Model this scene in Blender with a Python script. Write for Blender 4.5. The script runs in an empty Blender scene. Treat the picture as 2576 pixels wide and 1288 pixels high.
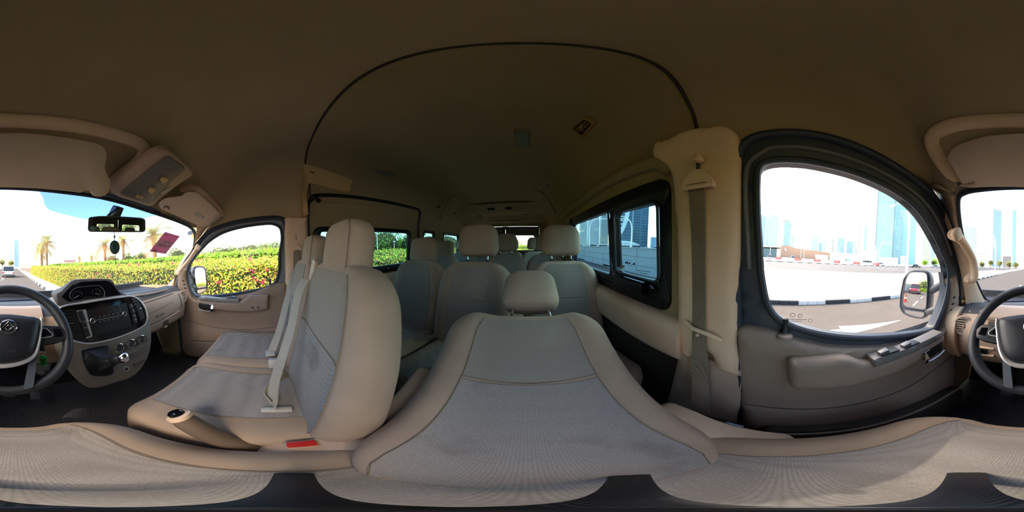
import bpy, bmesh, math, random
import numpy as np
from mathutils import Vector, Matrix
from mathutils.geometry import delaunay_2d_cdt
random.seed(7)
sc = bpy.context.scene
COL = sc.collection
PI = math.pi

# ------------------------------------------------------------------ camera
# van axes: X to the passenger side, Y forward, Z up; the lens of the little 360 camera on the driver's seat is the origin
W_, H_ = 2576, 1288
YAW = math.radians(37 / W_ * 360)
PIT = math.radians(26 / H_ * 180)
cd = bpy.data.cameras.new('panorama_camera')
cd.type = 'PANO'
try:
    cd.cycles.panorama_type = 'EQUIRECTANGULAR'
except Exception:
    cd.panorama_type = 'EQUIRECTANGULAR'
cd.clip_start = 0.005
cd.clip_end = 4000
cam = bpy.data.objects.new('panorama_camera', cd)
COL.objects.link(cam)


def ray(u, v):
    a = (u - W_ / 2) / W_ * 2 * PI - YAW
    e = (H_ / 2 - v) / H_ * PI
    x, y, z = math.sin(a) * math.cos(e), math.cos(a) * math.cos(e), math.sin(e)
    c, s = math.cos(PIT), math.sin(PIT)
    y, z = c * y + s * z, -s * y + c * z
    return Vector((-x, -y, z))


_f = ray(W_ / 2, H_ / 2)
_r = ray(W_ * .75, H_ / 2)
_u = ray(W_ / 2, 0)
cam.matrix_world = Matrix(((_r.x, _u.x, -_f.x, 0), (_r.y, _u.y, -_f.y, 0), (_r.z, _u.z, -_f.z, 0), (0, 0, 0, 1)))
sc.camera = cam

# ------------------------------------------------------------------ light
TOSUN = Vector((-1.0, -.12, 1.03)).normalized()
SUN_EL = math.asin(TOSUN.z)
SUN_AZ = math.atan2(TOSUN.x, TOSUN.y)
world = bpy.data.worlds.new('world')
sc.world = world
world.use_nodes = True
wn = world.node_tree
for n in list(wn.nodes):
    wn.nodes.remove(n)
wo = wn.nodes.new('ShaderNodeOutputWorld')
bg = wn.nodes.new('ShaderNodeBackground')
sky = wn.nodes.new('ShaderNodeTexSky')
sky.sky_type = 'NISHITA'
sky.sun_disc = False
sky.sun_elevation = SUN_EL
sky.sun_rotation = SUN_AZ
sky.altitude = 0
sky.air_density = 1.0
sky.dust_density = 2.2
sky.ozone_density = 1.4
haze = wn.nodes.new('ShaderNodeMix')      # warm desert haze in the air
haze.data_type = 'RGBA'
haze.blend_type = 'MULTIPLY'
haze.inputs[0].default_value = 1.0
haze.inputs[7].default_value = (1.05, .97, .87, 1)
wn.links.new(sky.outputs['Color'], haze.inputs[6])
wn.links.new(haze.outputs[2], bg.inputs['Color'])
bg.inputs['Strength'].default_value = 0.50
wn.links.new(bg.outputs[0], wo.inputs[0])
sl = bpy.data.lights.new('sun', 'SUN')
sl.energy = 3.1
sl.angle = math.radians(.6)
sl.color = (1.0, .91, .78)
sun = bpy.data.objects.new('sun', sl)
COL.objects.link(sun)
sun.rotation_euler = (-TOSUN).to_track_quat('-Z', 'Y').to_euler()
sun.location = (-40, 35, 40)
vs = sc.view_settings
vs.view_transform = 'Standard'
vs.look = 'None'
vs.gamma = 1
vs.exposure = 1.15
vs.use_curve_mapping = False
sc.display_settings.display_device = 'sRGB'
try:
    sc.cycles.max_bounces = 10
    sc.cycles.diffuse_bounces = 6
    sc.cycles.glossy_bounces = 4
    sc.cycles.transmission_bounces = 8
    sc.cycles.transparent_max_bounces = 24
    sc.cycles.sample_clamp_indirect = 6
    sc.cycles.caustics_reflective = False
    sc.cycles.caustics_refractive = False
except Exception:
    pass

# ------------------------------------------------------------------ materials


def lin(c):
    if isinstance(c, (int, float)):
        c = (c, c, c)
    return tuple(x / 12.92 if x <= .04045 else ((x + .055) / 1.055) ** 2.4 for x in c)


def rgb(r, g, b):
    return lin((r / 255, g / 255, b / 255)) + (1,)


MATS = {}


class NT:
    def __init__(self, m):
        m.use_nodes = True
        self.t = m.node_tree
        for n in list(self.t.nodes):
            self.t.nodes.remove(n)
        self.out = self.n('ShaderNodeOutputMaterial')

    def n(self, kind, **kw):
        x = self.t.nodes.new(kind)
        for k, v in kw.items():
            if k in x.inputs:
                x.inputs[k].default_value = v
            else:
                setattr(x, k, v)
        return x

    def l(self, a, b):
        self.t.links.new(a, b)

    def ramp(self, fac, stops):
        r = self.n('ShaderNodeValToRGB')
        e = r.color_ramp.elements
        while len(e) < len(stops):
            e.new(.5)
        for el, (p, c) in zip(e, stops):
            el.position = p
            el.color = c
        self.l(fac, r.inputs[0])
        return r.outputs[0]


def M(name, col, rough=.6, metal=0, bump=0, bscale=400, var=0, vscale=6, tex='noise', spec=.5, coat=0, sheen=0):
    """plain procedural material: colour with blotchy wear and a fine relief"""
    if name in MATS:
        return MATS[name]
    m = bpy.data.materials.new(name)
    MATS[name] = m
    N = NT(m)
    b = N.n('ShaderNodeBsdfPrincipled')
    b.inputs['Base Color'].default_value = col
    b.inputs['Roughness'].default_value = rough
    b.inputs['Metallic'].default_value = metal
    b.inputs['Specular IOR Level'].default_value = spec
    b.inputs['Coat Weight'].default_value = coat
    b.inputs['Sheen Weight'].default_value = sheen
    co = N.n('ShaderNodeTexCoord')
    if var:
        t = N.n('ShaderNodeTexNoise', Scale=vscale, Detail=5.0)
        N.l(co.outputs['Object'], t.inputs['Vector'])
        lo = tuple(c * (1 - var) for c in col[:3]) + (1,)
        hi = tuple(min(1, c * (1 + var)) for c in col[:3]) + (1,)
        N.l(N.ramp(t.outputs['Fac'], [(.3, lo), (.7, hi)]), b.inputs['Base Color'])
    if bump:
        if tex == 'noise':
            t = N.n('ShaderNodeTexNoise', Scale=bscale, Detail=2.0)
            o = t.outputs['Fac']
        elif tex == 'voronoi':
            t = N.n('ShaderNodeTexVoronoi', Scale=bscale)
            o = t.outputs['Distance']
        else:
            t = N.n('ShaderNodeTexWave', Scale=bscale)
            o = t.outputs['Fac']
        N.l(co.outputs['Object'], t.inputs['Vector'])
        bp = N.n('ShaderNodeBump', Strength=bump, Distance=.002)
        N.l(o, bp.inputs['Height'])
        N.l(bp.outputs[0], b.inputs['Normal'])
    N.l(b.outputs[0], N.out.inputs[0])
    return m


def knit(name, c1, c2, scale=230):
    """seat fabric: lighter raised dots in a darker knit, with a few soiled patches"""
    m = bpy.data.materials.new(name)
    MATS[name] = m
    N = NT(m)
    b = N.n('ShaderNodeBsdfPrincipled')
    b.inputs['Roughness'].default_value = .95
    b.inputs['Specular IOR Level'].default_value = .15
    co = N.n('ShaderNodeTexCoord')
    v = N.n('ShaderNodeTexVoronoi', Scale=scale, Randomness=.25)
    N.l(co.outputs['Object'], v.inputs['Vector'])
    c = N.ramp(v.outputs['Distance'], [(.15, c2), (.6, c1)])
    s = N.n('ShaderNodeTexNoise', Scale=7.0, Detail=4.0)
    N.l(co.outputs['Object'], s.inputs['Vector'])
    k = N.ramp(s.outputs['Fac'], [(.27, (.62, .6, .6, 1)), (.40, (1, 1, 1, 1))])
    mx = N.n('ShaderNodeMix', data_type='RGBA', blend_type='MULTIPLY')
    mx.inputs[0].default_value = .8
    N.l(c, mx.inputs[6])
    N.l(k, mx.inputs[7])
    N.l(mx.outputs[2], b.inputs['Base Color'])
    bp = N.n('ShaderNodeBump', Strength=.35, Distance=.002)
    N.l(v.outputs['Distance'], bp.inputs['Height'])
    N.l(bp.outputs[0], b.inputs['Normal'])
    N.l(b.outputs[0], N.out.inputs[0])
    return m


def glass(name, tint, refl=.06, dust=0.0):
    """thin pane: lets light straight through with a tint, mirrors a little, may carry a film of dust"""
    m = bpy.data.materials.new(name)
    MATS[name] = m
    N = NT(m)
    tr = N.n('ShaderNodeBsdfTransparent')
    tr.inputs[0].default_value = tint
    gl = N.n('ShaderNodeBsdfGlossy')
    gl.inputs['Roughness'].default_value = .0
    lw = N.n('ShaderNodeLayerWeight', Blend=.5)
    pw = N.n('ShaderNodeMath', operation='POWER')
    pw.inputs[1].default_value = 5.0
    N.l(lw.outputs['Facing'], pw.inputs[0])
    mul = N.n('ShaderNodeMath', operation='MULTIPLY_ADD')
    mul.inputs[1].default_value = refl * 8
    mul.inputs[2].default_value = refl * .5
    N.l(pw.outputs[0], mul.inputs[0])
    mx = N.n('ShaderNodeMixShader')
    N.l(mul.outputs[0], mx.inputs[0])
    N.l(tr.outputs[0], mx.inputs[1])
    N.l(gl.outputs[0], mx.inputs[2])
    last = mx
    if dust:
        df = N.n('ShaderNodeBsdfTranslucent')
        df.inputs[0].default_value = (.9, .87, .8, 1)
        co = N.n('ShaderNodeTexCoord')
        t = N.n('ShaderNodeTexNoise', Scale=5.0, Detail=6.0)
        N.l(co.outputs['Object'], t.inputs['Vector'])
        mm = N.n('ShaderNodeMath', operation='MULTIPLY')
        mm.inputs[1].default_value = dust * 2
        N.l(t.outputs['Fac'], mm.inputs[0])
        mx2 = N.n('ShaderNodeMixShader')
        N.l(mm.outputs[0], mx2.inputs[0])
        N.l(mx.outputs[0], mx2.inputs[1])
        N.l(df.outputs[0], mx2.inputs[2])
        last = mx2
    N.l(last.outputs[0], N.out.inputs[0])
    return m


def facade(name, c1, c2, line, bw, bh, mort=.08, rough=.2, off=0.0, spec=.5):
    """far facade: panes with frame lines between them, too far away to tell apart"""
    m = bpy.data.materials.new(name)
    MATS[name] = m
    N = NT(m)
    b = N.n('ShaderNodeBsdfPrincipled')
    b.inputs['Roughness'].default_value = rough
    b.inputs['Specular IOR Level'].default_value = spec
    uv = N.n('ShaderNodeUVMap')
    br = N.n('ShaderNodeTexBrick')
    br.offset = off
    br.inputs['Color1'].default_value = c1
    br.inputs['Color2'].default_value = c2
    br.inputs['Mortar'].default_value = line
    br.inputs['Scale'].default_value = 1.0
    br.inputs['Brick Width'].default_value = bw
    br.inputs['Row Height'].default_value = bh
    br.inputs['Mortar Size'].default_value = mort * min(bw, bh)
    N.l(uv.outputs[0], br.inputs['Vector'])
    N.l(br.outputs['Color'], b.inputs['Base Color'])
    N.l(b.outputs[0], N.out.inputs[0])
    return m




def paper(name, col, thru=.6):
    """thin printed film that lets daylight glow through"""
    m = bpy.data.materials.new(name)
    MATS[name] = m
    N = NT(m)
    a = N.n('ShaderNodeBsdfDiffuse')
    a.inputs[0].default_value = col
    b = N.n('ShaderNodeBsdfTranslucent')
    b.inputs[0].default_value = col
    mx = N.n('ShaderNodeMixShader')
    mx.inputs[0].default_value = thru
    N.l(a.outputs[0], mx.inputs[1])
    N.l(b.outputs[0], mx.inputs[2])
    N.l(mx.outputs[0], N.out.inputs[0])
    return m


suede = M('suede_beige', rgb(166, 145, 124), .95, bump=.25, bscale=900, var=.10, vscale=7, spec=.15, sheen=.1)
knitm = knit('knit_grey', rgb(140, 133, 126), rgb(166, 159, 151))
seam_m = M('seam_thread', rgb(124, 108, 88), .9)
belt_m = M('belt_webbing', rgb(170, 162, 146), .7, bump=.5, bscale=160, tex='wave', var=.06, vscale=12)
belt_dk = M('belt_webbing_brown', rgb(140, 122, 102), .7, bump=.5, bscale=160, tex='wave', var=.08, vscale=8)
headl = M('headliner', rgb(160, 140, 104), .97, bump=.2, bscale=700, var=.04, vscale=5, spec=.1)
headl2 = M('headliner_cab', rgb(172, 152, 118), .97, bump=.2, bscale=700, var=.04, vscale=5, spec=.1)
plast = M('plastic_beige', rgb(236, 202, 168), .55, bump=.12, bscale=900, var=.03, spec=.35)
plast2 = M('plastic_taupe', rgb(190, 164, 142), .55, bump=.15, bscale=900, var=.04, spec=.35)
plastd = M('plastic_dash_grey', rgb(80, 80, 82), .6, bump=.15, bscale=900, var=.03, spec=.3)
plastk = M('plastic_lower_dark', rgb(80, 72, 64), .7, bump=.15, bscale=700, var=.06, spec=.3)
cream = M('plastic_cream', rgb(206, 172, 116), .5, var=.03)
greyp = M('plastic_grey', rgb(110, 110, 112), .45)
blackp = M('plastic_black', rgb(32, 32, 35), .45)
gloss = M('gloss_black', rgb(10, 10, 16), .08, spec=.6)
rubber = M('rubber_seal', rgb(48, 56, 68), .55)
doorfr = M('door_frame_paint', rgb(58, 64, 76), .45)
doorfr2 = M('door_frame_grey', rgb(110, 112, 116), .5)
mat_rub = M('rubber_mat', rgb(64, 64, 68), .55, bump=.3, bscale=300)
wheel_m = M('wheel_leather', rgb(34, 37, 43), .5, bump=.15, bscale=700)
silver = M('satin_silver', rgb(210, 210, 210), .32, metal=.6)
chrome = M('chrome', rgb(225, 225, 228), .1, metal=1)
vinyl = M('vinyl_dark_brown', rgb(62, 50, 38), .7, bump=.2, bscale=300)
frit = M('black_frit', rgb(8, 9, 10), .35)
redm = M('red_button', rgb(190, 40, 34), .4)
whitep = M('white_print', rgb(200, 200, 200), .6)
greym = M('grey_print', rgb(130, 130, 130), .6)
pic = M('tripod_rubber', rgb(16, 18, 26), .5, bump=.4, bscale=120, tex='wave')
mirror_m = M('mirror_glass', (.9, .92, .93, 1), .0, metal=1)
g_front = glass('glass_clear', (.955, .955, .935, 1), .05)
g_wind = glass('glass_windscreen', (.875, .895, .90, 1), .04, dust=.004)
g_band = glass('glass_sun_band', (.60, .72, .93, 1), .05)
g_rear = glass('glass_tinted_teal', (.46, .655, .70, 1), .06)
g_back = glass('glass_back', (.85, .87, .86, 1), .06, dust=.015)

# ------------------------------------------------------------------ mesh helpers
ORG = {}


def tag(o, label=None, cat=None, group=None, kind=None):
    if label:
        o['label'] = label
    if cat:
        o['category'] = cat
    if group:
        o['group'] = group
    if kind:
        o['kind'] = kind
    return o


def thing(name, label, cat, loc=(0, 0, 0), group=None, kind=None):
    o = bpy.data.objects.new(name, None)
    o.empty_display_size = .05
    COL.objects.link(o)
    o.location = loc
    ORG[o.name] = Vector(loc)
    tag(o, label, cat, group, kind)
    return o


class MB:
    def __init__(self):
        self.v, self.f, self.mi = [], [], []
        self.uv = None

    def add(self, vs_, fs, m=0):
        b = len(self.v)
        self.v.extend([tuple(p) for p in vs_])
        for f in fs:
            self.f.append(tuple(b + i for i in f))
            self.mi.append(m)
        return self

    def box(self, c, s, R=None, bev=0, seg=2, m=0):
        hx, hy, hz = s[0] / 2, s[1] / 2, s[2] / 2
        if bev:
            bm = bmesh.new()
            bmesh.ops.create_cube(bm, size=1)
            for v in bm.verts:
                v.co = Vector((v.co.x * s[0], v.co.y * s[1], v.co.z * s[2]))
            bmesh.ops.bevel(bm, geom=list(bm.edges), offset=min(bev, .49 * min(s)), segments=seg, profile=.5, affect='EDGES', clamp_overlap=True)
            bm.verts.index_update()
            vs_ = [v.co.copy() for v in bm.verts]
            fs = [[v.index for v in f.verts] for f in bm.faces]
            bm.free()
        else:
            vs_ = [Vector((x, y, z)) for x in (-hx, hx) for y in (-hy, hy) for z in (-hz, hz)]
            fs = [(0, 1, 3, 2), (4, 6, 7, 5), (0, 4, 5, 1), (2, 3, 7, 6), (0, 2, 6, 4), (1, 5, 7, 3)]
        if R is not None:
            vs_ = [R @ v for v in vs_]
        c = Vector(c)
        return self.add([v + c for v in vs_], fs, m)

    def grid(self, fn, nu, nv, cu=False, cv=False, m=0, flip=False):
        vs_ = []
        for j in range(nv + (0 if cv else 1)):
            for i in range(nu + (0 if cu else 1)):
                vs_.append(Vector(fn(i / nu, j / nv)))
        w = nu if cu else nu + 1
        h = nv if cv else nv + 1
        fs = []
        for j in range(nv):
            for i in range(nu):
                a, b_ = j * w + i, j * w + (i + 1) % w
                c, d = ((j + 1) % h) * w + (i + 1) % w, ((j + 1) % h) * w + i
                fs.append((d, c, b_, a) if flip else (a, b_, c, d))
        return self.add(vs_, fs, m)

    def loft(self, rings, cap=True, m=0, closed=False):
        n = len(rings[0])
        vs_ = [p for r in rings for p in r]
        fs = []
        k = len(rings)
        for j in range(k if closed else k - 1):
            for i in range(n):
                a, b_ = j * n + i, j * n + (i + 1) % n
                c, d = ((j + 1) % k) * n + (i + 1) % n, ((j + 1) % k) * n + i
                fs.append((a, b_, c, d))
        if cap and not closed:
            fs.append(tuple(range(n))[::-1])
            fs.append(tuple((k - 1) * n + i for i in range(n)))
        return self.add(vs_, fs, m)

    def tube(self, pts, r, n=8, closed=False, m=0, flat=1.0, up=None):
        pts = [Vector(p) for p in pts]
        k = len(pts)
        rings = []
        ref = Vector(up) if up is not None else None
        prev = None
        for i, p in enumerate(pts):
            if closed:
                t = (pts[(i + 1) % k] - pts[i - 1]).normalized()
            else:
                t = (pts[min(i + 1, k - 1)] - pts[max(i - 1, 0)]).normalized()
            if ref is not None:
                a = ref - t * ref.dot(t)
            elif prev is not None:
                a = prev - t * prev.dot(t)
            else:
                a = t.orthogonal()
            if a.length < 1e-6:
                a = t.orthogonal()
            a.normalize()
            prev = a
            b_ = t.cross(a)
            rr = r(i / max(1, k - 1)) if callable(r) else r
            rings.append([p + (a * math.cos(2 * PI * q / n) * flat + b_ * math.sin(2 * PI * q / n)) * rr for q in range(n)])
        return self.loft(rings, True, m, closed)

    def ribbon(self, pts, w, wdir, t=.002, m=0):
        """strap: pts, width, direction(s) of the width"""
        pts = [Vector(p) for p in pts]
        k = len(pts)
        rings = []
        for i, p in enumerate(pts):
            tg = (pts[min(i + 1, k - 1)] - pts[max(i - 1, 0)]).normalized()
            a = Vector(wdir[i] if isinstance(wdir[0], (tuple, list, Vector)) else wdir)
            a = (a - tg * a.dot(tg)).normalized()
            nn = tg.cross(a) * t
            rings.append([p + a * w / 2 + nn, p - a * w / 2 + nn, p - a * w / 2 - nn, p + a * w / 2 - nn])
        return self.loft(rings, True, m)

    def lathe(self, prof, O, ax, n=20, m=0):
        ax = Vector(ax).normalized()
        a = ax.orthogonal().normalized()
        b_ = ax.cross(a)
        O = Vector(O)
        return self.loft([[O + ax * z + (a * math.cos(2 * PI * i / n) + b_ * math.sin(2 * PI * i / n)) * r for i in range(n)] for r, z in prof], True, m)

    def prism(self, poly, off, m=0, bev=0):
        """poly: 3D loop, off: vector to the other face"""
        poly = [Vector(p) for p in poly]
        off = Vector(off)
        n = len(poly)
        if bev:
            c = sum(poly, Vector()) / n
            on = off.normalized()
            rr = []
            for q, hgt in ((0, bev * .0), (.3 * bev, .0), (0, .3 * bev)):
                pass
            ins = inset3(poly, on, bev)
            ins2 = inset3(poly, on, bev * .3)
            rings = [poly, [p + off - on * bev for p in poly], [p + off - on * bev * .3 for p in ins2], [p + off for p in ins]]
            return self.loft(rings, True, m)
        return self.loft([poly, [p + off for p in poly]], True, m)

    def build(self, name, mats, parent=None, smooth=True, angle=40, loc=None):
        me = bpy.data.meshes.new(name)
        o0 = Vector((0, 0, 0))
        if parent is not None:
            o0 = ORG.get(parent.name, o0)
        elif loc is not None:
            o0 = Vector(loc)
        me.from_pydata([(p[0] - o0.x, p[1] - o0.y, p[2] - o0.z) for p in self.v], [], self.f)
        if not isinstance(mats, (list, tuple)):
            mats = [mats]
        for m in mats:
            me.materials.append(m)
        if len(mats) > 1:
            me.polygons.foreach_set('material_index', self.mi)
        bm = bmesh.new()
        bm.from_mesh(me)
        bmesh.ops.recalc_face_normals(bm, faces=bm.faces)
        bm.to_mesh(me)
        bm.free()
        if smooth:
            me.polygons.foreach_set('use_smooth', [True] * len(me.polygons))
            me.set_sharp_from_angle(angle=math.radians(angle))
        me.update()
        o = bpy.data.objects.new(name, me)
        COL.objects.link(o)
        if parent is not None:
            o.parent = parent
            ORG[o.name] = o0
        else:
            o.location = o0
            ORG[o.name] = o0
        return o


def inset3(poly, nrm, d):
    n = len(poly)
    out = []
    c = sum(poly, Vector()) / n
    for i in range(n):
        e1 = (poly[i] - poly[i - 1]).normalized()
        e2 = (poly[(i + 1) % n] - poly[i]).normalized()
        n1, n2 = nrm.cross(e1), nrm.cross(e2)
        b_ = n1 + n2
        if b_.length < 1e-6:
            b_ = n1
        b_.normalize()
        k = d / max(.35, b_.dot(n1))
        out.append((poly[i] + b_ * k, poly[i] - b_ * k))
    a1 = sum((p[0] - c).length for p in out)
    a2 = sum((p[1] - c).length for p in out)
    return [p[0] if a1 < a2 else p[1] for p in out]


def cr(pts, n=6, closed=False):
    """Catmull-Rom through points of any dimension"""
    pts = [np.array(p, float) for p in pts]
    k = len(pts)
    out = []
    for i in range(k if closed else k - 1):
        p0 = pts[(i - 1) % k] if closed or i > 0 else 2 * pts[0] - pts[1]
        p1, p2 = pts[i], pts[(i + 1) % k]
        p3 = pts[(i + 2) % k] if closed or i + 2 < k else 2 * pts[-1] - pts[-2]
        for j in range(n):
            t = j / n
            out.append(.5 * (2 * p1 + (p2 - p0) * t + (2 * p0 - 5 * p1 + 4 * p2 - p3) * t * t + (3 * p1 - p0 - 3 * p2 + p3) * t ** 3))
    if not closed:
        out.append(pts[-1])
    return [tuple(p) for p in out]


def rnd(poly, r, n=4):
    """round the corners of a polygon (2D or 3D); r one radius or one per corner"""
    poly = [np.array(p, float) for p in poly]
    k = len(poly)
    out = []
    for i in range(k):
        ri = r[i] if isinstance(r, (list, tuple)) else r
        p, a, b_ = poly[i], poly[i - 1], poly[(i + 1) % k]
        da, db = a - p, b_ - p
        la, lb = np.linalg.norm(da), np.linalg.norm(db)
        q = min(ri, la * .45, lb * .45)
        s, e = p + da / la * q, p + db / lb * q
        for j in range(n + 1):
            t = j / n
            out.append(tuple((1 - t) ** 2 * s + 2 * t * (1 - t) * p + t * t * e))
    return out


def inpoly(P, poly):
    poly = np.array(poly)
    x, y = P[:, 0], P[:, 1]
    r = np.zeros(len(P), bool)
    j = len(poly) - 1
    for i in range(len(poly)):
        xi, yi, xj, yj = *poly[i], *poly[j]
        if yi != yj:
            r ^= ((yi > y) != (yj > y)) & (x < (xj - xi) * (y - yi) / (yj - yi) + xi)
        j = i
    return r


def distpoly(P, poly):
    poly = np.array(poly)
    d = np.full(len(P), 1e9)
    for i in range(len(poly)):
        a, b_ = poly[i - 1], poly[i]
        ab = b_ - a
        t = np.clip(((P - a) @ ab) / max(1e-12, ab @ ab), 0, 1)
        d = np.minimum(d, np.linalg.norm(P - a - t[:, None] * ab, axis=1))
    return d


def sheet(outer, holes=(), step=.05, rim=()):
    """triangulated 2D region with holes; rim: distances at which extra points follow the borders"""
    loops = [list(outer)] + [list(h) for h in holes]
    co, ed = [], []
    for lp in loops:
        b_ = len(co)
        co += lp
        ed += [(b_ + i, b_ + (i + 1) % len(lp)) for i in range(len(lp))]
    A = np.array(outer)
    lo, hi = A.min(0), A.max(0)
    gx = np.arange(lo[0] + step / 2, hi[0], step)
    gy = np.arange(lo[1] + step / 2, hi[1], step)
    G = np.array([(x + (step / 2 if k % 2 else 0), y) for k, y in enumerate(gy) for x in gx]).reshape(-1, 2)
    extra = []
    for d in rim:
        for lp in loops:
            L3 = [Vector((p[0], p[1], 0)) for p in lp]
            q = inset3(L3, Vector((0, 0, 1)), d)
            extra += [(p.x, p.y) for p in q]
    if len(extra):
        G = np.vstack([G, np.array(extra)]) if len(G) else np.array(extra)
    if len(G):
        ok = inpoly(G, outer)
        dd = distpoly(G, outer)
        for h in holes:
            ok &= ~inpoly(G, h)
            dd = np.minimum(dd, distpoly(G, h))
        mn = min(rim) * .6 if rim else step * .3
        co += [tuple(p) for p in G[ok & (dd > mn)]]
    r = delaunay_2d_cdt([Vector(p) for p in co], ed, [], 0, 1e-6)
    V = np.array([(p.x, p.y) for p in r[0]])
    F = [f for f in r[2] if len(f) == 3]
    C = np.array([V[list(f)].mean(0) for f in F])
    ok = inpoly(C, outer)
    for h in holes:
        ok &= ~inpoly(C, h)
    F = [f for f, k in zip(F, ok) if k]
    dist = distpoly(V, outer)
    for h in holes:
        dist = np.minimum(dist, distpoly(V, h))
    return V, F, dist


def shellmb(mb, V, F, fa, fb, m=0):
    """two skins fa(i) and fb(i) joined along the borders"""
    n = len(V)
    A = [fa(i) for i in range(n)]
    B = [fb(i) for i in range(n)]
    cnt = {}
    for f in F:
        for i in range(3):
            e = (f[i], f[(i + 1) % 3])
            k = tuple(sorted(e))
            cnt[k] = None if k in cnt else e
    fs = [tuple(f) for f in F] + [tuple(n + i for i in f[::-1]) for f in F]
    for k, e in cnt.items():
        if e is not None:
            fs.append((e[1], e[0], n + e[0], n + e[1]))
    mb.add(A + B, fs, m)
    return mb


HW = [(-1.2, .895), (-.6, .915), (-.3, .905), (0, .885), (.3, .855), (.42, .825), (.5, .795)]
XC = .425


def hw(z):
    for (a, p), (b_, q) in zip(HW, HW[1:]):
        if z <= b_:
            return p + (q - p) * (z - a) / (b_ - a)
    return HW[-1][1]


def S(s, y, z, d=0):
    """point on the inner side of the van: s -1 driver's side, +1 passenger's, d metres inwards"""
    return Vector((XC + s * (hw(z) - d), y, z))


def plate(name, s, poly, d, t, mat, parent=None, r=0.012, holes=(), step=.05, extra=None, kind=None, mb=None, build=True):
    """moulded panel on the side of the van with rounded borders"""
    V, F, dist = sheet(poly, holes, step, (r * .12, r * .4, r) if r else ())
    mb = mb or MB()

    def dep(i):
        q = min(dist[i], r)
        dd = d - (r - math.sqrt(max(0, r * r - (r - q) ** 2))) if r else d
        return dd + (extra(V[i][0], V[i][1], dist[i]) if extra else 0)
    shellmb(mb, V, F, lambda i: S(s, V[i][0], V[i][1], dep(i)), lambda i: S(s, V[i][0], V[i][1], d - t))
    if not build:
        return mb
    o = mb.build(name, mat, parent, angle=50)
    if kind:
        o['kind'] = kind
    return o


class Plane:
    """a flat face in the van: origin, two axes in it and its normal; px() takes the direction the photo shows a point in to the face"""

    def __init__(self, O, ax, ay):
        self.O = Vector(O)
        self.x = Vector(ax).normalized()
        self.n = self.x.cross(Vector(ay)).normalized()
        self.y = self.n.cross(self.x).normalized()

    def px(self, u, v, d=0):
        r = ray(u, v)
        O = self.O + self.n * d
        return r * (O.dot(self.n) / r.dot(self.n))

    def poly(self, pts, d=0):
        return [self.px(u, v, d) for u, v in pts]

    def at(self, a, b_, d=0):
        return self.O + self.x * a + self.y * b_ + self.n * d

    def mat(self, p=None):
        p = p or self.O
        return Matrix(((self.x.x, self.y.x, self.n.x, p.x), (self.x.y, self.y.y, self.n.y, p.y), (self.x.z, self.y.z, self.n.z, p.z), (0, 0, 0, 1)))


def lettering(s, size, mx, mat, name, parent=None, depth=.0004, kind=None):
    cu = bpy.data.curves.new('lettering', 'FONT')
    cu.body = s
    cu.size = size
    cu.align_x = 'CENTER'
    cu.align_y = 'CENTER'
    cu.extrude = depth
    cu.resolution_u = 2
    ob = bpy.data.objects.new('lettering', cu)
    COL.objects.link(ob)
    dg = bpy.context.evaluated_depsgraph_get()
    me = bpy.data.meshes.new_from_object(ob.evaluated_get(dg))
    bpy.data.objects.remove(ob)
    bpy.data.curves.remove(cu)
    mb = MB()
    mb.add([mx @ v.co for v in me.vertices], [tuple(p.vertices) for p in me.polygons])
    bpy.data.meshes.remove(me)
    return mb.build(name, mat, parent, smooth=False)


def dup(root, loc, rotz=0, label=None, group=None, scale=None):
    r = root.copy()
    COL.objects.link(r)
    r.location = loc
    r.rotation_euler = (0, 0, rotz)
    if scale:
        r.scale = scale if isinstance(scale, tuple) else (scale,) * 3
    if label:
        r['label'] = label
    if group:
        r['group'] = group
    for ch in list(root.children):
        c = ch.copy()
        COL.objects.link(c)
        c.parent = r
        for g in list(ch.children):
            e = g.copy()
            COL.objects.link(e)
            e.parent = c
    return r


def struct(o):
    o['kind'] = 'structure'
    return o

# ================================================================== VAN SHELL
FZ = -1.0
mb = MB()
mb.box((XC, -1.1, FZ - .03), (1.86, 4.5, .06), bev=.004)
floor = struct(mb.build('floor', mat_rub))
mb = MB()   # toe board under the dash
mb.grid(lambda a, b: (XC + (a - .5) * 1.80, 1.10 + .22 * b + .05 * b * b, FZ + .62 * b), 12, 8)
toe = mb.build('toe_board', M('carpet_black', rgb(20, 20, 22), .95, bump=.3, bscale=400), floor)
# raised studs of the rubber mat in the footwell and the aisle
mb = MB()
for i in range(70):
    for j in range(40):
        x = -.38 + i * .0235 + (.0117 if j % 2 else 0)
        y = .32 + j * .0195
        if x > 1.28:
            continue
        mb.add([(x - .0085, y - .006, FZ), (x + .0085, y - .006, FZ), (x + .0085, y + .006, FZ), (x - .0085, y + .006, FZ),
                (x - .0065, y - .0045, FZ + .004), (x + .0065, y - .0045, FZ + .004), (x + .0065, y + .0045, FZ + .004), (x - .0065, y + .0045, FZ + .004)],
               [(4, 5, 6, 7), (0, 1, 5, 4), (1, 2, 6, 5), (2, 3, 7, 6), (3, 0, 4, 7)])
studs = mb.build('mat_studs', mat_rub, floor, smooth=False)
studs['kind'] = 'stuff'

# ---- ceiling of the passenger compartment: arch section swept along the van
ARCH = [(.825, .42), (.795, .50), (.76, .56), (.69, .675), (.63, .735), (.56, .768), (.45, .785), (.25, .797), (0, .80)]
ARCH = [(-p[0], p[1]) for p in ARCH[:-1]] + ARCH[::-1]
ARCHS = cr(ARCH, 4)
YS = -.268
YR = -3.3


def roofdrop(y):
    t = max(0, min(1, (-1.9 - y) / 1.2))
    return .06 * t


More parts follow.
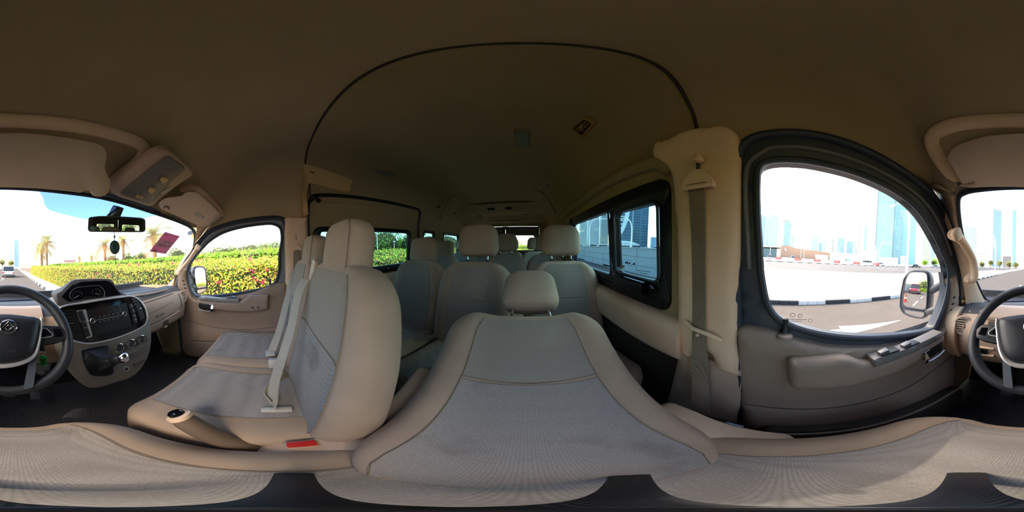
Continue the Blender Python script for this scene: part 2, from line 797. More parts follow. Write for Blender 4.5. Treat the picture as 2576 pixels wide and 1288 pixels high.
mb = MB()
mb.grid(lambda a, b: (lambda p, y: (XC + p[0], y, p[1] - roofdrop(y) * max(0, (p[1] - .42) / .38)))(ARCHS[round(a * (len(ARCHS) - 1))], YS + (YR - YS) * b), len(ARCHS) - 1, 16)
ceiling = struct(mb.build('ceiling', headl))
m2 = MB()    # outer skin of the roof
m2.grid(lambda a, b: (lambda p, y: (XC + p[0] * 1.05, y, p[1] + .04))(ARCHS[round(a * (len(ARCHS) - 1))], YS + .1 + (YR - YS - .15) * b), len(ARCHS) - 1, 2)
m2.build('roof_skin', M('van_paint_white', rgb(205, 205, 203), .3), ceiling)
# joint between the two headliners: dark edging with a rolled lip
mb = MB()
mb.tube([(XC + p[0] * .997, YS - .03 * (i / len(ARCHS)) + .012, p[1] * .997) for i, p in enumerate(ARCHS)], .006, 8)
mb.build('joint_edging', M('edging_brown', rgb(58, 48, 36), .9), ceiling)
for yb in (-2.15,):
    mb = MB()
    mb.tube([(XC + p[0] * .975, yb + .05 * abs(p[0]), p[1] - .008) for p in ARCHS], .003, 6)
    mb.build('panel_joint', M('edging_brown', rgb(58, 48, 36), .9), ceiling)

# ---- cab headliner: from the joint forward and down to the windscreen header
HB = [S(-1, -.20, .42), S(-1, 0, .42), S(-1, .17, .410), S(-1, .32, .39), S(-1, .43, .365), S(-1, .52, .338), Vector((-.375, .545, .305)), Vector((-.303, .552, .280)), Vector((-.252, .56, .294)), Vector((-.05, .59, .314)), Vector((.2, .612, .325)),
      Vector((.45, .63, .33)), Vector((.783, .623, .308)), Vector((1.0, .605, .29)), Vector((1.12, .58, .27)), Vector((1.19, .545, .262)), S(1, .43, .325), S(1, .32, .37), S(1, .17, .405), S(1, 0, .42), S(1, -.20, .42)]
HBS = cr([tuple(p) for p in HB], 4)


def resample(pts, n):
    pts = np.array(pts, float)
    d = np.concatenate([[0], np.cumsum(np.linalg.norm(np.diff(pts, axis=0), axis=1))])
    t = np.linspace(0, d[-1], n)
    return np.stack([np.interp(t, d, pts[:, k]) for k in range(pts.shape[1])], 1)


NA = 60
A_ = resample([(XC + p[0], YS - .004, p[1] + .002) for p in ARCHS], NA + 1)
B_ = resample(HBS, NA + 1)
_k = np.linspace(-1, 1, NA + 1)


def cabroof(a, b, d=0):
    i = a * NA
    i0 = int(min(NA - 1, math.floor(i)))
    f = i - i0
    P0 = A_[i0] * (1 - f) + A_[i0 + 1] * f
    P1 = B_[i0] * (1 - f) + B_[i0 + 1] * f
    e = b ** 2.3
    mid = max(0, 1 - abs(2 * a - 1) ** 4)
    q = b * (1 - mid) + e * mid
    z = P0[2] * (1 - q) + P1[2] * q
    x = P0[0] * (1 - b) + P1[0] * b
    y = P0[1] * (1 - b) + P1[1] * b
    p = Vector((x, y, z))
    if d:
        c = Vector((XC, -.1, -.1))
        p += (c - p).normalized() * d
    return p


mb = MB()
mb.grid(lambda a, b: cabroof(a, b), NA, 22)
cabceil = struct(mb.build('ceiling', headl2))
mb = MB()
mb.grid(lambda a, b: cabroof(a, b, -.03), NA, 8)
mb.build('roof_skin', MATS['van_paint_white'], cabceil)

# ---- glass outline of a front door, and the border of its dark frame  (Y, Z)
GLS, DOS = {}, {}
GLS[1] = cr([(-.071, .008), (-.092, .10), (-.097, .166), (-.084, .222), (-.03, .252), (.037, .256), (.161, .250), (.283, .235), (.382, .212), (.46, .180), (.532, .138), (.60, .082), (.67, .018), (.72, -.045), (.742, -.123), (.733, -.235), (.695, -.31), (.631, -.33), (.461, -.315), (.251, -.290), (.085, -.262), (-.015, -.223), (-.058, -.13)], 4, True)
GLS[-1] = cr([(-.066, .02), (-.075, .10), (-.081, .19), (-.078, .255), (-.045, .278), (.032, .284), (.11, .280), (.193, .274), (.294, .261), (.359, .248), (.42, .229), (.486, .197), (.572, .135), (.644, .072), (.712, .005), (.742, -.073),
         (.728, -.190), (.672, -.30), (.63, -.335), (.524, -.323), (.321, -.286), (.148, -.247), (.026, -.205), (-.029, -.154), (-.056, -.06)], 4, True)
DOS[1] = cr([(-.128, .005), (-.133, .177), (-.122, .262), (-.08, .291), (.017, .296), (.159, .291), (.25, .284), (.333, .273), (.42, .255), (.494, .229), (.56, .182), (.613, .134), (.68, .072), (.741, .007), (.82, -.123), (.87, -.26), (.885, -.4), (.87, -.6), (.85, -.96), (.83, -.98),
         (.4, -.985), (-.05, -.985), (-.068, -.96), (-.085, -.7), (-.10, -.4), (-.12, -.15)], 4, True)
DOS[-1] = cr([(-.135, .05), (-.148, .20), (-.134, .30), (-.104, .348), (-.048, .368), (.037, .374), (.128, .367), (.237, .352), (.339, .337), (.42, .324), (.50, .308), (.578, .282), (.65, .228), (.723, .154), (.80, .063), (.86, -.04), (.884, -.18), (.885, -.4), (.87, -.6), (.85, -.96), (.83, -.98),
         (.4, -.985), (-.05, -.985), (-.068, -.96), (-.085, -.7), (-.10, -.4), (-.12, -.15)], 4, True)


def front_door(s, num):
    nm = 'door_%d' % num
    GL, DO = GLS[s], DOS[s]
    t = thing(nm, None, None, S(s, .35, -.95))
    t['kind'] = 'structure'
    # dark painted frame between seal and glass
    top = [p for p in DO]
    plate('window_frame', s, top, .012, .05, doorfr if s < 0 else doorfr2, t, r=.010, holes=[GL], step=.06)
    mb = MB()
    mb.tube([S(s, y, z, .012) for y, z in GL], .011, 8, closed=True)
    mb.build('glass_seal', rubber, t)
    mb = MB()
    mb.tube([S(s, y, z, .016) for y, z in DO if z > -.97], .013, 8, closed=True)
    mb.build('door_seal', rubber, t)
    if s < 0:
        mb = MB()
        mb.tube([S(s, y * .55 + yo * .45, z * .55 + zo * .45, .016) for (y, z), (yo, zo) in match_loops(GL, DO)], .007, 6, closed=False)
        mb.build('frame_bead', doorfr2, t)
    # pane
    V, F, dist = sheet(GL, (), .12)
    mb = MB()
    shellmb(mb, V, F, lambda i: S(s, V[i][0], V[i][1], -.004), lambda i: S(s, V[i][0], V[i][1], -.008))
    mb.build('pane', g_front, t)
    if s < 0:      # etched approval marks, too small to read
        mb = MB()
        for y, z, w_ in ((.040, -.178, .014), (.062, -.180, .011)):
            mb.tube([S(s, y + w_ * .5 * math.cos(q * PI / 6), z + .006 * math.sin(q * PI / 6), -.0025) for q in range(12)], .0008, 4, closed=True)
        for k in range(12):
            for row in range(2):
                if k < 9 or row == 0:
                    mb.box(S(s, .026 + k * .0050, -.193 - .0065 * row, -.0025), (.0005, .0026, .0026))
        mb.tube([S(s, .094 + .006 * math.cos(q * PI / 6), -.196 + .006 * math.sin(q * PI / 6), -.0025) for q in range(12)], .0006, 4, closed=True)
        mb.build('etched_marks', M('etch_dark', rgb(50, 62, 70), .8), t)['kind'] = 'stuff'
    return t


def match_loops(A, B):
    """for the upper part of the glass: each point with the nearest point of the outer border"""
    out = []
    Bn = np.array(B)
    for p in A:
        if p[1] > -.05 and p[0] < .7:
            q = Bn[np.argmin(((Bn - np.array(p)) ** 2).sum(1))]
            out.append((p, tuple(q)))
    # order along the top: from rear bottom round the top to the front
    out.sort(key=lambda pq: math.atan2(pq[0][1] + .1, pq[0][0] - .25), reverse=True)
    return out


door_l = front_door(-1, 1)
door_r = front_door(1, 2)

# door trim (lower moulding)
TR = rnd([(-.115, -.215), (-.02, -.222), (.05, -.250), (.15, -.283), (.32, -.318), (.5, -.350), (.64, -.368), (.70, -.350), (.738, -.25), (.752, -.14), (.735, -.075), (.79, -.05), (.845, -.15), (.868, -.3), (.862, -.5), (.84, -.95), (-.055, -.95), (-.085, -.6)],
         [.03, .03, .03, .03, .03, .03, .03, .03, .03, .02, .01, .01, .03, .03, .03, .05, .05, .03], 3)


def door_trim(s, t, mat):
    def bulge(y, z, q):
        b = .014 * math.exp(-((z + .28 + .09 * y) / .05) ** 2) if z > -.5 else 0
        b += .030 * max(0, min(1, (-.60 - z) / .10)) * max(0, min(1, q / .03)) * (1 if y < .80 else .6)
        return b
    plate('door_trim', s, TR, .036, .05, mat, t, r=.02, step=.03, extra=bulge)
    # armrest
    AR = rnd([(.03, -.30), (.19, -.300), (.245, -.345), (.32, -.352), (.45, -.345), (.60, -.330), (.645, -.35), (.635, -.41), (.50, -.43), (.35, -.445), (.18, -.45), (.045, -.43)], [.02, .03, .03, .04, .04, .03, .02, .02, .05, .05, .05, .02], 4)
    plate('armrest', s, AR, .088, .06, mat, t, r=.022, step=.02)
    # grip pocket with switch pod at its front
    pod = MB()
    plate('switch_pod', s, rnd([(.265, -.325), (.42, -.322), (.60, -.312), (.62, -.328), (.60, -.345), (.42, -.355), (.27, -.362)], .008, 3), .094, .05, M('plastic_pod', rgb(124, 120, 116), .35), t, r=.006, step=.03)
    for q in range(2 if s < 0 else 1):
        y0 = .31 + .095 * q
        mb = MB()
        mb.box(S(s, y0 + .022, -.318, .072), (.034, .070, .006), bev=.003)
        mb.build('switch_bezel', blackp, t)
        mb = MB()
        mb.box(S(s, y0, -.313, .072), (.024, .034, .012), Matrix.Rotation(.2, 3, 'X'), bev=.003)
        mb.build('window_switch', M('plastic_switch', rgb(96, 98, 104), .3), t)
    # inner release
    mb = MB()
    cup = rnd([(.485, -.375), (.615, -.365), (.615, -.425), (.50, -.436)], .02, 4)
    plate('release_cup', s, cup, .091, .02, M('plastic_cup', rgb(24, 22, 22), .5), t, r=.004, step=.03)
    mb = MB()
    mb.tube([S(s, .492, -.375, .094), S(s, .490, -.40, .098), S(s, .497, -.434, .096), S(s, .53, -.438, .098), S(s, .58, -.432, .1), S(s, .618, -.422, .098)], .0035, 6)
    mb.tube([S(s, .485, -.376, .094), S(s, .515, -.373, .094)], .003, 6)
    mb.build('release_rim', silver, t)
    mb = MB()
    mb.ribbon([S(s, .487, -.385, .095), S(s, .492, -.41, .106), S(s, .497, -.438, .097)], .018, (0, 1, 0), .003)
    mb.build('door_release', chrome, t)
    # quarter trim louvre by the mirror
    for q in range(4):
        mb = MB()
        z0 = -.285 + q * .035
        y0 = .735 + q * .008
        mb.box(S(s, y0 + .02, z0, .036), (.006, .022, .012), bev=.002)
        mb.build('louvre', frit, t)
    # lock pin and its collar
    mb = MB()
    mb.lathe([(.013, -.03), (.013, -.012), (.009, -.006), (.010, .02), (.0085, .03), (.003, .034)], S(s, .02, -.215, .016), (0, 0, 1), 14)
    mb.build('lock_pin', blackp, t)
    mb = MB()
    mb.lathe([(.024, 0), (.022, .006), (.015, .008)], S(s, .02, -.238, .030), (0, 0, 1), 16)
    mb.build('pin_collar', mat, t)
    # round cap on the armrest front, stowage bin lip at the bottom
    if s < 0:
        mb = MB()
        mb.lathe([(.016, 0), (.016, .0015), (.0135, .0022)], S(s, .145, -.405, .087), (-s, 0, 0), 20)
        mb.build('screw_cap', mat, t)
    else:
        for y0 in (.12, .165):
            mb = MB()
            mb.lathe([(.011, 0), (.011, .002), (.006, .001)], S(s, y0, -.40, .087), (-s, 0, 0), 16)
            mb.build('screw_hole', blackp, t)
    binp = rnd([(.0, -.70), (.35, -.72), (.70, -.76), (.775, -.80), (.785, -.87), (.74, -.93), (0, -.93)], [.03, .1, .08, .05, .04, .04, .03], 4)
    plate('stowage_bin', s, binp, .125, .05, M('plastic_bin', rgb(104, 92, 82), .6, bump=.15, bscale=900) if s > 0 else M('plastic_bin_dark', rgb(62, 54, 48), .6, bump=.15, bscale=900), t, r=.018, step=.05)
    mb = MB()
    mb.tube([S(s, y, z - .004, .118) for y, z in cr([(.02, -.705), (.35, -.723), (.68, -.757), (.765, -.80), (.775, -.86)], 5)], .006, 6)
    mb.build('bin_lip', mat, t)
    # dark seam line across the lower trim
    mb = MB()
    mb.tube([S(s, y, z, .037 + (.03 * max(0, min(1, (-.60 - z) / .10)))) for y, z in cr([(-.07, -.60), (.2, -.62), (.5, -.615), (.80, -.57)], 5)], .0022, 5)
    mb.build('trim_joint', plastk, t)


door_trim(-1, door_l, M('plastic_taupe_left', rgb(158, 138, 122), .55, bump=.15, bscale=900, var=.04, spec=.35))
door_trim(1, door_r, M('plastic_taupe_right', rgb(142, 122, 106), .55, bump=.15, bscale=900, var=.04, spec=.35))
mb = MB()
mb.ribbon([S(-1, .605, -.345, .09), S(-1, .60, -.345, .09)], .01, (0, 0, 1), .002)

# ---- side walls round the doors (cab) and of the passenger compartment
REARTOP = .425


def cabside(s):
    top = [(-.268, .425), (0, .425), (.17, .410), (.32, .375), (.43, .33), (.50, .285)]
    return top


def wall(s, name, num):
    t = thing(name, None, None, S(s, -1.5, -1))
    t['kind'] = 'structure'
    # above and behind the front door
    DO = DOS[s]
    o = ([(-.268, .43), (0, .43), (.17, .418), (.32, .40), (.43, .375), (.52, .345), (.60, .30), (.665, .24), (.74, .165), (.82, .07), (.885, -.05),] if s < 0 else [(-.268, .43), (0, .43), (.17, .415), (.32, .38), (.43, .335), (.515, .275), (.56, .225), (.66, .14), (.79, .02), (.87, -.10),]) + [ (.93, -.235), (1.40, -.26), (1.40, -.99), (-.268, -.99)]
    plate('cab_side', s, o, .0, .05, headl2, t, r=0, holes=[DO], step=.08)
    # black rebate the door shuts into
    mb = MB()
    mb.tube([S(s, y, z, .0) for y, z in inset_loop(DO, -.012)], .016, 8, closed=True)
    mb.build('door_rebate', rubber, t)
    return t


def inset_loop(lp, d):
    q = inset3([Vector((p[0], p[1], 0)) for p in lp], Vector((0, 0, 1)), abs(d)) if d > 0 else None
    if q is None:
        c = np.array(lp).mean(0)
        out = []
        n = len(lp)
        for i in range(n):
            e = np.array(lp[(i + 1) % n]) - np.array(lp[i - 1])
            nn = np.array([e[1], -e[0]]) / max(1e-9, np.linalg.norm(e))
            if nn @ (np.array(lp[i]) - c) < 0:
                nn = -nn
            out.append(tuple(np.array(lp[i]) + nn * abs(d)))
        return out
    return [(p.x, p.y) for p in q]


wall_l = wall(-1, 'wall_left', 1)
wall_r = wall(1, 'wall_right', 1)


def rrect(y0, y1, z0, z1, r, n=5):
    return rnd([(y0, z0), (y1, z0), (y1, z1), (y0, z1)], r, n)


# left: big sliding window opening, then a second window further back
WL1 = rrect(-1.62, -.375, -.245, .270, .06)
WL2 = rrect(-2.85, -1.95, -.245, .255, .07)
up = [(-3.3, -.25), (-.268, -.25), (-.268, .43), (-3.3, .43)]
up = [(-3.3, -.262), (-.268, -.262), (-.268, .43), (-3.3, .43)]
plate('upper_wall', -1, up, 0, .05, headl, wall_l, r=0, holes=[WL1, WL2], step=.12)
lo = [(-3.3, -1.0), (-.268, -1.0), (-.268, -.40), (-3.3, -.40)]
plate('lower_panel', -1, lo, 0, .05, vinyl, wall_l, r=0, step=.25)
plate('lower_panel', 1, [(-3.3, -1.0), (-1.70, -1.0), (-1.70, -.40), (-3.3, -.40)], 0, .05, vinyl, wall_r, r=0, step=.25)
# soft moulding that rolls over the left window (ridge running back along the roof rail)
mb = MB()
mb.tube([S(-1, y, .325 + z, .012) for y, z in cr([(-.36, -.03), (-.45, .02), (-.8, .035), (-1.3, .03), (-2.2, .02), (-3.3, .0)], 5)], .030, 10, flat=1)
mb.build('roof_rail_cover', headl, wall_l)
# beige ledge under the windows, in two lengths with a joint
def ledge(s, y0, y1, name, parent):
    prof = [(0, -.252), (.028, -.254), (.052, -.268), (.062, -.295), (.060, -.36), (.050, -.418), (.02, -.428), (0, -.425)]
    mb = MB()
    ps = cr(prof, 3)
    mb.loft([[S(s, y, z, d) for d, z in ps] for y in (y0, y0 + (y1 - y0) * .02, y0 + (y1 - y0) * .98, y1)])
    mb.build(name, plast, parent, angle=35)


ledge(-1, -.30, -.575, 'window_ledge', wall_l)
ledge(-1, -.579, -3.25, 'window_ledge', wall_l)
ledge(1, -1.72, -3.25, 'window_ledge', wall_r)


def slider_window():
    """black framed two-part sliding window behind the driver"""
    t = thing('window_2', None, None, S(-1, -1, 0))
    t['kind'] = 'structure'
    p1 = rrect(-.742, -.428, -.132, .182, .035)
    p2 = rrect(-1.545, -.795, -.162, .205, .035)
    plate('window_frame', -1, inset_loop(WL1, -.004), .016, .045, frit, t, r=.012, holes=[p1, p2], step=.07)
    for nm, p, d in (('pane', p1, -.006), ('pane', p2, -.016)):
        V, F, dist = sheet(inset_loop(p, -.006), (), .12)
        mb = MB()
        shellmb(mb, V, F, lambda i: S(-1, V[i][0], V[i][1], d), lambda i: S(-1, V[i][0], V[i][1], d - .004))
        mb.build(nm, g_rear, t)
    for p in (p1, p2):
        mb = MB()
        mb.tube([S(-1, y, z, .013) for y, z in p], .006, 6, closed=True)
        mb.build('pane_seal', rubber, t)
    mb = MB()   # track lips
    for z in (-.185, -.205):
        mb.box(S(-1, -1.14, z, .02), (.006, .80, .004))
    mb.build('slide_track', M('track_grey', rgb(70, 70, 72), .4, metal=.5), t)
    mb = MB()   # catch housing
    mb.loft([[S(-1, y, z, d) for z, d in rnd([(-.135, .012), (-.140, .040), (-.150, .048), (-.190, .048), (-.20, .012)], .006, 3)] for y in (-.715, -.70, -.58, -.50, -.488)])
    mb.build('catch_housing', gloss, t)
    mb = MB()
    mb.tube([S(-1, -.475, -.165, .02), S(-1, -.455, -.150, .035), S(-1, -.435, -.155, .038), S(-1, -.44, -.175, .03)], .007, 8)
    mb.build('catch_lever', gloss, t)
    # etched maker's plate: unreadable rows of tiny marks
    mb = MB()
    rr = random.Random(3)
    for row, (z, n, y0) in enumerate(((-.098, 16, -.50), (-.109, 12, -.52))):
        for k in range(n):
            if k in (8, 9) and row:
                continue
            mb.box(S(-1, y0 - k * .006 + .01, z - k * .0003, -.002), (.0006, .0038, .004 * rr.uniform(.6, 1)))
    for y in (-.60, -.635, -.655, -.665):
        mb.box(S(-1, y, -.075, -.002), (.0006, .012, .008))
    mb.tube([S(-1, y, z, -.002) for y, z in rrect(-.655, -.615, -.088, -.062, .008, 3)], .0007, 4, closed=True)
    mb.build('etched_marks', M('etch_dark', rgb(50, 62, 70), .8), t)['kind'] = 'stuff'
    mb = MB()
    mb.box(S(-1, -.695, -.098, -.001), (.002, .035, .016), bev=.003)
    mb.build('sticker', M('sticker_cream', rgb(170, 170, 160), .6), t)


slider_window()


def plain_window(num, s, hole, parent):
    t = thing('window_%d' % num, None, None, S(s, hole[0][0], hole[0][1]))
    t['kind'] = 'structure'
    inn = [(y * .9 + np.mean([p[0] for p in hole]) * .1, z * .86 + np.mean([p[1] for p in hole]) * .14) for y, z in hole]
    plate('window_frame', s, inset_loop(hole, -.004), .012, .045, frit, t, r=.01, holes=[inn], step=.1)
    V, F, dist = sheet(inset_loop(inn, -.005), (), .2)
    mb = MB()
    shellmb(mb, V, F, lambda i: S(s, V[i][0], V[i][1], -.006), lambda i: S(s, V[i][0], V[i][1], -.010))
    mb.build('pane', g_rear, t)
    return t


plain_window(3, -1, WL2, wall_l)
WR2 = rrect(-2.06, -1.775, -.25, .235, .06)
WR3 = rrect(-2.95, -2.30, -.25, .235, .06)
plate('upper_wall', 1, [(-3.3, -.42), (-1.70, -.42), (-1.70, .43), (-3.3, .43)], 0, .05, headl, wall_r, r=0, holes=[WR2, WR3], step=.12)
plain_window(4, 1, WR2, wall_r)
plain_window(5, 1, WR3, wall_r)

# ---- sliding side door on the passenger side
SD = rnd([(-.305, -.98), (-1.66, -.98), (-1.66, .485), (-.36, .475), (-.305, .40)], [.03, .06, .09, .10, .04], 5)
plate('door_surround', 1, [(-1.70, -.99), (-.262, -.99), (-.262, .43), (-1.70, .43)], .004, .05, headl, wall_r, r=0, holes=[[(y, min(z, .4299)) for y, z in SD]], step=.12)
d3 = thing('door_3', None, None, S(1, -1, -.95))
d3['kind'] = 'structure'
WS = rrect(-1.515, -.36, -.245, .215, .07)
SDu = rnd([(-.318, -.262), (-1.645, -.262), (-1.645, .455), (-.37, .455), (-.318, .40)], [.001, .001, .08, .09, .04], 5)
plate('door_panel', 1, SDu, .0, .04, headl, d3, r=.012, holes=[WS], step=.08)
plate('door_panel', 1, [(-.318, -.97), (-1.645, -.97), (-1.645, -.41), (-.318, -.41)], .0, .04, vinyl, d3, r=.01, step=.2)
ledge(1, -.325, -1.64, 'window_ledge', d3)
# dark slot with seal round the door
mb = MB()
mb.tube([S(1, y, z, .004) for y, z in cr([(-.311, -.95), (-.311, .0), (-.315, .36), (-.345, .44), (-.42, .478), (-.9, .487), (-1.5, .483), (-1.61, .470), (-1.652, .40), (-1.655, .1), (-1.655, -.95)], 5)], .016, 8)
mb.build('door_seal', frit, d3)
p1 = rrect(-1.47, -.86, -.17, .178, .03)
p2 = rrect(-.83, -.42, -.17, .178, .03)
plate('window_frame', 1, inset_loop(WS, -.004), .014, .04, frit, d3, r=.012, holes=[p1, p2], step=.08)
for p in (p1, p2):
    V, F, dist = sheet(inset_loop(p, -.006), (), .2)
    mb = MB()
    shellmb(mb, V, F, lambda i: S(1, V[i][0], V[i][1], -.006), lambda i: S(1, V[i][0], V[i][1], -.010))
    mb.build('pane', g_rear, d3)
mb = MB()
mb.box(S(1, -1.14, -.205, .018), (.012, .04, .012), bev=.004)
mb.build('window_catch', greyp, d3)
# cover and hinge arm at the front top corner of the sliding door
gc = thing('hinge_cover', 'cream plastic hinge cover with crank arm at top corner of sliding door', 'cover', S(1, -.40, .55))
gc_poly = rnd([(-.272, .70), (-.67, .615), (-.665, .515), (-.50, .530), (-.33, .565), (-.30, .50), (-.30, .30), (-.262, .30), (-.262, .69)], [.01, .02, .015, .03, .03, .01, .004, .004, .01], 3)
Pg = lambda y, z, d: Vector((XC + (.80 if z < .55 else .80 - (z - .55) * .62) - d, y, z))
V, F, dist = sheet(gc_poly, (), .04, (.003, .01))
mb = MB()
shellmb(mb, V, F, lambda i: Pg(V[i][0], V[i][1], .045 - (.008 if dist[i] < .002 else 0)), lambda i: Pg(V[i][0], V[i][1], -.01))
mb.build('cover_panel', cream, gc, angle=50)
for y, z, r in ((-.335, .640, .014), (-.635, .555, .010)):
    mb = MB()
    mb.lathe([(r, 0), (r, .003), (r * .7, .002), (r * .4, -.001)], Pg(y, z, .044), (-1, 0, -.2), 16)
    mb.build('screw', M('screw_dark', rgb(90, 74, 46), .4), gc)
mb = MB()
mb.tube([S(1, -.318, .55, .055), S(1, -.320, .47, .058), S(1, -.322, .44, .06)], .007, 8)
mb.tube([S(1, -.318, .45, .05), S(1, -.345, .435, .075), S(1, -.39, .425, .055)], .012, 10)
mb.lathe([(.017, -.01), (.017, .01)], S(1, -.39, .42, .05), (1, 0, 0), 14)
mb.build('hinge_arm', M('steel_dark', rgb(60, 58, 54), .35, metal=.8), gc)

# ---- rear wall with two doors
t = thing('wall_rear', None, None, (XC, -3.3, -1))
t['kind'] = 'structure'
outer = rnd([(XC - .86, -1), (XC + .86, -1), (XC + .85, .45), (XC + .66, .72), (XC - .66, .72), (XC - .85, .45)], [.01, .01, .1, .1, .1, .1], 4)
hol = rnd([(XC - .70, -.99), (XC + .70, -.99), (XC + .68, .40), (XC - .68, .40)], [.01, .01, .04, .04], 4)
V, F, dist = sheet(outer, [hol], .15)
mb = MB()
shellmb(mb, V, F, lambda i: Vector((V[i][0], -3.28, V[i][1])), lambda i: Vector((V[i][0], -3.36, V[i][1])))
mb.build('rear_frame', headl, t)
for num, s in ((4, -1), (5, 1)):
    t = thing('door_%d' % num, None, None, (XC + s * .35, -3.32, -1))
    t['kind'] = 'structure'
    o_ = rnd([(XC + s * .012, -.98), (XC + s * .695, -.98), (XC + s * .675, .39), (XC + s * .012, .39)], .02, 3)
    h_ = rnd([(XC + s * .10, -.10), (XC + s * .60, -.10), (XC + s * .585, .215), (XC + s * .10, .215)], .05, 5)
    V, F, dist = sheet(o_, [h_], .12)
    mb = MB()
    shellmb(mb, V, F, lambda i: Vector((V[i][0], -3.30, V[i][1])), lambda i: Vector((V[i][0], -3.34, V[i][1])))
    mb.build('door_panel', M('rear_door_trim', rgb(96, 90, 80), .8), t)
    V, F, dist = sheet(h_, (), .3)
    mb = MB()
    shellmb(mb, V, F, lambda i: Vector((V[i][0], -3.318, V[i][1])), lambda i: Vector((V[i][0], -3.322, V[i][1])))
    mb.build('pane', g_back, t)
    mb = MB()
    mb.tube([Vector((x, -3.298, z)) for x, z in h_], .010, 6, closed=True)
    mb.build('pane_seal', rubber, t)
    mb = MB()
    mb.tube([Vector((XC + s * x, -3.296, z)) for x, z in ((.09, .275), (.62, .275), (.64, .30), (.63, .36), (.09, .36))], .004, 6, closed=True)
    mb.build('panel_rib', vinyl, t)
    mb = MB()
    mb.box((XC + s * .02, -3.29, -.3), (.035, .02, 1.35), bev=.006)
    mb.build('centre_seal', rubber, t)
mb = MB()
mb.box((XC, -3.285, .36), (.14, .03, .06), bev=.012)
mb.build('lock_cover', blackp, t)

# ---- rear air conditioning shelf across the back of the roof
t = thing('rear_air_conditioner', 'beige roof air conditioner shelf with dark outlets across the van rear', 'air conditioner', (XC, -3.0, .5))
mb = MB()
prof = rnd([(-2.70, .735), (-2.78, .62), (-2.86, .575), (-3.02, .565), (-3.06, .52), (-3.08, .455), (-3.27, .44), (-3.27, .735)], [.01, .04, .03, .03, .02, .02, .01, .01], 4)


def shx(y, z):
    return .80 if z < .5 else .80 - max(0, (z - .5)) * .62


mb.loft([[Vector((XC + k * shx(y, z), y + .10 * abs(k) ** 3, z)) for y, z in prof] for k in (-1, -.9, -.6, -.3, 0, .3, .6, .9, 1)])
mb.build('housing', headl2, t)
for x, y, z, w, h, tilt in ((.30, -2.755, .650, .12, .045, 1), (.60, -2.755, .650, .12, .045, 1), (0.02, -2.93, .568, .10, .02, 0), (.86, -2.93, .568, .10, .02, 0)):
    mb = MB()
    mb.box((x, y, z), (w, .012 if tilt else .05, h if tilt else .012), Matrix.Rotation(-.6 if tilt else 0, 3, 'X'), bev=.004)
    o = mb.build('air_outlet', frit, t)
    for k in range(3):
        mb = MB()
        mb.box((x + (k - 1) * w * .3, y + .006, z), (.006, .012 if tilt else .052, (h if tilt else .014)), Matrix.Rotation(-.6 if tilt else 0, 3, 'X'))
        mb.build('outlet_bar', plastk, o)
for x0, x1 in ((.10, .62), (-.22, .04)):
    mb = MB()
    mb.box(((x0 + x1) / 2, -3.072, .478), (x1 - x0, .02, .014), bev=.005)
    mb.build('grip_slot', plastk, t)

# ---- pillars behind the front doors
BL = rnd([(-.128, .36), (-.16, .405), (-.26, .42), (-.40, .415), (-.425, .36), (-.345, .275), (-.325, .0), (-.322, -.25), (-.305, -.395), (-.262, -.415), (-.238, -.35), (-.190, -.35), (-.170, -.425), (-.092, -.435), (-.112, -.2)],
         [.03, .03, .03, .02, .03, .04, .05, .03, .02, .02, .02, .02, .02, .02, .05], 4)
b1 = thing('trim_1', None, None, S(-1, -.23, -.4))
b1['kind'] = 'structure'
plate('pillar_cover', -1, BL, .045, .06, plast, b1, r=.03, step=.03)
BLd = rnd([(-.088, -.40), (-.075, -.95), (-.36, -.95), (-.315, -.39)], .02, 3)
plate('pillar_foot', -1, BLd, .034, .05, plast2, b1, r=.015, step=.06)
mb = MB()
mb.tube([S(-1, -.235, z, .052) for z in (.215, .30)], .006, 6)
mb.build('height_slot', plastk, b1)
BR = rnd([(-.125, .30), (-.305, .295), (-.300, -.40), (-.29, -.42), (-.075, -.42), (-.105, -.2)], [.03, .01, .01, .01, .01, .05], 4)
b2 = thing('trim_2', None, None, S(1, -.2, -.4))
b2['kind'] = 'structure'
plate('pillar_cover', 1, BR, .040, .055, plast, b2, r=.02, step=.03)
plate('pillar_foot', 1, rnd([(-.075, -.42), (-.30, -.42), (-.31, -.95), (-.065, -.95)], .01, 2), .034, .05, plast2, b2, r=.01, step=.08)
mb = MB()
mb.box(S(1, -.285, .235, .040), (.006, .022, .03), bev=.003)
mb.build('cap', plast2, b2)
mb = MB()
mb.box(S(1, -.205, .14, .040), (.004, .012, .055), bev=.004)
mb.build('height_slot', plast2, b2)

# ---- windscreen
WSO = [(-.303, .262), (-.270, .285), (-.20, .296), (-.05, .308), (.2, .318), (.45, .322), (.783, .300), (1.0, .276), (1.12, .25), (1.20, .205), (1.265, .13), (1.305, .05), (1.325, -.05), (1.335, -.20), (1.30, -.258), (1.1, -.262), (.7, -.258), (.30, -.255), (0, -.25), (-.20, -.25), (-.325, -.245), (-.350, -.20), (-.358, -.10), (-.358, -.02), (-.345, .09), (-.33, .18)]
WSO = cr(WSO, 4, True)


def wsp(x, z, d=0):
    y = .64 + (.32 - z) / .54 * .56 - .2 * ((x - .425) / .85) ** 2
    return Vector((x, y, z)) + Vector((0, -.69, -.72)) * d


wind = thing('window_1', None, None, wsp(.45, -.2))
wind['kind'] = 'structure'
V, F, dist = sheet(inset_loop(WSO, -.02), (), .09)
mb = MB()
shellmb(mb, V, F, lambda i: wsp(V[i][0], V[i][1], -.008), lambda i: wsp(V[i][0], V[i][1], -.013))
mb.build('pane', g_wind, wind)
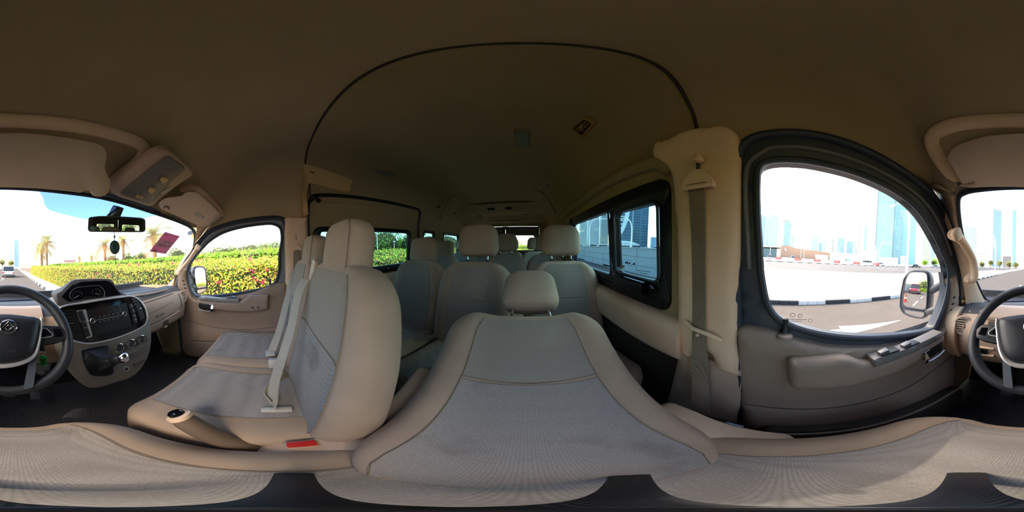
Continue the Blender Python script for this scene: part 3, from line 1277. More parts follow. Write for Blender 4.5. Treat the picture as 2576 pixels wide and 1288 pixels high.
# blue sun band with its cut-out corners
SB = cr([(.118, .335), (.12, .285), (.135, .262), (.17, .250), (.30, .237), (.45, .230), (.56, .227), (.60, .24), (.64, .262), (.70, .275), (.78, .32), (.45, .345)], 5, True)
V, F, dist = sheet(SB, (), .06)
mb = MB()
shellmb(mb, V, F, lambda i: wsp(V[i][0], V[i][1], .0005), lambda i: wsp(V[i][0], V[i][1], -.0005))
mb.build('sun_band', g_band, wind)
mb = MB()
mb.tube([wsp(x, z, .0) for x, z in WSO], .007, 8, closed=True)
mb.build('seal', rubber, wind)
mb = MB()
for k in range(len(WSO)):
    pass
V, F, dist = sheet(inset_loop(WSO, -.012), [WSO], .2)
shellmb(mb, V, F, lambda i: wsp(V[i][0], V[i][1], -.003), lambda i: wsp(V[i][0], V[i][1], -.006))
mb.build('black_border', frit, wind)

# ---- windscreen pillars (A posts)
for num, s in ((3, -1), (4, 1)):
    if s < 0:
        Wc = [(-.375, .535, .325), (-.335, .545, .298), (-.303, .55, .272), (-.325, .60, .215), (-.338, .655, .155), (-.353, .74, .06), (-.362, .83, -.027), (-.362, .934, -.127), (-.352, 1.05, -.245)]
        Wc = [Vector(p) for p in Wc]
    else:
        Wc = [wsp(x, z, .004) for x, z in ((1.12, .30), (1.16, .262), (1.195, .215), (1.235, .17), (1.262, .13), (1.303, .05), (1.322, -.05), (1.332, -.15), (1.315, -.25))]
    if s < 0:
        Dc = [S(s, y, z, .004) for y, z in ((.50, .345), (.55, .33), (.60, .300))] + [ray(u, v) * (k / ray(u, v).x) for u, v, k in ((2372, 540, -.428), (2390, 594, -.425), (2408, 650, -.42), (2424, 720, -.41), (2431, 775, -.40))]
    else:
        Dc = [S(s, y, z, .004) for y, z in ((.41, .335), (.465, .308), (.515, .270), (.58, .205), (.655, .145), (.735, .070), (.80, .0), (.86, -.09), (.905, -.245))]
    Wc = resample(cr([tuple(p) for p in Wc], 5), 25)
    Dc = resample(cr([tuple(p) for p in Dc], 5), 25)
    c = Vector((XC, .3, -.1))

    def post(a, b):
        i = round(b * 24)
        p = Vector(Wc[i]) * (1 - a) + Vector(Dc[i]) * a
        bl = math.sin(PI * a) ** .6
        inn = (c - p)
        inn.z *= .3
        return p + inn.normalized() * .03 * bl
    mb = MB()
    mb.grid(post, 10, 24)
    o = struct(mb.build('trim_%d' % num, plast))
    mb = MB()
    mb.tube([post(a, .10) + (c - post(a, .10)).normalized() * .0005 for a in (0, .1, .25, .4, .6, .8, .95)], .002, 5)
    mb.build('cover_joint', plastk, o)

# ---- outer metal: pillar backs, scuttle and bulkhead close the body
mbo = MB()
for s in (-1,):
    Wq = [wsp(x, z, -.013) for x, z in ((WX, WZ) for WX, WZ in (((-.44, .40), (-.36, .27), (-.375, .12), (-.40, -.02), (-.40, -.15), (-.38, -.27)) if s < 0 else ((1.16, .33), (1.215, .215), (1.272, .135), (1.318, .05), (1.340, -.1), (1.33, -.27))))]
    Dq = [S(s, y, z, -.05 if s < 0 else -.03) for y, z in ((.40, .46), (.58, .38), (.72, .24), (.84, .07), (.92, -.08), (.98, -.27))]
    mbo.grid(lambda a, b: Wq[round(b * 5)].lerp(Dq[round(b * 5)], a), 2, 5)
obk = struct(mbo.build('trim_7', doorfr))
mbo = MB()
mbo.box((XC, 1.42, -.62), (1.95, .04, .80))
mbo.box((XC, 1.30, -.285), (1.95, .30, .03))
mbo.build('bulkhead', blackp, obk)
mbo = MB()
mbo.grid(lambda a, b: (XC + (a - .5) * (1.95 - .3 * b), 1.3 + .75 * b, -.30 - .25 * b * b), 8, 6)
mbo.build('bonnet', MATS['van_paint_white'], obk)

# ---- outer skin of the sides (seen in the door mirrors)
paint = MATS['van_paint_white']
for s, nm in ((-1, 'trim_5'), (1, 'trim_6')):
    mb = MB()
    mb.grid(lambda a, b: S(s, -3.4 + 4.4 * a, -1.35 + (1.02) * b, -.075 - .02 * math.sin(PI * b)), 8, 6)
    o = struct(mb.build(nm, paint))
    mb = MB()
    mb.grid(lambda a, b: S(s, -3.4 + 3.08 * a, .30 + .13 * b, -.07 + .02 * b), 6, 2)
    mb.build('roof_side', paint, o)

# ================================================================== SEATS


class Pad:
    """upholstered cushion: outline half-width w(t), thickness th, crown and side bolsters along the length t 0..1"""

    def __init__(s, O, A, T, N, L, w, th=.05, back=.05, bol=.0, bolu=.72, e=4, r=.05, crown=0.0, prof=None, rt=None):
        s.O, s.A, s.T, s.N = Vector(O), Vector(A).normalized(), Vector(T).normalized(), Vector(N).normalized()
        s.L, s.w, s.th, s.back, s.bol, s.bolu, s.e, s.r, s.crown, s.prof = L, w, th, back, bol, bolu, e, r, crown, prof
        s.rt = rt or r

    def half(s, t):
        w = s.w(t) if callable(s.w) else s.w
        q = t * s.L
        if q < s.r:
            w = w - s.r + math.sqrt(max(0, s.r ** 2 - (s.r - q) ** 2))
        q = (1 - t) * s.L
        if q < s.rt:
            w = w - s.rt + math.sqrt(max(0, s.rt ** 2 - (s.rt - q) ** 2))
        return max(w, .002)

    def depth(s, u, t, side):
        base = max(0, 1 - abs(u) ** s.e) ** (1 / s.e)
        en = max(0, 1 - abs(2 * t - 1) ** 9) ** (1 / 4)
        d = (s.th if side > 0 else s.back) * base * en
        if side > 0:
            b_ = s.bol(t) if callable(s.bol) else s.bol
            d += b_ * math.exp(-((abs(u) - s.bolu) / .20) ** 2) * en * base
            d += s.crown * (1 - u * u) * math.sin(PI * t) * en
        return d * (1 if side > 0 else -1)

    def at(s, u, t, side=1, off=0):
        p = s.O + s.T * (t * s.L) + s.A * (u * s.half(t)) + s.N * (s.depth(u, t, side) + off)
        if s.prof:
            p = p + s.prof(t)
        return p

    def mesh(s, mb=None, nu=22, nt=26):
        mb = mb or MB()
        rings = []
        for j in range(nt + 1):
            t = .5 - .5 * math.cos(PI * j / nt)
            t = .5 * t + .5 * j / nt
            ring = [s.at(math.sin((i / nu - .5) * PI), t, 1) for i in range(nu + 1)]
            ring += [s.at(math.sin((.5 - i / nu) * PI), t, -1) for i in range(1, nu)]
            rings.append(ring)
        return mb.loft(rings, True)

    def insert(s, t0, t1, ui, mb=None, off=.003, nu=14, nt=18, u0=None, round_=0):
        mb = mb or MB()
        f0 = u0 or (lambda t: -ui(t))

        def g(a, b):
            t = t0 + (t1 - t0) * b
            u = f0(t) + (ui(t) - f0(t)) * a
            edge = a < .001 or a > .999 or b < .001 or b > .999
            return s.at(u, t, 1, -.003 if edge else off)

        def gg(a, b):
            # doubled border so the panel has a crisp turned-in edge
            def mp(x, n):
                k = x * (n + 2)
                return 0 if k < .5 else (1 if k > n + 1.5 else max(.004, min(.996, (k - 1) / n)))
            return g(mp(a, nu), mp(b, nt))
        return mb.grid(gg, nu + 2, nt + 2)

    def seam(s, pts, r=.0011, mb=None, off=.003):
        mb = mb or MB()
        return mb.tube([s.at(u, t, 1, off) for u, t in pts], r, 5)


def border(t0, t1, ui, n=14, top=True, bot=True, u0=None):
    f0 = u0 or (lambda t: -ui(t))
    L = [(f0(t0 + (t1 - t0) * k / n), t0 + (t1 - t0) * k / n) for k in range(n + 1)]
    R = [(ui(t0 + (t1 - t0) * k / n), t0 + (t1 - t0) * k / n) for k in range(n + 1)]
    T = [(L[-1][0] + (R[-1][0] - L[-1][0]) * k / 8, t1) for k in range(9)] if top else []
    return L, R, T


def posts(parent, a, b, spread, r=.006, dirv=(1, 0, 0)):
    a, b, dv = Vector(a), Vector(b), Vector(dirv)
    for s in (-1, 1):
        mb = MB()
        mb.tube([a + dv * s * spread, b + dv * s * spread], r, 10)
        mb.build('headrest_post', chrome, parent)
        mb = MB()
        mb.lathe([(.014, 0), (.014, .006), (.009, .010)], a + (b - a).normalized() * .0 + dv * s * spread, (b - a), 14)
        mb.build('post_sleeve', plastk, parent)


# ---- driver's seat, leaned far back
ds = thing('driver_seat', 'reclined driver seat with beige suede sides and grey knit centre panel', 'seat', (-.03, .1, FZ))
ang = math.radians(41)
cush = Pad((-.03, -.20, -.675), (1, 0, 0), (0, 1, .05), (0, -.05, 1), .625, lambda t: .262 + .012 * math.sin(PI * t), th=.065, back=.07, bol=.026, bolu=.80, e=5, r=.07, rt=.15, crown=.004, prof=lambda t: Vector((0, 0, -.035 * max(0, (t - .8) / .2) ** 2)))
cush.mesh().build('seat_cushion', suede, ds, angle=60)
ui = lambda t: .62 + .06 * t
cush.insert(.22, .93, ui).build('cushion_insert', knitm, ds, angle=60)
L, R, T = border(.22, .93, ui)
for q in (L, R):
    cush.seam(q, off=.0045).build('stitching', seam_m, ds)
bk = Pad((-.025, -.06, -.635), (1, 0, 0), (.05, -math.cos(ang), math.sin(ang)), (0, math.sin(ang), math.cos(ang)), .60,
         lambda t: .254 - .022 * t - .02 * max(0, .25 - t), th=.045, back=.085, bol=.030, bolu=.80, e=4, r=.12, rt=.09, crown=.006)
bk.mesh(nt=32).build('backrest', suede, ds, angle=60)
ui2 = lambda t: .70 - .16 * t if t < .68 else .70 - .16 * .68 - .04 * (t - .68)
bk.insert(.03, .62, ui2).build('backrest_insert', knitm, ds, angle=60)
knit_top = knit('knit_beige', rgb(146, 136, 124), rgb(158, 148, 136), 400)
bk.insert(.63, .955, ui2).build('backrest_upper_insert', knit_top, ds, angle=60)
L, R, T = border(.03, .955, ui2)
for q in (L, R, [(ui2(.625) * (k / 6 - 1), .625 + .012 * abs(k / 6 - 1)) for k in range(13)]):
    bk.seam(q).build('stitching', seam_m, ds)
hd = math.radians(37)
hT, hN = Vector((0, -math.cos(hd), math.sin(hd))), Vector((0, math.sin(hd), math.cos(hd)))
h0 = Vector((-.015, -.605, -.255))
hr = Pad(h0, (1, 0, 0), hT, hN, .185, lambda t: .118 - .01 * t, th=.055, back=.05, e=3.2, r=.05, crown=.005)
hr.mesh(nt=20).build('headrest', suede, ds, angle=60)
pt = bk.at(0, .985, 1) - bk.N * .06
posts(ds, Vector((-.015, pt.y, pt.z)), h0 + hT * .03, .067)
# hinge covers and side plastics
for s, x in ((1, .235), (-1, -.285)):
    mb = MB()
    pr = [(-.27, -.60), (-.24, -.545), (-.17, -.548), (-.06, -.60), (.05, -.632), (.07, -.66), (.02, -.72), (-.24, -.74)]
    pr = rnd(pr, .02, 3)
    mb.loft([[Vector((x + s * k, y, z)) for y, z in (pr if k < .04 else [(a * .96 - .004, b * .96 - .024) for a, b in pr])] for k in (-.03, .035, .045)])
    mb.build('hinge_cover', plast2 if s > 0 else plast, ds)
    mb = MB()
    mb.loft([[Vector((x + s * k, y, z)) for y, z in rnd([(-.19, -.572), (-.10, -.592), (-.03, -.618), (.0, -.635), (-.05, -.655), (-.19, -.63)], .012, 3)] for k in (.02, .052)])
    mb.build('recliner_panel', greyp, ds)
    mb = MB()
    mb.tube([Vector((x + s * .05, -.17, -.585)), Vector((x + s * .062, -.11, -.603)), Vector((x + s * .062, -.05, -.63))], .011, 8)
    mb.build('recline_lever', gloss, ds)
mb = MB()
mb.box((-.03, .08, -.84), (.40, .46, .30), bev=.03)
mb.build('seat_base', plastk, ds)
# seat-side armrest folded back on the right of the backrest
ar = Pad((.265, -.14, -.60), (1, 0, 0), (0, -.80, .60), (0, .6, .8), .30, .033, th=.045, back=.045, e=3, r=.03)
ar.mesh(nu=10, nt=14).build('armrest', suede, ds, angle=60)

# ---- double passenger bench
pb = thing('passenger_bench', 'double front passenger bench with two grey insert panels and ridge between them', 'bench', (.745, .1, FZ))
for k, (x, hwid) in enumerate(((.515, .235), (.965, .235))):
    cu = Pad((x, -.16, -.700), (1, 0, 0), (0, 1, .055), (0, -.05, 1), .595, lambda t: hwid + .012 * t, th=.085, back=.08, bol=.010, bolu=.85, e=8, r=.05, rt=.10, crown=.004, prof=lambda t: Vector((0, 0, -.03 * max(0, (t - .8) / .2) ** 2)))
    cu.mesh().build('seat_cushion', suede, pb, angle=60)
    a_, b_ = (-.52, .62) if k == 0 else (-.60, .72)
    u1 = lambda t, b=b_: b + .06 * t
    u0 = lambda t, a=a_: a - .06 * t
    cu.insert(.2, .92, u1, u0=u0).build('cushion_insert', knitm, pb, angle=60)
    L, R, T = border(.2, .92, u1, u0=u0)
    for q in (L, R):
        cu.seam(q, off=.0045).build('stitching', seam_m, pb)
    rl = math.radians(76)
    bT, bN = Vector((0, -math.cos(rl), math.sin(rl))), Vector((0, math.sin(rl), math.cos(rl)))
    xb = (.47, .93)[k]
    bb = Pad((xb, -.085, -.655), (1, 0, 0), bT, bN, .635, lambda t, k=k: .245 - .055 * max(0, (t - .55) / .45) ** 2, th=.055, back=.075, bol=.028, bolu=.86, e=3.6, r=.12, rt=.10, crown=.008)
    bb.mesh(nt=32).build('backrest', suede, pb, angle=60)
    ui3 = lambda t: .78 - .08 * t
    bb.insert(.06, .60, ui3).build('backrest_insert', knitm, pb, angle=60)
    bb.insert(.608, .95, ui3).build('backrest_upper_insert', knit_top, pb, angle=60)
    L, R, T = border(.06, .95, ui3)
    for q in (L, R, [(ui3(.605) * (q / 6 - 1), .605) for q in range(13)]):
        bb.seam(q).build('stitching', seam_m, pb)
    hx = (.495, .905)[k]
    hh = Pad((hx, -.236, -.076), (1, 0, 0), (0, -.20, .98), (0, .98, .20), .175, lambda t: .132 - .012 * t, th=.058, back=.045, e=3.0, r=.05, rt=.06, crown=.006)
    hh.mesh(nt=22).build('headrest', suede, pb, angle=60)
    for s in (-1, 1):
        hh.seam([(s * .80, .04 + .92 * q / 16) for q in range(17)], r=.0014).build('stitching', seam_m, pb)
    posts(pb, (hx, -.23, -.085), (hx, -.236, -.03), .07)
mb = MB()
mb.box((.74, .08, -.86), (.82, .44, .27), bev=.03)
mb.build('bench_base', plastk, pb)
# belt outlet on the shoulder of the inner backrest
bo = thing('belt_outlet', 'taupe oval belt outlet bezel on bench backrest shoulder', 'bezel', (.66, -.17, -.06))
Pb = Plane((.66, -.165, -.075), (1, 0, 0), (0, -.24, .97))
mb = MB()
mb.prism([Pb.at(a, b, .0) for a, b in rnd([(-.026, -.055), (.026, -.055), (.026, .05), (-.026, .05)], .018, 5)], Pb.n * .016, bev=.005)
mb.build('bezel_ring', plast2, bo)
mb = MB()
mb.prism([Pb.at(a, b, .012) for a, b in rnd([(-.017, -.045), (.017, -.045), (.017, .036), (-.017, .036)], .012, 5)], Pb.n * .006, bev=.002)
mb.build('bezel_slot', blackp, bo)
mb = MB()
for a in (-.009, .009):
    mb.tube([Pb.at(a, .03, .018), Pb.at(a, -.01, .024)], .005, 8)
mb.tube([Pb.at(-.014, -.012, .022), Pb.at(.014, -.012, .022)], .004, 8)
mb.build('belt_guide', greyp, bo)

# ---- rear rows
proto = thing('passenger_chair', None, 'seat', (0, 0, 0), 'seats in the rear rows')
cu = Pad((0, -.20, .33), (1, 0, 0), (0, 1, .06), (0, -.06, 1), .50, lambda t: .232, th=.07, back=.06, bol=.014, bolu=.82, e=5, r=.06, rt=.10, crown=.004)
cu.mesh(nu=14, nt=16).build('seat_cushion', suede, proto, angle=60)
cu.insert(.2, .93, lambda t: .62).build('cushion_insert', knitm, proto, angle=60)
rl = math.radians(76)
bb = Pad((0, -.16, .36), (1, 0, 0), (0, -math.cos(rl), math.sin(rl)), (0, math.sin(rl), math.cos(rl)), .56, lambda t: .245 - .050 * max(0, (t - .5) / .5) ** 2, th=.05, back=.06, bol=.024, bolu=.80, e=3.6, r=.10, rt=.11, crown=.008)
bb.mesh(nu=16, nt=22).build('backrest', suede, proto, angle=60)
bb.insert(.05, .58, lambda t: .62 - .04 * t, nu=8, nt=10).build('backrest_insert', knitm, proto, angle=60)
bb.insert(.585, .95, lambda t: .62 - .04 * t, nu=8, nt=10).build('backrest_upper_insert', knit_top, proto, angle=60)
hh = Pad((0, -.325, .935), (1, 0, 0), (0, -.16, .99), (0, .99, .16), .205, lambda t: .135 - .012 * t, th=.055, back=.045, e=3.4, r=.05, rt=.07, crown=.006)
hh.mesh(nu=14, nt=16).build('headrest', suede, proto, angle=60)
posts(proto, (0, -.31, .905), (0, -.325, .97), .065, .005)
for s in (-1, 1):
    mb = MB()
    mb.tube([(s * .17, .22, .0), (s * .17, .20, .30), (s * .17, -.16, .31), (s * .17, -.20, .0)], .014, 8)
    mb.build('seat_frame', plastk, proto)
ROWS = [
    (-.225, -.725, 1.0, 'rear seat behind the driver by the sliding window'),
    (.305, -.665, 1.0, 'middle second row seat behind the gap between front seats'),
    (.785, -.74, 1.0, 'second row seat nearest to the sliding door'),
    (-.235, -1.55, 1, 'third row seat behind the seat by the sliding window'),
    (.235, -1.52, 1, 'third row seat seen behind the tall middle headrest'),
    (1.04, -1.55, 1, 'single third row seat by the passenger side wall'),
    (-.14, -2.40, 1, 'back row seat against the driver side wall before the rear door'),
    (.27, -2.40, 1, 'back row seat beside the seat at the driver side wall'),
    (.70, -2.40, 1, 'back row seat second from the passenger side wall'),
    (1.10, -2.40, 1, 'back row seat in the corner of the passenger side wall'),
]
for i, (x, y, k, lab) in enumerate(ROWS):
    if i == 0:
        proto.location = (x, y, FZ)
        proto['label'] = lab
    else:
        r_ = dup(proto, (x, y, FZ), 0, lab)
        if i in (2, 5):      # headrests pushed down
            for ch in r_.children:
                if ch.name.startswith('headrest'):
                    ch.location = (0, 0, -.055)
# belts lying on the second row seat by the sliding door
bl = thing('lap_belt', 'pale lap belt with buckle lying loose on second row seat', 'seat belt', (.70, -.60, -.58))
zc = -.592
mb = MB()
mb.ribbon([(1.0, -.80, zc + .02), (.95, -.74, zc + .02), (.88, -.70, zc + .012), (.82, -.62, zc + .008), (.77, -.55, zc + .006)], .045, (.6, .6, 0), .002)
mb.build('webbing', belt_m, bl)
mb = MB()
mb.box((.74, -.53, zc + .014), (.07, .10, .022), Matrix.Rotation(-.6, 3, 'Z'), bev=.008)
mb.build('buckle', greyp, bl)
mb = MB()
mb.box((.97, -.72, zc + .02), (.06, .085, .02), Matrix.Rotation(.5, 3, 'Z'), bev=.006)
mb.build('latch', M('plastic_pale', rgb(180, 176, 166), .5), bl)
b2_ = thing('lap_belt', 'brown lap belt end with pale buckle between second row seats', 'seat belt', (.6, -.70, -.58))
mb = MB()
mb.ribbon([(.50, -.82, zc + .03), (.56, -.74, zc + .016), (.62, -.68, zc + .012), (.66, -.63, zc + .008)], .045, (.6, -.6, 0), .002)
mb.build('webbing', belt_dk, b2_)
mb = MB()
mb.box((.69, -.605, zc + .014), (.05, .085, .022), Matrix.Rotation(-.9, 3, 'Z'), bev=.007)
mb.build('buckle', MATS['plastic_pale'], b2_)

# ================================================================== SEAT BELTS (front)
db = thing('seat_belt', 'brown driver seat belt hanging down the left door pillar', 'seat belt', S(-1, -.23, .2, .05))
Pd = lambda y, z, d=.05: S(-1, y, z, d)
mb = MB()
pts = [Pd(-.236, .19, .060), Pd(-.234, .05, .052), Pd(-.228, -.12, .052), Pd(-.222, -.262, .056), Pd(-.212, -.36, .062), Pd(-.196, -.50, .075), Pd(-.175, -.65, .10), Pd(-.150, -.80, .115)]
pts = [Vector(p) for p in cr([tuple(p) for p in pts], 4)]
mb.ribbon(pts, .052, [(.0 + .25 * math.sin(i / 5), 1, 0) for i in range(len(pts))], .0014)
mb.build('webbing', belt_dk, db)
mb = MB()
mb.loft([[Pd(y, z, d) for y, z in rnd([(-.276, .180), (-.270, .196), (-.250, .226), (-.238, .232), (-.215, .232), (-.200, .222), (-.183, .198), (-.178, .182), (-.190, .178), (-.20, .19), (-.262, .19), (-.268, .176)], .005, 3)] for d in (.05, .072, .076)])
mb.build('shoulder_loop', plast, db)
mb = MB()
mb.tube([Pd(-.272, .182, .07), Pd(-.23, .178, .078), Pd(-.182, .182, .07)], .007, 8)
mb.build('loop_lip', plast, db)
mb = MB()
mb.box(Pd(-.226, .275, .066), (.026, .022, .026), Matrix.Rotation(.3, 3, 'X'), bev=.006)
mb.build('height_button', plast, db)
mb = MB()
mb.tube([Pd(-.272, -.232, .058), Pd(-.24, -.245, .066), Pd(-.18, -.252, .066), Pd(-.150, -.268, .056)], .007, 8)
mb.lathe([(.006, 0), (.005, .006), (.001, .007)], Pd(-.222, -.266, .062), (1, 0, 0), 12)
mb.build('belt_guide', plast, db)

rb = thing('seat_belt', 'brown passenger belt hanging down the right door pillar', 'seat belt', S(1, -.2, .05, .05))
Pr = lambda y, z, d=.05: S(1, y, z, d)
mb = MB()
mb.ribbon([Pr(-.200, .035, .062), Pr(-.190, -.15, .060), Pr(-.165, -.35, .065), Pr(-.13, -.55, .085), Pr(-.08, -.73, .11)], .046, [(0, 1, .1)] * 5, .0014)
mb.ribbon([Pr(-.215, .03, .056), Pr(-.23, -.2, .056), Pr(-.24, -.45, .07), Pr(-.20, -.70, .10)], .046, [(.3, 1, 0)] * 4, .0014)
mb.build('webbing', belt_dk, rb)
mb = MB()
mb.loft([[Pr(y, z, d) for y, z in rnd([(-.243, .03), (-.232, .05), (-.216, .068), (-.195, .068), (-.178, .05), (-.166, .03), (-.175, .022), (-.19, .034), (-.225, .034), (-.235, .022)], .004, 3)] for d in (.045, .066)])
mb.build('shoulder_loop', plast, rb)
mb = MB()
mb.box(Pr(-.203, .085, .058), (.02, .02, .022), bev=.005)
mb.build('height_button', plast, rb)

mbelt = thing('seat_belt', 'pale middle seat belt running from backrest shoulder to white buckle on bench', 'seat belt', (.5, -.02, -.58))
belt_path = [(.658, -.135, -.105), (.640, -.100, -.16), (.600, -.060, -.28), (.56, -.015, -.40), (.51, .020, -.50), (.455, .030, -.565), (.435, .026, -.592)]
mb = MB()
bp_ = cr(belt_path, 4)
mb.ribbon(bp_, .048, [(.8, .25, .3)] * len(bp_), .0014)
bp2 = cr([(.455, .03, -.572), (.50, .045, -.565), (.57, .02, -.55), (.625, -.01, -.56), (.66, -.03, -.585)], 4)
mb.ribbon(bp2, .046, [(.1, .5, 1)] * len(bp2), .0014)
mb.build('webbing', belt_m, mbelt)
mb = MB()
mb.box((.432, .022, -.598), (.024, .085, .022), Matrix.Rotation(.1, 3, 'Y'), bev=.006)
mb.build('latch_plate', MATS['plastic_pale'], mbelt)
b3 = thing('belt_buckle', 'white belt buckle on a short strap at the bench side', 'buckle', (.37, -.02, -.64))
mb = MB()
mb.box((.372, -.018, -.636), (.062, .078, .030), Matrix.Rotation(.35, 3, 'Y') @ Matrix.Rotation(-.15, 3, 'Z'), bev=.008)
mb.build('buckle_body', MATS['plastic_pale'], b3)
mb = MB()
mb.ribbon([(.345, -.02, -.655), (.32, -.025, -.69), (.305, -.03, -.76)], .05, (0, 1, 0), .003)
mb.build('buckle_strap', belt_m, b3)
ob_ = thing('seat_belt', 'outer passenger belt across the far bench backrest to a white buckle', 'seat belt', (.95, -.02, -.5))
mb = MB()
bp3 = cr([(1.20, -.17, -.12), (1.10, -.11, -.25), (1.0, -.055, -.38), (.93, -.01, -.49), (.86, .03, -.565)], 4)
mb.ribbon(bp3, .046, [(.7, .2, .5)] * len(bp3), .0014)
bp3 = cr([(1.21, -.18, -.2), (1.08, -.115, -.38), (.98, -.055, -.5), (.865, .03, -.585)], 4)
mb.ribbon(bp3, .046, [(.7, .2, .5)] * len(bp3), .0014)
mb.build('webbing', belt_m, ob_)
mb = MB()
mb.box((.845, .038, -.573), (.05, .05, .016), bev=.004)
mb.build('latch_plate', MATS['plastic_pale'], ob_)
b4 = thing('belt_buckle', 'white belt buckle standing in the gap between bench cushions', 'buckle', (.76, .02, -.60))
mb = MB()
mb.box((.765, .018, -.590), (.05, .06, .055), Matrix.Rotation(.3, 3, 'Y'), bev=.008)
mb.build('buckle_body', MATS['plastic_pale'], b4)
mb = MB()
mb.ribbon([(.745, .014, -.605), (.70, .0, -.612), (.655, -.01, -.62)], .05, (0, 1, 0), .004)
mb.build('buckle_strap', belt_m, b4)
b5 = thing('belt_buckle', 'driver belt buckle with red release button beside the driver seat', 'buckle', (.24, -.02, -.66))
mb = MB()
mb.box((.262, -.012, -.630), (.032, .058, .060), bev=.008)
mb.build('buckle_body', plast2, b5)
mb = MB()
mb.box((.260, -.012, -.600), (.024, .050, .008), bev=.003)
mb.build('release_button', redm, b5)
# handbrake between the seats
hbk = thing('handbrake', 'taupe handbrake lever with dark release button between front seats', 'handbrake', (.34, .2, -.8))
P0, P1 = Vector((.268, .0, -.76)), Vector((.288, .208, -.505))
mb = MB()
mb.tube([P0 + (P1 - P0) * k for k in (0, .2, .5, .8, .93, 1)], lambda t: .030 + .0 * t if t < .9 else .027, 12)
mb.build('lever_grip', M('plastic_brown', rgb(112, 94, 78), .55), hbk)
mb = MB()
mb.lathe([(.030, 0), (.031, .012), (.024, .016)], P1, P1 - P0, 16)
mb.build('grip_collar', MATS['plastic_pale'] if False else plast, hbk)
mb = MB()
mb.lathe([(.020, .01), (.020, .026), (.015, .031)], P1, P1 - P0, 16)
mb.build('release_button', gloss, hbk)
mb = MB()
mb.box((.25, .02, -.86), (.10, .20, .16), bev=.02)
mb.build('lever_base', plastk, hbk)

# ================================================================== little tripod under the camera
tp = thing('mini_tripod', 'small black ribbed tripod standing on the driver seat cushion', 'tripod', (.0, 0, -.595))
nad = ray(0, H_ - .001)      # the stick is in line with the camera, a little out of plumb
na = nad.orthogonal().normalized()
mb = MB()
mb.lathe([(.004, .33), (.0085, .335), (.0085, .39), (.012, .392), (.012, .455)], (0, 0, 0), nad, 18)
mb.build('stick', M('tripod_black', rgb(14, 14, 18), .4), tp)
a = nad * .44
for px_ in ((.148, .017), (-.088, -.082), (-.066, .178)):
    e = Vector((px_[0], px_[1], -.603))
    d_ = (e - a)
    side = d_.cross(nad).normalized()
    rings = []
    for k in range(13):
        t_ = k / 12
        c = a + d_ * t_ - nad * (.02 * math.sin(PI * t_))
        ww = .011 + .007 * t_ ** 1.5
        rings.append([c + side * x * ww - nad * z for x, z in ((1, -.006), (1, .004), (.6, .008), (-.6, .008), (-1, .004), (-1, -.006))])
    mb = MB()
    mb.loft(rings)
    mb.build('leg', pic, tp)

# ================================================================== DASHBOARD
dash = thing('dashboard', 'taupe dashboard with glovebox lid running the full width under the windscreen', 'dashboard', (XC, .9, -.6))


def dsec(x):
    """dashboard section (Y, Z) at X: from the windscreen foot over the crest to the underside"""
    q = (x - XC) / .9
    yw = 1.20 - .2 * q * q            # windscreen foot
    side = max(0, (abs(q) - .80) / .2)
    yf = .735 + .10 * side ** 2       # rear face
    zc = -.215 - .035 * side
    pas = max(0, min(1, (x - .60) / .12))
    zb = -.555 + .02 * pas
    pts = [(yw + .02, -.300), (yw, -.268), (yw - .06, -.252), (yw - .17, -.232), (yf + .12, zc + .002), (yf + .055, zc - .006), (yf + .018, zc - .03), (yf - .006, zc - .075), (yf - .016, zc - .14), (yf - .012, zc - .20),
           (yf + .004, zc - .27), (yf + .03, zb + .03), (yf + .075, zb), (yf + .25, zb - .02), (yf + .30, -.40)]
    return pts


xs = [-.462, -.455, -.43, -.39, -.34, -.28, -.2, -.1, 0, .1, .2, .35, .5, .6, .66, .72, .8, .9, 1.0, 1.1, 1.18, 1.24, 1.28, 1.305, 1.312]
rings = []
for i, x in enumerate(xs):
    e = (.80, .93, 1)[min(i, len(xs) - 1 - i, 2)]
    ps = cr(dsec(x), 3)
    cy, cz = np.mean([p[0] for p in ps]), np.mean([p[1] for p in ps])
    rings.append([Vector((x, cy + (y - cy) * e, cz + (z - cz) * e)) for y, z in ps])
mb = MB()
mb.loft(rings)
mb.build('dash_body', plast2, dash, angle=50)
# soft grey top pad
mb = MB()


def padp(a, b, s=1):
    x = -.44 + 1.72 * a
    p = dsec(x)
    ps = [(p[1][0], p[1][1] + .006), (p[2][0], p[2][1] + .007), (p[3][0], p[3][1] + .008), (p[4][0], p[4][1] + .008), (p[5][0], p[5][1] + .006), (p[6][0] - .001, p[6][1] + .002)]
    i = b * 5
    k = min(4, int(i))
    f = i - k
    return Vector((x, ps[k][0] + (ps[k + 1][0] - ps[k][0]) * f, ps[k][1] + (ps[k + 1][1] - ps[k][1]) * f))


mb.grid(padp, 40, 10)
mb.build('top_pad', plastd, dash)
# driver side: recessed tray behind the wheel with its lip
Pw = Plane((0, .735, -.30), (1, 0, 0), (0, .12, 1))
mb = MB()
mb.loft([[Vector((x, y, z)) for y, z in rnd([(.722, -.262), (.722, -.242), (.775, -.205), (.83, -.205), (.83, -.262)], .006, 3)] for x in (-.24, -.232, .10, .125)])
mb.build('tray_lip', plast2, dash)
mb = MB()
mb.box((-.06, .7225, -.285), (.33, .012, .034), bev=.005)
mb.build('tray_slot', plastk, dash)
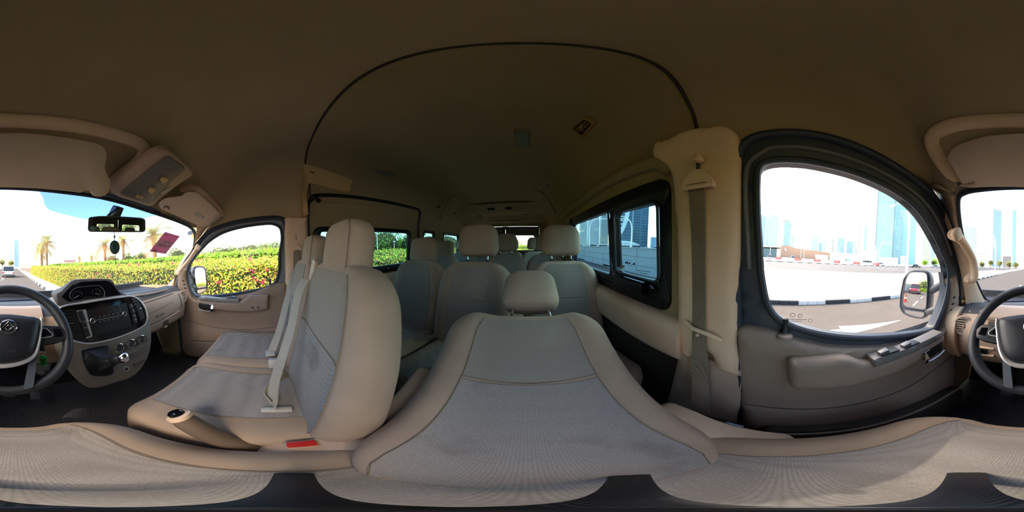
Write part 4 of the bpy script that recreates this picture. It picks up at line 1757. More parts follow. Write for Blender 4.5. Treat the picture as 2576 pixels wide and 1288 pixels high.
# air outlets at both ends
for x, y, z, sx in ((-.355, .742, -.318, -1), (1.19, .742, -.312, 1)):
    nrm = Vector((-.25 * sx * -1 if False else .22 * -sx, -1, .12)).normalized()
    Pv = Plane((x, y, z), Vector((0, 0, 1)).cross(nrm) * 1.0, (0, 0, 1))
    if Pv.n.y > 0:
        Pv = Plane((x, y, z), -Pv.x, (0, 0, 1))
    mb = MB()
    ring = [(.046 * math.cos(k * PI / 14), .052 * math.sin(k * PI / 14)) for k in range(28)]
    mb.tube([Pv.at(a, b, .006) for a, b in ring], .007, 8, closed=True)
    o = mb.build('outlet_ring', plast2, dash)
    mb = MB()
    mb.prism([Pv.at(a * .95, b * .95, -.004) for a, b in ring], Pv.n * .003)
    mb.build('outlet_well', blackp, o)
    for k in range(-3, 4):
        hw_ = .043 * math.sqrt(max(0, 1 - (k * .0135 / .052) ** 2))
        mb = MB()
        mb.box(Pv.at(0, k * .0135, .006), (2 * hw_, .007, .010), Pv.mat().to_3x3(), bev=.0015)
        mb.build('outlet_vane', plast2, o)
    mb = MB()
    mb.box(Pv.at(0, 0, .010), (.010, .014, .014), Pv.mat().to_3x3(), bev=.002)
    mb.build('vane_tab', plast2, o)
# left end: cheek of the dash beside the door, its sunlight put into paler beige
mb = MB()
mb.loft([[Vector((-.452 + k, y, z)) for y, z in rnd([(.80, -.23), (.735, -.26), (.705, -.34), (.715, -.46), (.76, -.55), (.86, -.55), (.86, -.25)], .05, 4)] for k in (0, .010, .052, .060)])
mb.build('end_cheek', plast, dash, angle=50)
# switch blank panel to the left under the wheel
for z, w in ((-.418, .12), (-.462, .12)):
    mb = MB()
    mb.box((-.255, .726, z), (w, .02, .010), bev=.003)
    mb.build('panel_strip', plast, dash)
mb = MB()
mb.box((-.265, .722, -.438), (.075, .012, .034), bev=.003)
sw = mb.build('switch_panel', blackp, dash)
for k in range(2):
    mb = MB()
    mb.box((-.283 + .036 * k, .715, -.438), (.028, .006, .026), bev=.003)
    mb.build('switch', gloss, sw)
mb = MB()
mb.box((-.06, .78, -.53), (.62, .02, .02), bev=.006)
mb.build('knee_joint', plastk, dash)
# passenger side: bag lid line, glovebox lid with latch
Pp = Plane((.93, .7195, -.36), (1, 0, 0), (0, .10, 1))
mb = MB()


def facey(x, z):
    p = cr(dsec(x), 3)
    best = min(p[12:32], key=lambda q: abs(q[1] - z))
    return best[0]


mb.tube([Vector((x, facey(x, z) - .001, z)) for x, z in cr([(.70, -.425), (.85, -.420), (1.0, -.410), (1.13, -.398), (1.14, -.33), (1.13, -.27)], 6)], .0028, 5)
mb.tube([Vector((x, facey(x, z) - .001, z)) for x, z in cr([(.70, -.262), (.85, -.258), (1.0, -.254), (1.1, -.25)], 6)], .0022, 5)
mb.tube([Vector((x, facey(x, z) - .001, z)) for x, z in cr([(.75, -.335), (.85, -.328), (1.02, -.316)], 6)], .0015, 5)
mb.tube([Vector((x, facey(x, z) - .0005, z)) for x, z in cr([(.705, -.25), (.70, -.33), (.705, -.43), (.71, -.52)], 6)], .003, 5)
mb.build('lid_joints', plastk, dash)
mb = MB()
for y in (0,):
    mb.tube([Vector((x, facey(x, z) - .003, z)) for x, z in cr([(.705, -.433), (.85, -.428), (1.0, -.418), (1.12, -.406)], 6)], .004, 6)
mb.build('glovebox_lip', plast, dash)
mb = MB()
yl = facey(.93, -.455)
mb.box((.935, yl, -.462), (.062, .010, .055), bev=.010)
gl_ = mb.build('glovebox_latch', M('plastic_taupe_dark', rgb(84, 72, 62), .5), dash)
mb = MB()
mb.box((.925, yl - .004, -.490), (.034, .012, .014), bev=.005)
mb.build('latch_tab', plast, gl_)
lettering('AIR BAG', .026, Plane((.86, facey(.86, -.375) - .0012, -.375), (1, 0, .03), (0, .10, 1)).mat(), M('emboss_taupe', rgb(106, 92, 80), .6), 'embossed_letters', dash)
# passenger shelf on top of the dash
mb = MB()
mb.tube([Vector((x, y, z)) for x, y, z in cr([(.68, .80, -.212), (.80, .775, -.215), (.95, .775, -.218), (1.08, .80, -.222), (1.12, .87, -.226)], 6)], .006, 6)
mb.build('shelf_lip', plast2, dash)

# ================================================================== CENTRE STACK
cs = thing('centre_console', 'centre console with glossy radio panel and chrome ringed heater knobs', 'console', (.42, .7, -.6))
PS = Plane((.42, .62, -.40), (1, 0, .0), (0, .30, 1))      # its raked face, normal to the seats


def lum(pts, d0, d1, name, mat, parent=cs, r=.006, bev=0, smooth=True):
    mb = MB()
    poly = PS.poly(rnd(pts, r, 4), d1)
    mb.prism(poly, PS.n * (d0 - d1))
    return mb.build(name, mat, parent, smooth=smooth, angle=30)


# body of the stack: outline in the photo, carried forward under the dash
body = [(181, 767), (215, 757), (262, 750), (312, 742), (338, 747), (353, 757), (366, 776), (375, 802), (380, 840), (378, 872), (371, 898), (352, 930), (325, 952), (290, 962), (262, 972), (222, 976), (190, 955), (160, 915), (150, 880), (148, 840), (148, 790), (155, 774)]
body = [tuple(p) for p in cr(body, 2, True)]
mb = MB()
r0 = PS.poly(body)
c0 = sum(r0, Vector()) / len(r0)
rg = [[p + Vector((0, .24, .0)) for p in r0], [p + Vector((0, .05, 0)) for p in r0], [p + (c0 - p) * .012 + PS.n * .004 for p in r0], [p + (c0 - p) * .05 + PS.n * .012 for p in r0]]
mb.loft(rg)
mb.build('stack_body', M('plastic_stack_grey', rgb(122, 115, 103), .55, bump=.12, bscale=900), cs, angle=50)
# instrument hood
hood = thing('instrument_binnacle', 'instrument binnacle with dark dial glass on top of the centre console', 'instrument cluster', (.40, .75, -.2))
PB = Plane((.38, .715, -.17), (1, 0, .0), (0, .42, 1))
ho = [(139, 742), (150, 735), (163, 722), (180, 707), (197, 703), (235, 702), (270, 702), (283, 707), (292, 721), (300, 734), (322, 745), (300, 748), (240, 755), (175, 765), (146, 768)]
hi = [(154, 747), (166, 733), (182, 717), (205, 709), (240, 707), (268, 706), (281, 712), (291, 726), (304, 741), (270, 746), (215, 752), (171, 759)]
ho = cr(ho, 3, True)
mb = MB()
a = PB.poly(ho, .012)
cc = sum(a, Vector()) / len(a)
back = [Vector((p.x + (cc.x - p.x) * .10, p.y + .16, min(p.z - .015, -.13) if p.z > -.16 else p.z)) for p in a]
mb.loft([back, [p + Vector((0, .02, .0)) for p in a], a, [p + (cc - p) * .03 + PB.n * .006 for p in a]])
mb.build('hood', plastd, hood, angle=50)
hi_ = rnd(hi, 3, 3)
mb = MB()
mb.prism(PB.poly(hi_, .0185), PB.n * .001)
ig = mb.build('dial_glass', gloss, hood)
bez = cr([(184, 755), (176, 748), (178, 735), (190, 725), (215, 721), (245, 719), (256, 723), (263, 735), (262, 747)], 4)
mb = MB()
mb.tube(PB.poly(bez, .020), .0012, 5)
mb.build('dial_ring', M('dial_grey', rgb(88, 88, 92), .4), ig)
mb = MB()
for p in ([(185, 751), (199, 743)], [(240, 738), (250, 741)]):
    mb.tube(PB.poly(p, .0205), .0011, 5)
for k in range(14):
    an = math.radians(210 - k * 18)
    for cx, cy, r_ in ((195, 742, 13), (243, 735, 12)):
        u, v = cx + r_ * math.cos(an), cy - r_ * .75 * math.sin(an)
        mb.tube(PB.poly([(u, v), (cx + (r_ - 2) * math.cos(an), cy - (r_ - 2) * .75 * math.sin(an))], .0203), .0005, 4)
mb.build('dial_needles', M('dial_white', rgb(150, 150, 150), .5), ig)
mb = MB()
mb.tube(PB.poly([(207, 754), (211, 749), (236, 746), (240, 749)], .0203), .0008, 5)
mb.build('display_border', MATS['dial_grey'], ig)
# satin frame round the glossy panel
fr = [(150, 778), (162, 770), (180, 766), (220, 760.5), (261, 753.5), (300, 748.5), (329, 745.5), (347.6, 752.5), (362, 769), (369, 787), (370.5, 803), (362, 819), (333, 835), (285, 853), (230, 864), (200, 861.5), (181, 855), (164, 838), (154, 810)]
frs = cr(fr, 4, True)
mb = MB()
mb.tube(PS.poly(frs, .016), .0042, 8, closed=True)
mb.build('panel_frame', silver, cs)
mb = MB()
mb.prism(PS.poly(frs, .008), PS.n * .007)
mb.build('gloss_panel', gloss, cs)
# radio
rd = lum([(217, 781), (319, 761.5), (330, 820), (234, 846)], .012, .020, 'radio', M('radio_black', rgb(20, 20, 22), .35), r=2)
lum([(239.5, 784.5), (292, 774.5), (296.5, 788.5), (245, 798)], .018, .0208, 'radio_display', M('radio_display', rgb(40, 24, 26), .2), rd, r=1)
for u, v in ((233, 807), (313.5, 790)):
    mb = MB()
    mb.lathe([(.0115, 0), (.0115, .009), (.0095, .012)], PS.px(u, v, .019), PS.n, 20)
    k_ = mb.build('radio_knob', blackp, rd)
    mb = MB()
    mb.tube([PS.px(u, v, .030) + (PS.x * math.cos(q * PI / 12) + PS.y * math.sin(q * PI / 12)) * .0108 for q in range(24)], .0015, 6, closed=True)
    mb.build('knob_ring', chrome, k_)
mb = MB()
mb.tube(PS.poly([(239, 806), (308, 792)], .0212), .0008, 5)
mb.build('radio_trim_line', silver, rd)
for k in range(5):
    for row in (-5.5, 6):
        u, v = 251 + k * 11.5, 803 - k * 2.35 + row
        mb = MB()
        mb.box(PS.px(u, v, .021), (.011, .0035, .002), PS.mat().to_3x3(), bev=.0008)
        mb.build('radio_button', greyp, rd)
for u, v in ((303, 777), (303, 783), (299, 769)):
    mb = MB()
    mb.box(PS.px(u, v, .021), (.009, .0035, .002), PS.mat().to_3x3(), bev=.0008)
    mb.build('radio_button', greyp, rd)
lum([(240, 823), (320, 804), (324, 816), (239, 838)], .006, .0207, 'storage_slot', M('slot_black', rgb(6, 6, 7), .7), rd, r=1.5)
# silver switch banks either side
for nm, q, keys in (('left', [(193, 781), (216, 778), (233, 846), (218, 852), (203, 812)], [(203, 789), (207, 800), (211, 815), (215, 828), (219, 840)]),
                    ('right', [(320, 758), (330, 756), (345, 775), (353, 800), (350, 812), (338, 816)], [(329, 771), (334, 784), (337, 797), (340, 808)])):
    bk_ = lum(q, .010, .019, 'switch_bank', silver if nm == 'left' else gloss, r=2)
    for u, v in keys:
        mb = MB()
        R3 = PS.mat().to_3x3() @ Matrix.Rotation(.2 if nm == 'left' else .15, 3, 'Z')
        mb.box(PS.px(u, v, .020), (.026, .027, .004), R3, bev=.002)
        o = mb.build('switch_key', M('key_dark', rgb(36, 36, 40), .35), bk_)
    for u, v in keys[2:4]:
        mb = MB()
        mb.box(PS.px(u + 1, v - 4, .0226), (.010, .0016, .0006), PS.mat().to_3x3())
        mb.build('key_mark', whitep, bk_)
# centre air outlets
for q, rows, tab in (([(155, 790), (178, 776), (189, 800), (199, 835), (185, 847), (170, 830), (160, 810)], 8, (177, 813)),
                     ([(330, 749.5), (345, 752), (358, 776), (363, 797), (354, 808), (346, 790), (338, 766)], 8, (351, 776.5))):
    v0 = lum(q, .002, .0165, 'air_outlet', frit, r=3)
    us, vs2 = [p[0] for p in q], [p[1] for p in q]
    for k in range(rows):
        vv = min(vs2) + (max(vs2) - min(vs2)) * (k + .8) / (rows + .8)
        xsn = []
        for i in range(len(q)):
            (ua, va), (ub, vb) = q[i - 1], q[i]
            if (va - vv) * (vb - vv) < 0:
                xsn.append(ua + (ub - ua) * (vv - va) / (vb - va))
        if len(xsn) >= 2:
            a, b = min(xsn), max(xsn)
            mb = MB()
            pa, pb_ = PS.px(a + 1, vv + 1.2, .018), PS.px(b - 1, vv - 1.2, .018)
            mb.ribbon([pa, pb_], .006, tuple(PS.n + PS.y * .6), .0012)
            mb.build('outlet_vane', blackp, v0)
    mb = MB()
    mb.box(PS.px(*tab, .021), (.026, .004, .006), PS.mat().to_3x3(), bev=.0015)
    mb.build('vane_tab', chrome, v0)
# heater knobs
for u, v in ((301, 875), (331, 864), (357, 853.5)):
    mb = MB()
    mb.lathe([(.0245, 0), (.0235, .012), (.021, .014), (.0205, .016)], PS.px(u, v, .012), PS.n, 26)
    k_ = mb.build('heater_knob', blackp, cs)
    mb = MB()
    mb.tube([PS.px(u, v, .026) + (PS.x * math.cos(q * PI / 14) + PS.y * math.sin(q * PI / 14)) * .0215 for q in range(28)], .0024, 8, closed=True)
    mb.build('knob_ring', chrome, k_)
    mb = MB()
    for k in range(6):
        an = k * PI / 3 + .3
        mb.box(PS.px(u, v, .029) + (PS.x * math.cos(an) + PS.y * math.sin(an)) * .013, (.004, .004, .0006), PS.mat().to_3x3())
    mb.build('knob_marks', MATS['dial_grey'], k_)
# gear lever well with its rim
gw = cr([(203, 884), (209, 879), (240, 872), (267, 868), (272, 870), (276, 890), (283, 914), (286, 928), (284, 942), (268, 947), (241, 947.5), (225, 942), (212, 920), (205, 898)], 3, True)
mb = MB()
mb.prism(PS.poly(gw, .008), PS.n * .006)
gwo = mb.build('gear_well', M('well_black', rgb(9, 9, 10), .6), cs)
mb = MB()
mb.tube(PS.poly(gw, .014), .0030, 8, closed=True)
mb.build('well_rim', greyp, gwo)
# cover panels
lum([(318, 893), (372, 868), (372.5, 883), (366, 889), (322, 908)], .008, .0145, 'ashtray_lid', M('stack_lid', rgb(104, 98, 90), .5), r=1.5)
mb = MB()
mb.tube(PS.poly([(318.5, 892), (352, 878.5)], .0155), .001, 5)
mb.build('lid_line', silver, cs)
lum([(334, 916), (365, 904), (362, 911), (345, 924), (336, 924)], .006, .0142, 'side_slot', MATS['plastic_taupe_dark'], r=2)
mb = MB()
pc = PS.px(317, 928, .012)
mb.lathe([(.0135, 0), (.0135, .004), (.0105, .004), (.0095, -.012)], pc, PS.n, 20)
mb.build('power_socket', silver, cs)
mb = MB()
mb.lathe([(.0095, 0), (.0090, .0035)], pc, PS.n, 18)
mb.build('socket_well', blackp, cs)
# gear lever: leather gaiter and metal topped knob
gl2 = thing('gear_lever', 'gear lever with black leather gaiter and chrome topped knob', 'gear lever', PS.px(250, 915, .01))
base = PS.poly(rnd([(216, 885), (264, 875), (278, 925), (270, 940), (232, 941), (212, 905)], 4, 4), .012)
kn = PS.px(298, 903, .0) + PS.n * .125 + Vector((-.022, 0, .006))
kn = ray(302, 902) * (PS.px(302, 902).length - .125)
c0 = sum(base, Vector()) / len(base)
rings = []
for k in range(9):
    t_ = k / 8
    c = c0 + (kn - c0) * (t_ * .86) + PS.y * -.012 * math.sin(PI * t_)
    sc_ = (1 - t_) ** 1.5 * .95 + .17 + .05 * math.sin(t_ * 9)
    rings.append([c + (p - c0) * sc_ * (1 + .05 * math.sin(i * 2.1 + k)) for i, p in enumerate(base)])
mb = MB()
mb.loft(rings)
mb.build('gaiter', M('leather_black', rgb(24, 24, 28), .42, bump=.3, bscale=250), gl2, angle=60)
dn = (kn - c0).normalized()
mb = MB()
mb.lathe([(.012, -.05), (.017, -.035), (.021, -.018), (.022, -.004), (.021, 0)], kn, dn, 20)
mb.build('knob_neck', blackp, gl2)
mb = MB()
mb.lathe([(.021, 0), (.0245, .004), (.0255, .018), (.0225, .030), (.015, .037), (.004, .039)], kn, dn, 22)
kt = mb.build('knob_top', chrome, gl2)
mb = MB()
for k in range(6):
    an = k * PI / 3
    a = dn.orthogonal().normalized()
    b = dn.cross(a)
    mb.box(kn + dn * .035 + (a * math.cos(an) + b * math.sin(an)) * .013, (.004, .004, .004))
mb.build('gear_marks', blackp, kt)

# steering column shroud
mb = MB()
ctr = Vector((-.02, .525, -.245))
wt = math.radians(55)
wn_ = Vector((0, -math.sin(wt), math.cos(wt)))      # out of the wheel towards the driver
wu = Vector((0, math.cos(wt), math.sin(wt)))
PWH = Plane(ctr, (1, 0, 0), wu)
mb.loft([[PWH.at(a * k, b * k, -d) for a, b in rnd([(-.06, -.07), (.06, -.07), (.065, .03), (-.065, .03)], .03, 4)] for d, k in ((.03, .8), (.06, 1), (.16, 1.05), (.25, 1.0))])
shroud = thing('steering_column', 'dark steering column shroud with ignition lock behind the wheel', 'steering column', ctr - wn_ * .1)
mb.build('column_shroud', blackp, shroud)
for s in (-1, 1):
    mb = MB()
    mb.tube([PWH.at(s * .06, .0, -.07), PWH.at(s * .12, .02, -.06), PWH.at(s * .16, .03, -.055)], lambda t: .011 - .003 * t, 10)
    mb.build('stalk', blackp, shroud)
mb = MB()
mb.lathe([(.017, 0), (.017, .012), (.006, .014)], PWH.at(.068, -.045, -.10), (1, -.5, .1), 16)
mb.build('ignition_lock', silver, shroud)
# ignition key with green fob
kf = thing('key_fob', 'bright green plastic key tag hanging from the ignition', 'key tag', ray(109, 906) * .62)
kp = ray(109, 908) * .62
Pk = Plane(kp, (1, -.1, .1), (-.15, .05, 1))
mb = MB()
mb.prism([Pk.at(a, b, -.003) for a, b in rnd([(-.011, -.022), (.010, -.022), (.014, .014), (.006, .024), (-.007, .024), (-.012, .014)], .005, 3)], Pk.n * .006)
mb.build('tag', M('green_tag', rgb(30, 175, 70), .4), kf)
mb = MB()
mb.prism([Pk.at(a, b, .003) for a, b in rnd([(-.007, -.016), (.006, -.016), (.008, .010), (-.008, .010)], .002, 3)], Pk.n * .001)
mb.build('tag_label', M('green_dark', rgb(26, 90, 50), .5), kf)
mb = MB()
mb.tube([Pk.at(.009 * math.cos(k * PI / 8), .032 + .009 * math.sin(k * PI / 8)) for k in range(16)], .0012, 6, closed=True)
mb.build('key_ring', chrome, kf)
mb = MB()
mb.box(Pk.at(.002, .050, -.004), (.016, .026, .008), Pk.mat().to_3x3(), bev=.004)
mb.build('key_head', blackp, kf)

# ================================================================== STEERING WHEEL
sw_ = thing('steering_wheel', 'black leather steering wheel with silver trimmed airbag hub', 'steering wheel', ctr)
RW = .188
mb = MB()
N_ = 72
rings = []
for k in range(N_):
    an = 2 * PI * k / N_
    rad = PWH.x * math.cos(an) + PWH.y * math.sin(an)
    g = .0175 + .0018 * math.exp(-((abs(math.degrees(an) % 180 - 25)) / 12) ** 2)
    c = ctr + rad * RW
    rings.append([c + (rad * math.cos(2 * PI * q / 14) * g + PWH.n * math.sin(2 * PI * q / 14) * g * 1.15) for q in range(14)])
mb.loft(rings, closed=True)
mb.build('rim', wheel_m, sw_)
# hub pad: outline as seen, on a face raised towards the driver
HUB = Plane(ctr + wn_ * .03, (1, 0, 0), wu)
hubpx = [(2512, 804), (2535, 796), (2576, 790.5), (0 + 2576, 790), (20 + 2576, 790), (45 + 2576, 792), (75 + 2576, 796), (99 + 2576, 802), (97 + 2576, 838), (90 + 2576, 872), (78 + 2576, 895), (50 + 2576, 909), (20 + 2576, 915), (2576 - 8, 916), (2545, 910), (2528, 895), (2518, 868), (2513, 835)]
hp = [(HUB.px(u, v) - HUB.O) for u, v in cr(hubpx, 2, True)]
hp = [(p.dot(HUB.x), p.dot(HUB.y)) for p in hp]
mx_ = np.mean([p[0] for p in hp])
my_ = np.mean([p[1] for p in hp])
mb = MB()
mb.loft([[HUB.at(mx_ + (a - mx_) * k, my_ + (b - my_) * k, d) for a, b in hp] for k, d in ((1.0, -.03), (1.0, -.006), (.97, .006), (.90, .014), (.70, .020), (.35, .023), (.02, .024))])
mb.build('airbag_pad', M('pad_black', rgb(26, 28, 34), .45, bump=.12, bscale=900), sw_, angle=60)
# satin U trim along the sides and bottom of the pad
nU = len(hp)
Uu = [p for p in hp]
st = max(range(nU), key=lambda i: (Uu[i][0] + Uu[i][1]))
seq = [Uu[(st + k) % nU] for k in range(nU)]
if seq[3][1] > seq[0][1] or seq[3][0] < seq[0][0] - .05:
    seq = [Uu[(st - k) % nU] for k in range(nU)]
seq = [p for p in seq]
en = min(range(nU), key=lambda i: (seq[i][0] - seq[i][1]))
seq = seq[:en + 1]
mb = MB()
mb.tube([HUB.at(mx_ + (a - mx_) * 1.05, my_ + (b - my_) * 1.05, -.002) for a, b in cr(seq, 3)], lambda t: .0055 + .0055 * math.sin(PI * t) ** 2, 8, flat=.7)
mb.build('hub_trim', silver, sw_)
# spokes with switch pods
for s in (-1, 1):
    mb = MB()
    q = [(s * .075, .040), (s * .165, .030), (s * .182, .008), (s * .176, -.022), (s * .150, -.030), (s * .082, -.036)]
    mb.prism([PWH.at(a, b, -.004) for a, b in rnd(q, .008, 3)], PWH.n * .024, bev=.005)
    pod = mb.build('spoke', blackp, sw_)
    mb = MB()
    mb.tube([PWH.at(a, b, .021) for a, b in rnd([(s * .088, .022), (s * .118, .026), (s * .138, .002), (s * .134, -.006), (s * .086, -.010)], .004, 3)], .0016, 6, closed=True)
    mb.build('switch_trim', silver, pod)
    mb = MB()
    mb.prism([PWH.at(a, b, .018) for a, b in rnd([(s * .092, .016), (s * .118, .019), (s * .130, .001), (s * .090, -.006)], .003, 3)], PWH.n * .004)
    mb.build('wheel_switch', gloss, pod)
    mb = MB()
    mb.prism([PWH.at(a, b, .014) for a, b in rnd([(s * .142, .020), (s * .164, .018), (s * .170, -.010), (s * .145, -.010)], .003, 3)], PWH.n * .007)
    mb.build('wheel_switch', gloss, pod)
# lower forked spoke
for s in (-1, 1):
    mb = MB()
    q = [(s * .060, -.075), (s * .084, -.060), (s * .064, -.175), (s * .040, -.182)]
    mb.prism([PWH.at(a, b, .0) for a, b in rnd(q, .006, 3)], PWH.n * .022)
    mb.build('lower_spoke', M('spoke_grey', rgb(78, 84, 92), .35), sw_)
mb = MB()
mb.prism([PWH.at(a, b, -.004) for a, b in rnd([(-.075, -.065), (.075, -.065), (.05, -.178), (-.05, -.178)], .008, 3)], PWH.n * .012)
mb.build('lower_spoke_inset', gloss, sw_)
# emblem: oval ring with a nested triangle mark
E0 = HUB.px(2597, 822, .0235)
em = Plane(E0, (1, 0, 0), wu)
mb = MB()
mb.tube([em.at(.0245 * math.cos(k * PI / 20), .0215 * math.sin(k * PI / 20), .002) for k in range(40)], .0022, 8, closed=True)
emo = mb.build('emblem_ring', chrome, sw_)
mb = MB()
mb.tube([em.at(a, b, .002) for a, b in ((-.021, -.009), (0, .0165), (.021, -.009))], .0021, 8)
mb.tube([em.at(a, b, .002) for a, b in ((0, .006), (.0095, -.004), (0, -.0135), (-.0095, -.004))], .0019, 8, closed=True)
mb.build('emblem_mark', chrome, emo)
lettering('AIRBAG', .014, Plane(HUB.px(2594, 884, .0225), (1, 0, 0), wu).mat(), M('emboss_black', rgb(60, 62, 66), .4), 'embossed_letters', sw_)

# pedals
for x, nm in ((-.16, 'clutch_pedal'), (-.03, 'brake_pedal'), (.10, 'accelerator_pedal')):
    t = thing(nm, 'black rubber %s in the dark driver footwell' % nm.replace('_', ' '), 'pedal', (x, .85, -.85))
    mb = MB()
    mb.box((x, .86, -.86), (.065 if nm[0] != 'a' else .05, .05 if nm[0] != 'a' else .09, .016), Matrix.Rotation(.8, 3, 'X'), bev=.006)
    mb.build('pedal_pad', mat_rub, t)
    mb = MB()
    mb.tube([(x, .875, -.855), (x, .95, -.80), (x, .98, -.62)], .010, 8)
    mb.build('pedal_arm', plastk, t)

# ================================================================== VISORS, ROOF CONSOLE, MIRRORS
def visor(name, label, corners, thick, rr):
    t = thing(name, label, 'sun visor', corners[0])
    P0, P1, P2, P3 = [Vector(c) for c in corners]
    return t


dv = thing('sun_visor', 'wide driver sun visor in taupe fabric above the steering wheel', 'sun visor', (0, .5, .45))
V0 = Plane((0, .470, .366), (1, 0, 0), (0, -.150, .200))
vo = [(2386, 397), (2398, 374), (2420, 362), (2480, 343.5), (2540, 338), (2576, 336), (2616, 335.5), (2676, 339), (2726, 345), (2790, 355), (2820, 362), (2836, 372), (2842, 388), (2838, 408), (2836, 425), (2844, 440), (2851, 455), (2849, 476), (2838, 491), (2822, 494),
      (2806, 491), (2802, 479), (2786, 477), (2778, 484), (2720, 477), (2650, 472), (2580, 470), (2500, 469), (2440, 471), (2425, 466), (2417, 452)]
vo = [tuple(p) for p in rnd(vo, 6, 2)]
mb = MB()
a = V0.poly(vo)
mb.loft([[p - V0.n * .0 for p in inset3(a, V0.n, .006)], [p + V0.n * .004 for p in a], [p + V0.n * .010 for p in a], [p + V0.n * .0145 for p in inset3(a, V0.n, .006)]])
mb.build('visor_board', M('visor_fabric', rgb(222, 198, 174), .9, bump=.15, bscale=500, var=.05), dv, angle=50)
mb = MB()
mb.tube([V0.px(2405, 462, .006), V0.px(2430, 466, .010), V0.px(2452, 461, .012)], .008, 10)
mb.build('visor_hinge', plast2, dv)
mb = MB()
mb.lathe([(.008, 0), (.007, .006)], V0.px(2412, 463, .012), V0.n, 12)
mb.build('hinge_screw', blackp, dv)

pv = thing('sun_visor', 'passenger sun visor with small white warning label', 'sun visor', (.9, .47, .36))
# plane through three real points of the stowed visor
q0, q1, q2 = Vector((.70, .555, .325)), Vector((1.14, .475, .295)), Vector((.80, .40, .40))
V1 = Plane(q0, q1 - q0, q2 - q0)
if V1.n.dot(-q0) < 0:
    V1 = Plane(q0, q0 - q1, q2 - q0)
vo = [(398, 515), (402, 506), (410, 500), (424, 495), (441, 494), (458, 491), (464, 484), (476, 480.5), (492, 482), (503, 488), (530, 512), (552, 535), (557, 542), (540, 556), (520, 566), (507, 568), (490, 562), (455, 546), (420, 530), (404, 523)]
vo = rnd(vo, 3, 2)
mb = MB()
a = V1.poly(vo)
mb.loft([inset3(a, V1.n, .005), [p + V1.n * .004 for p in a], [p + V1.n * .010 for p in a], [p + V1.n * .014 for p in inset3(a, V1.n, .005)]])
mb.build('visor_board', MATS['visor_fabric'], pv, angle=50)
mb = MB()
mb.prism(V1.poly([(485, 538), (499, 531), (518, 546), (507, 552)], .0148), V1.n * .0006)
lb = mb.build('warning_label', M('label_white', rgb(190, 186, 180), .7), pv)
mb = MB()
mb.prism([V1.px(511, 546, .0156) + (V1.x * math.cos(k * PI / 8) + V1.y * math.sin(k * PI / 8)) * .006 for k in range(16)], V1.n * .0004)
mb.build('warning_sign', M('label_red', rgb(150, 70, 60), .7), lb)
mb = MB()
mb.prism([V1.px(506, 540, .0156) + (V1.x * math.cos(k * PI / 8) + V1.y * math.sin(k * PI / 8)) * .004 for k in range(16)], V1.n * .0004)
mb.build('warning_sign', M('label_yellow', rgb(210, 180, 70), .7), lb)
mb = MB()
for k in range(4):
    a, b = V1.px(489 + k * 3, 537.5 - k * 1.6 + .6, .0156), V1.px(501 + k * 3, 546 - k * 1.6 - 1.5, .0156)
    mb.tube([a, b], .0006, 4)
mb.build('label_lines', greym, lb)
mb = MB()
mb.tube([V1.px(412, 524, .014), V1.px(415, 519, .022), V1.px(423, 521, .022), V1.px(425, 526, .014)], .0035, 8)
mb.build('visor_clip', plastk, pv)

# moulded recess bands round the visors (part of the headliner)
def roofpt(u, v, d=0):
    """where the direction meets the cab headliner, found on its surface"""
    r = ray(u, v)
    best = None
    for ia in range(0, 121):
        for ib in range(0, 41):
            p = GRID[ia][ib]
            c = p.normalized().dot(r)
            if best is None or c > best[0]:
                best = (c, p.length)
    return r * (best[1] - d)


GRID = [[cabroof(i / 120, j / 40) for j in range(41)] for i in range(121)]
for pts, w in (([(2413, 460), (2372, 410), (2349, 370), (2349, 345), (2370, 325), (2420, 310), (2500, 304), (2613, 304), (2700, 309), (2780, 319), (2860, 337), (2920, 357), (2940, 376), (2930, 398), (2905, 425), (2878, 450), (2862, 470)], .030),
               ([(562, 545), (545, 520), (520, 495), (500, 478), (484, 471), (468, 474), (452, 480)], .022)):
    raw = [roofpt(u % W_, v, .004) for u, v in pts]
    sm = [Vector(p) for p in cr([tuple(p) for p in raw], 5)]
    for _ in range(3):
        sm = [sm[0]] + [(sm[i - 1] + sm[i] * 2 + sm[i + 1]) / 4 for i in range(1, len(sm) - 1)] + [sm[-1]]
    mb = MB()
    k = len(sm)
    rings = []
    for i, p in enumerate(sm):
        tg = (sm[min(i + 1, k - 1)] - sm[max(i - 1, 0)]).normalized()
        nn = (Vector((XC, -.1, -.1)) - p)
        nn = (nn - tg * nn.dot(tg)).normalized()
        sd = tg.cross(nn)
        e = min(1, min(i, k - 1 - i) / 3 + .25)
        rings.append([p + sd * (w * math.cos(q * PI / 8) * e) + nn * (.016 * math.sin(q * PI / 8) * e) for q in range(16)])
    mb.loft(rings)
    mb.build('visor_recess', plast, cabceil, angle=60)

# roof console with lamp switches
rc = thing('roof_console', 'grey overhead console with two round cream lamps behind the windscreen', 'roof console', (.55, .45, .4))
c1, c2, c3 = Vector((.40, .560, .340)), Vector((.62, .560, .338)), Vector((.45, .34, .452))
PC = Plane(c1, c2 - c1, c3 - c1)
if PC.n.dot(-c1) < 0:
    PC = Plane(c1, c1 - c2, c3 - c1)
mb = MB()
ob2 = PC.poly(rnd([(274, 470), (300, 447), (345, 415), (405, 379), (425, 378), (455, 400), (488, 432), (482, 442), (440, 470), (405, 498), (383, 517), (372, 519), (340, 508), (300, 496), (280, 484)], 8, 3), -.004)
mb.loft([[p - PC.n * .05 for p in ob2], ob2, [p + PC.n * .012 for p in inset3(ob2, PC.n, .014)]])
mb.build('surround', headl2 if False else plast2, rc, angle=50)
fc = PC.poly(rnd([(300, 487), (306, 479), (345, 447), (412, 393), (424, 391), (462, 417), (466, 426), (430, 455), (384, 508), (372, 511), (340, 502)], 4, 3), .008)
mb = MB()
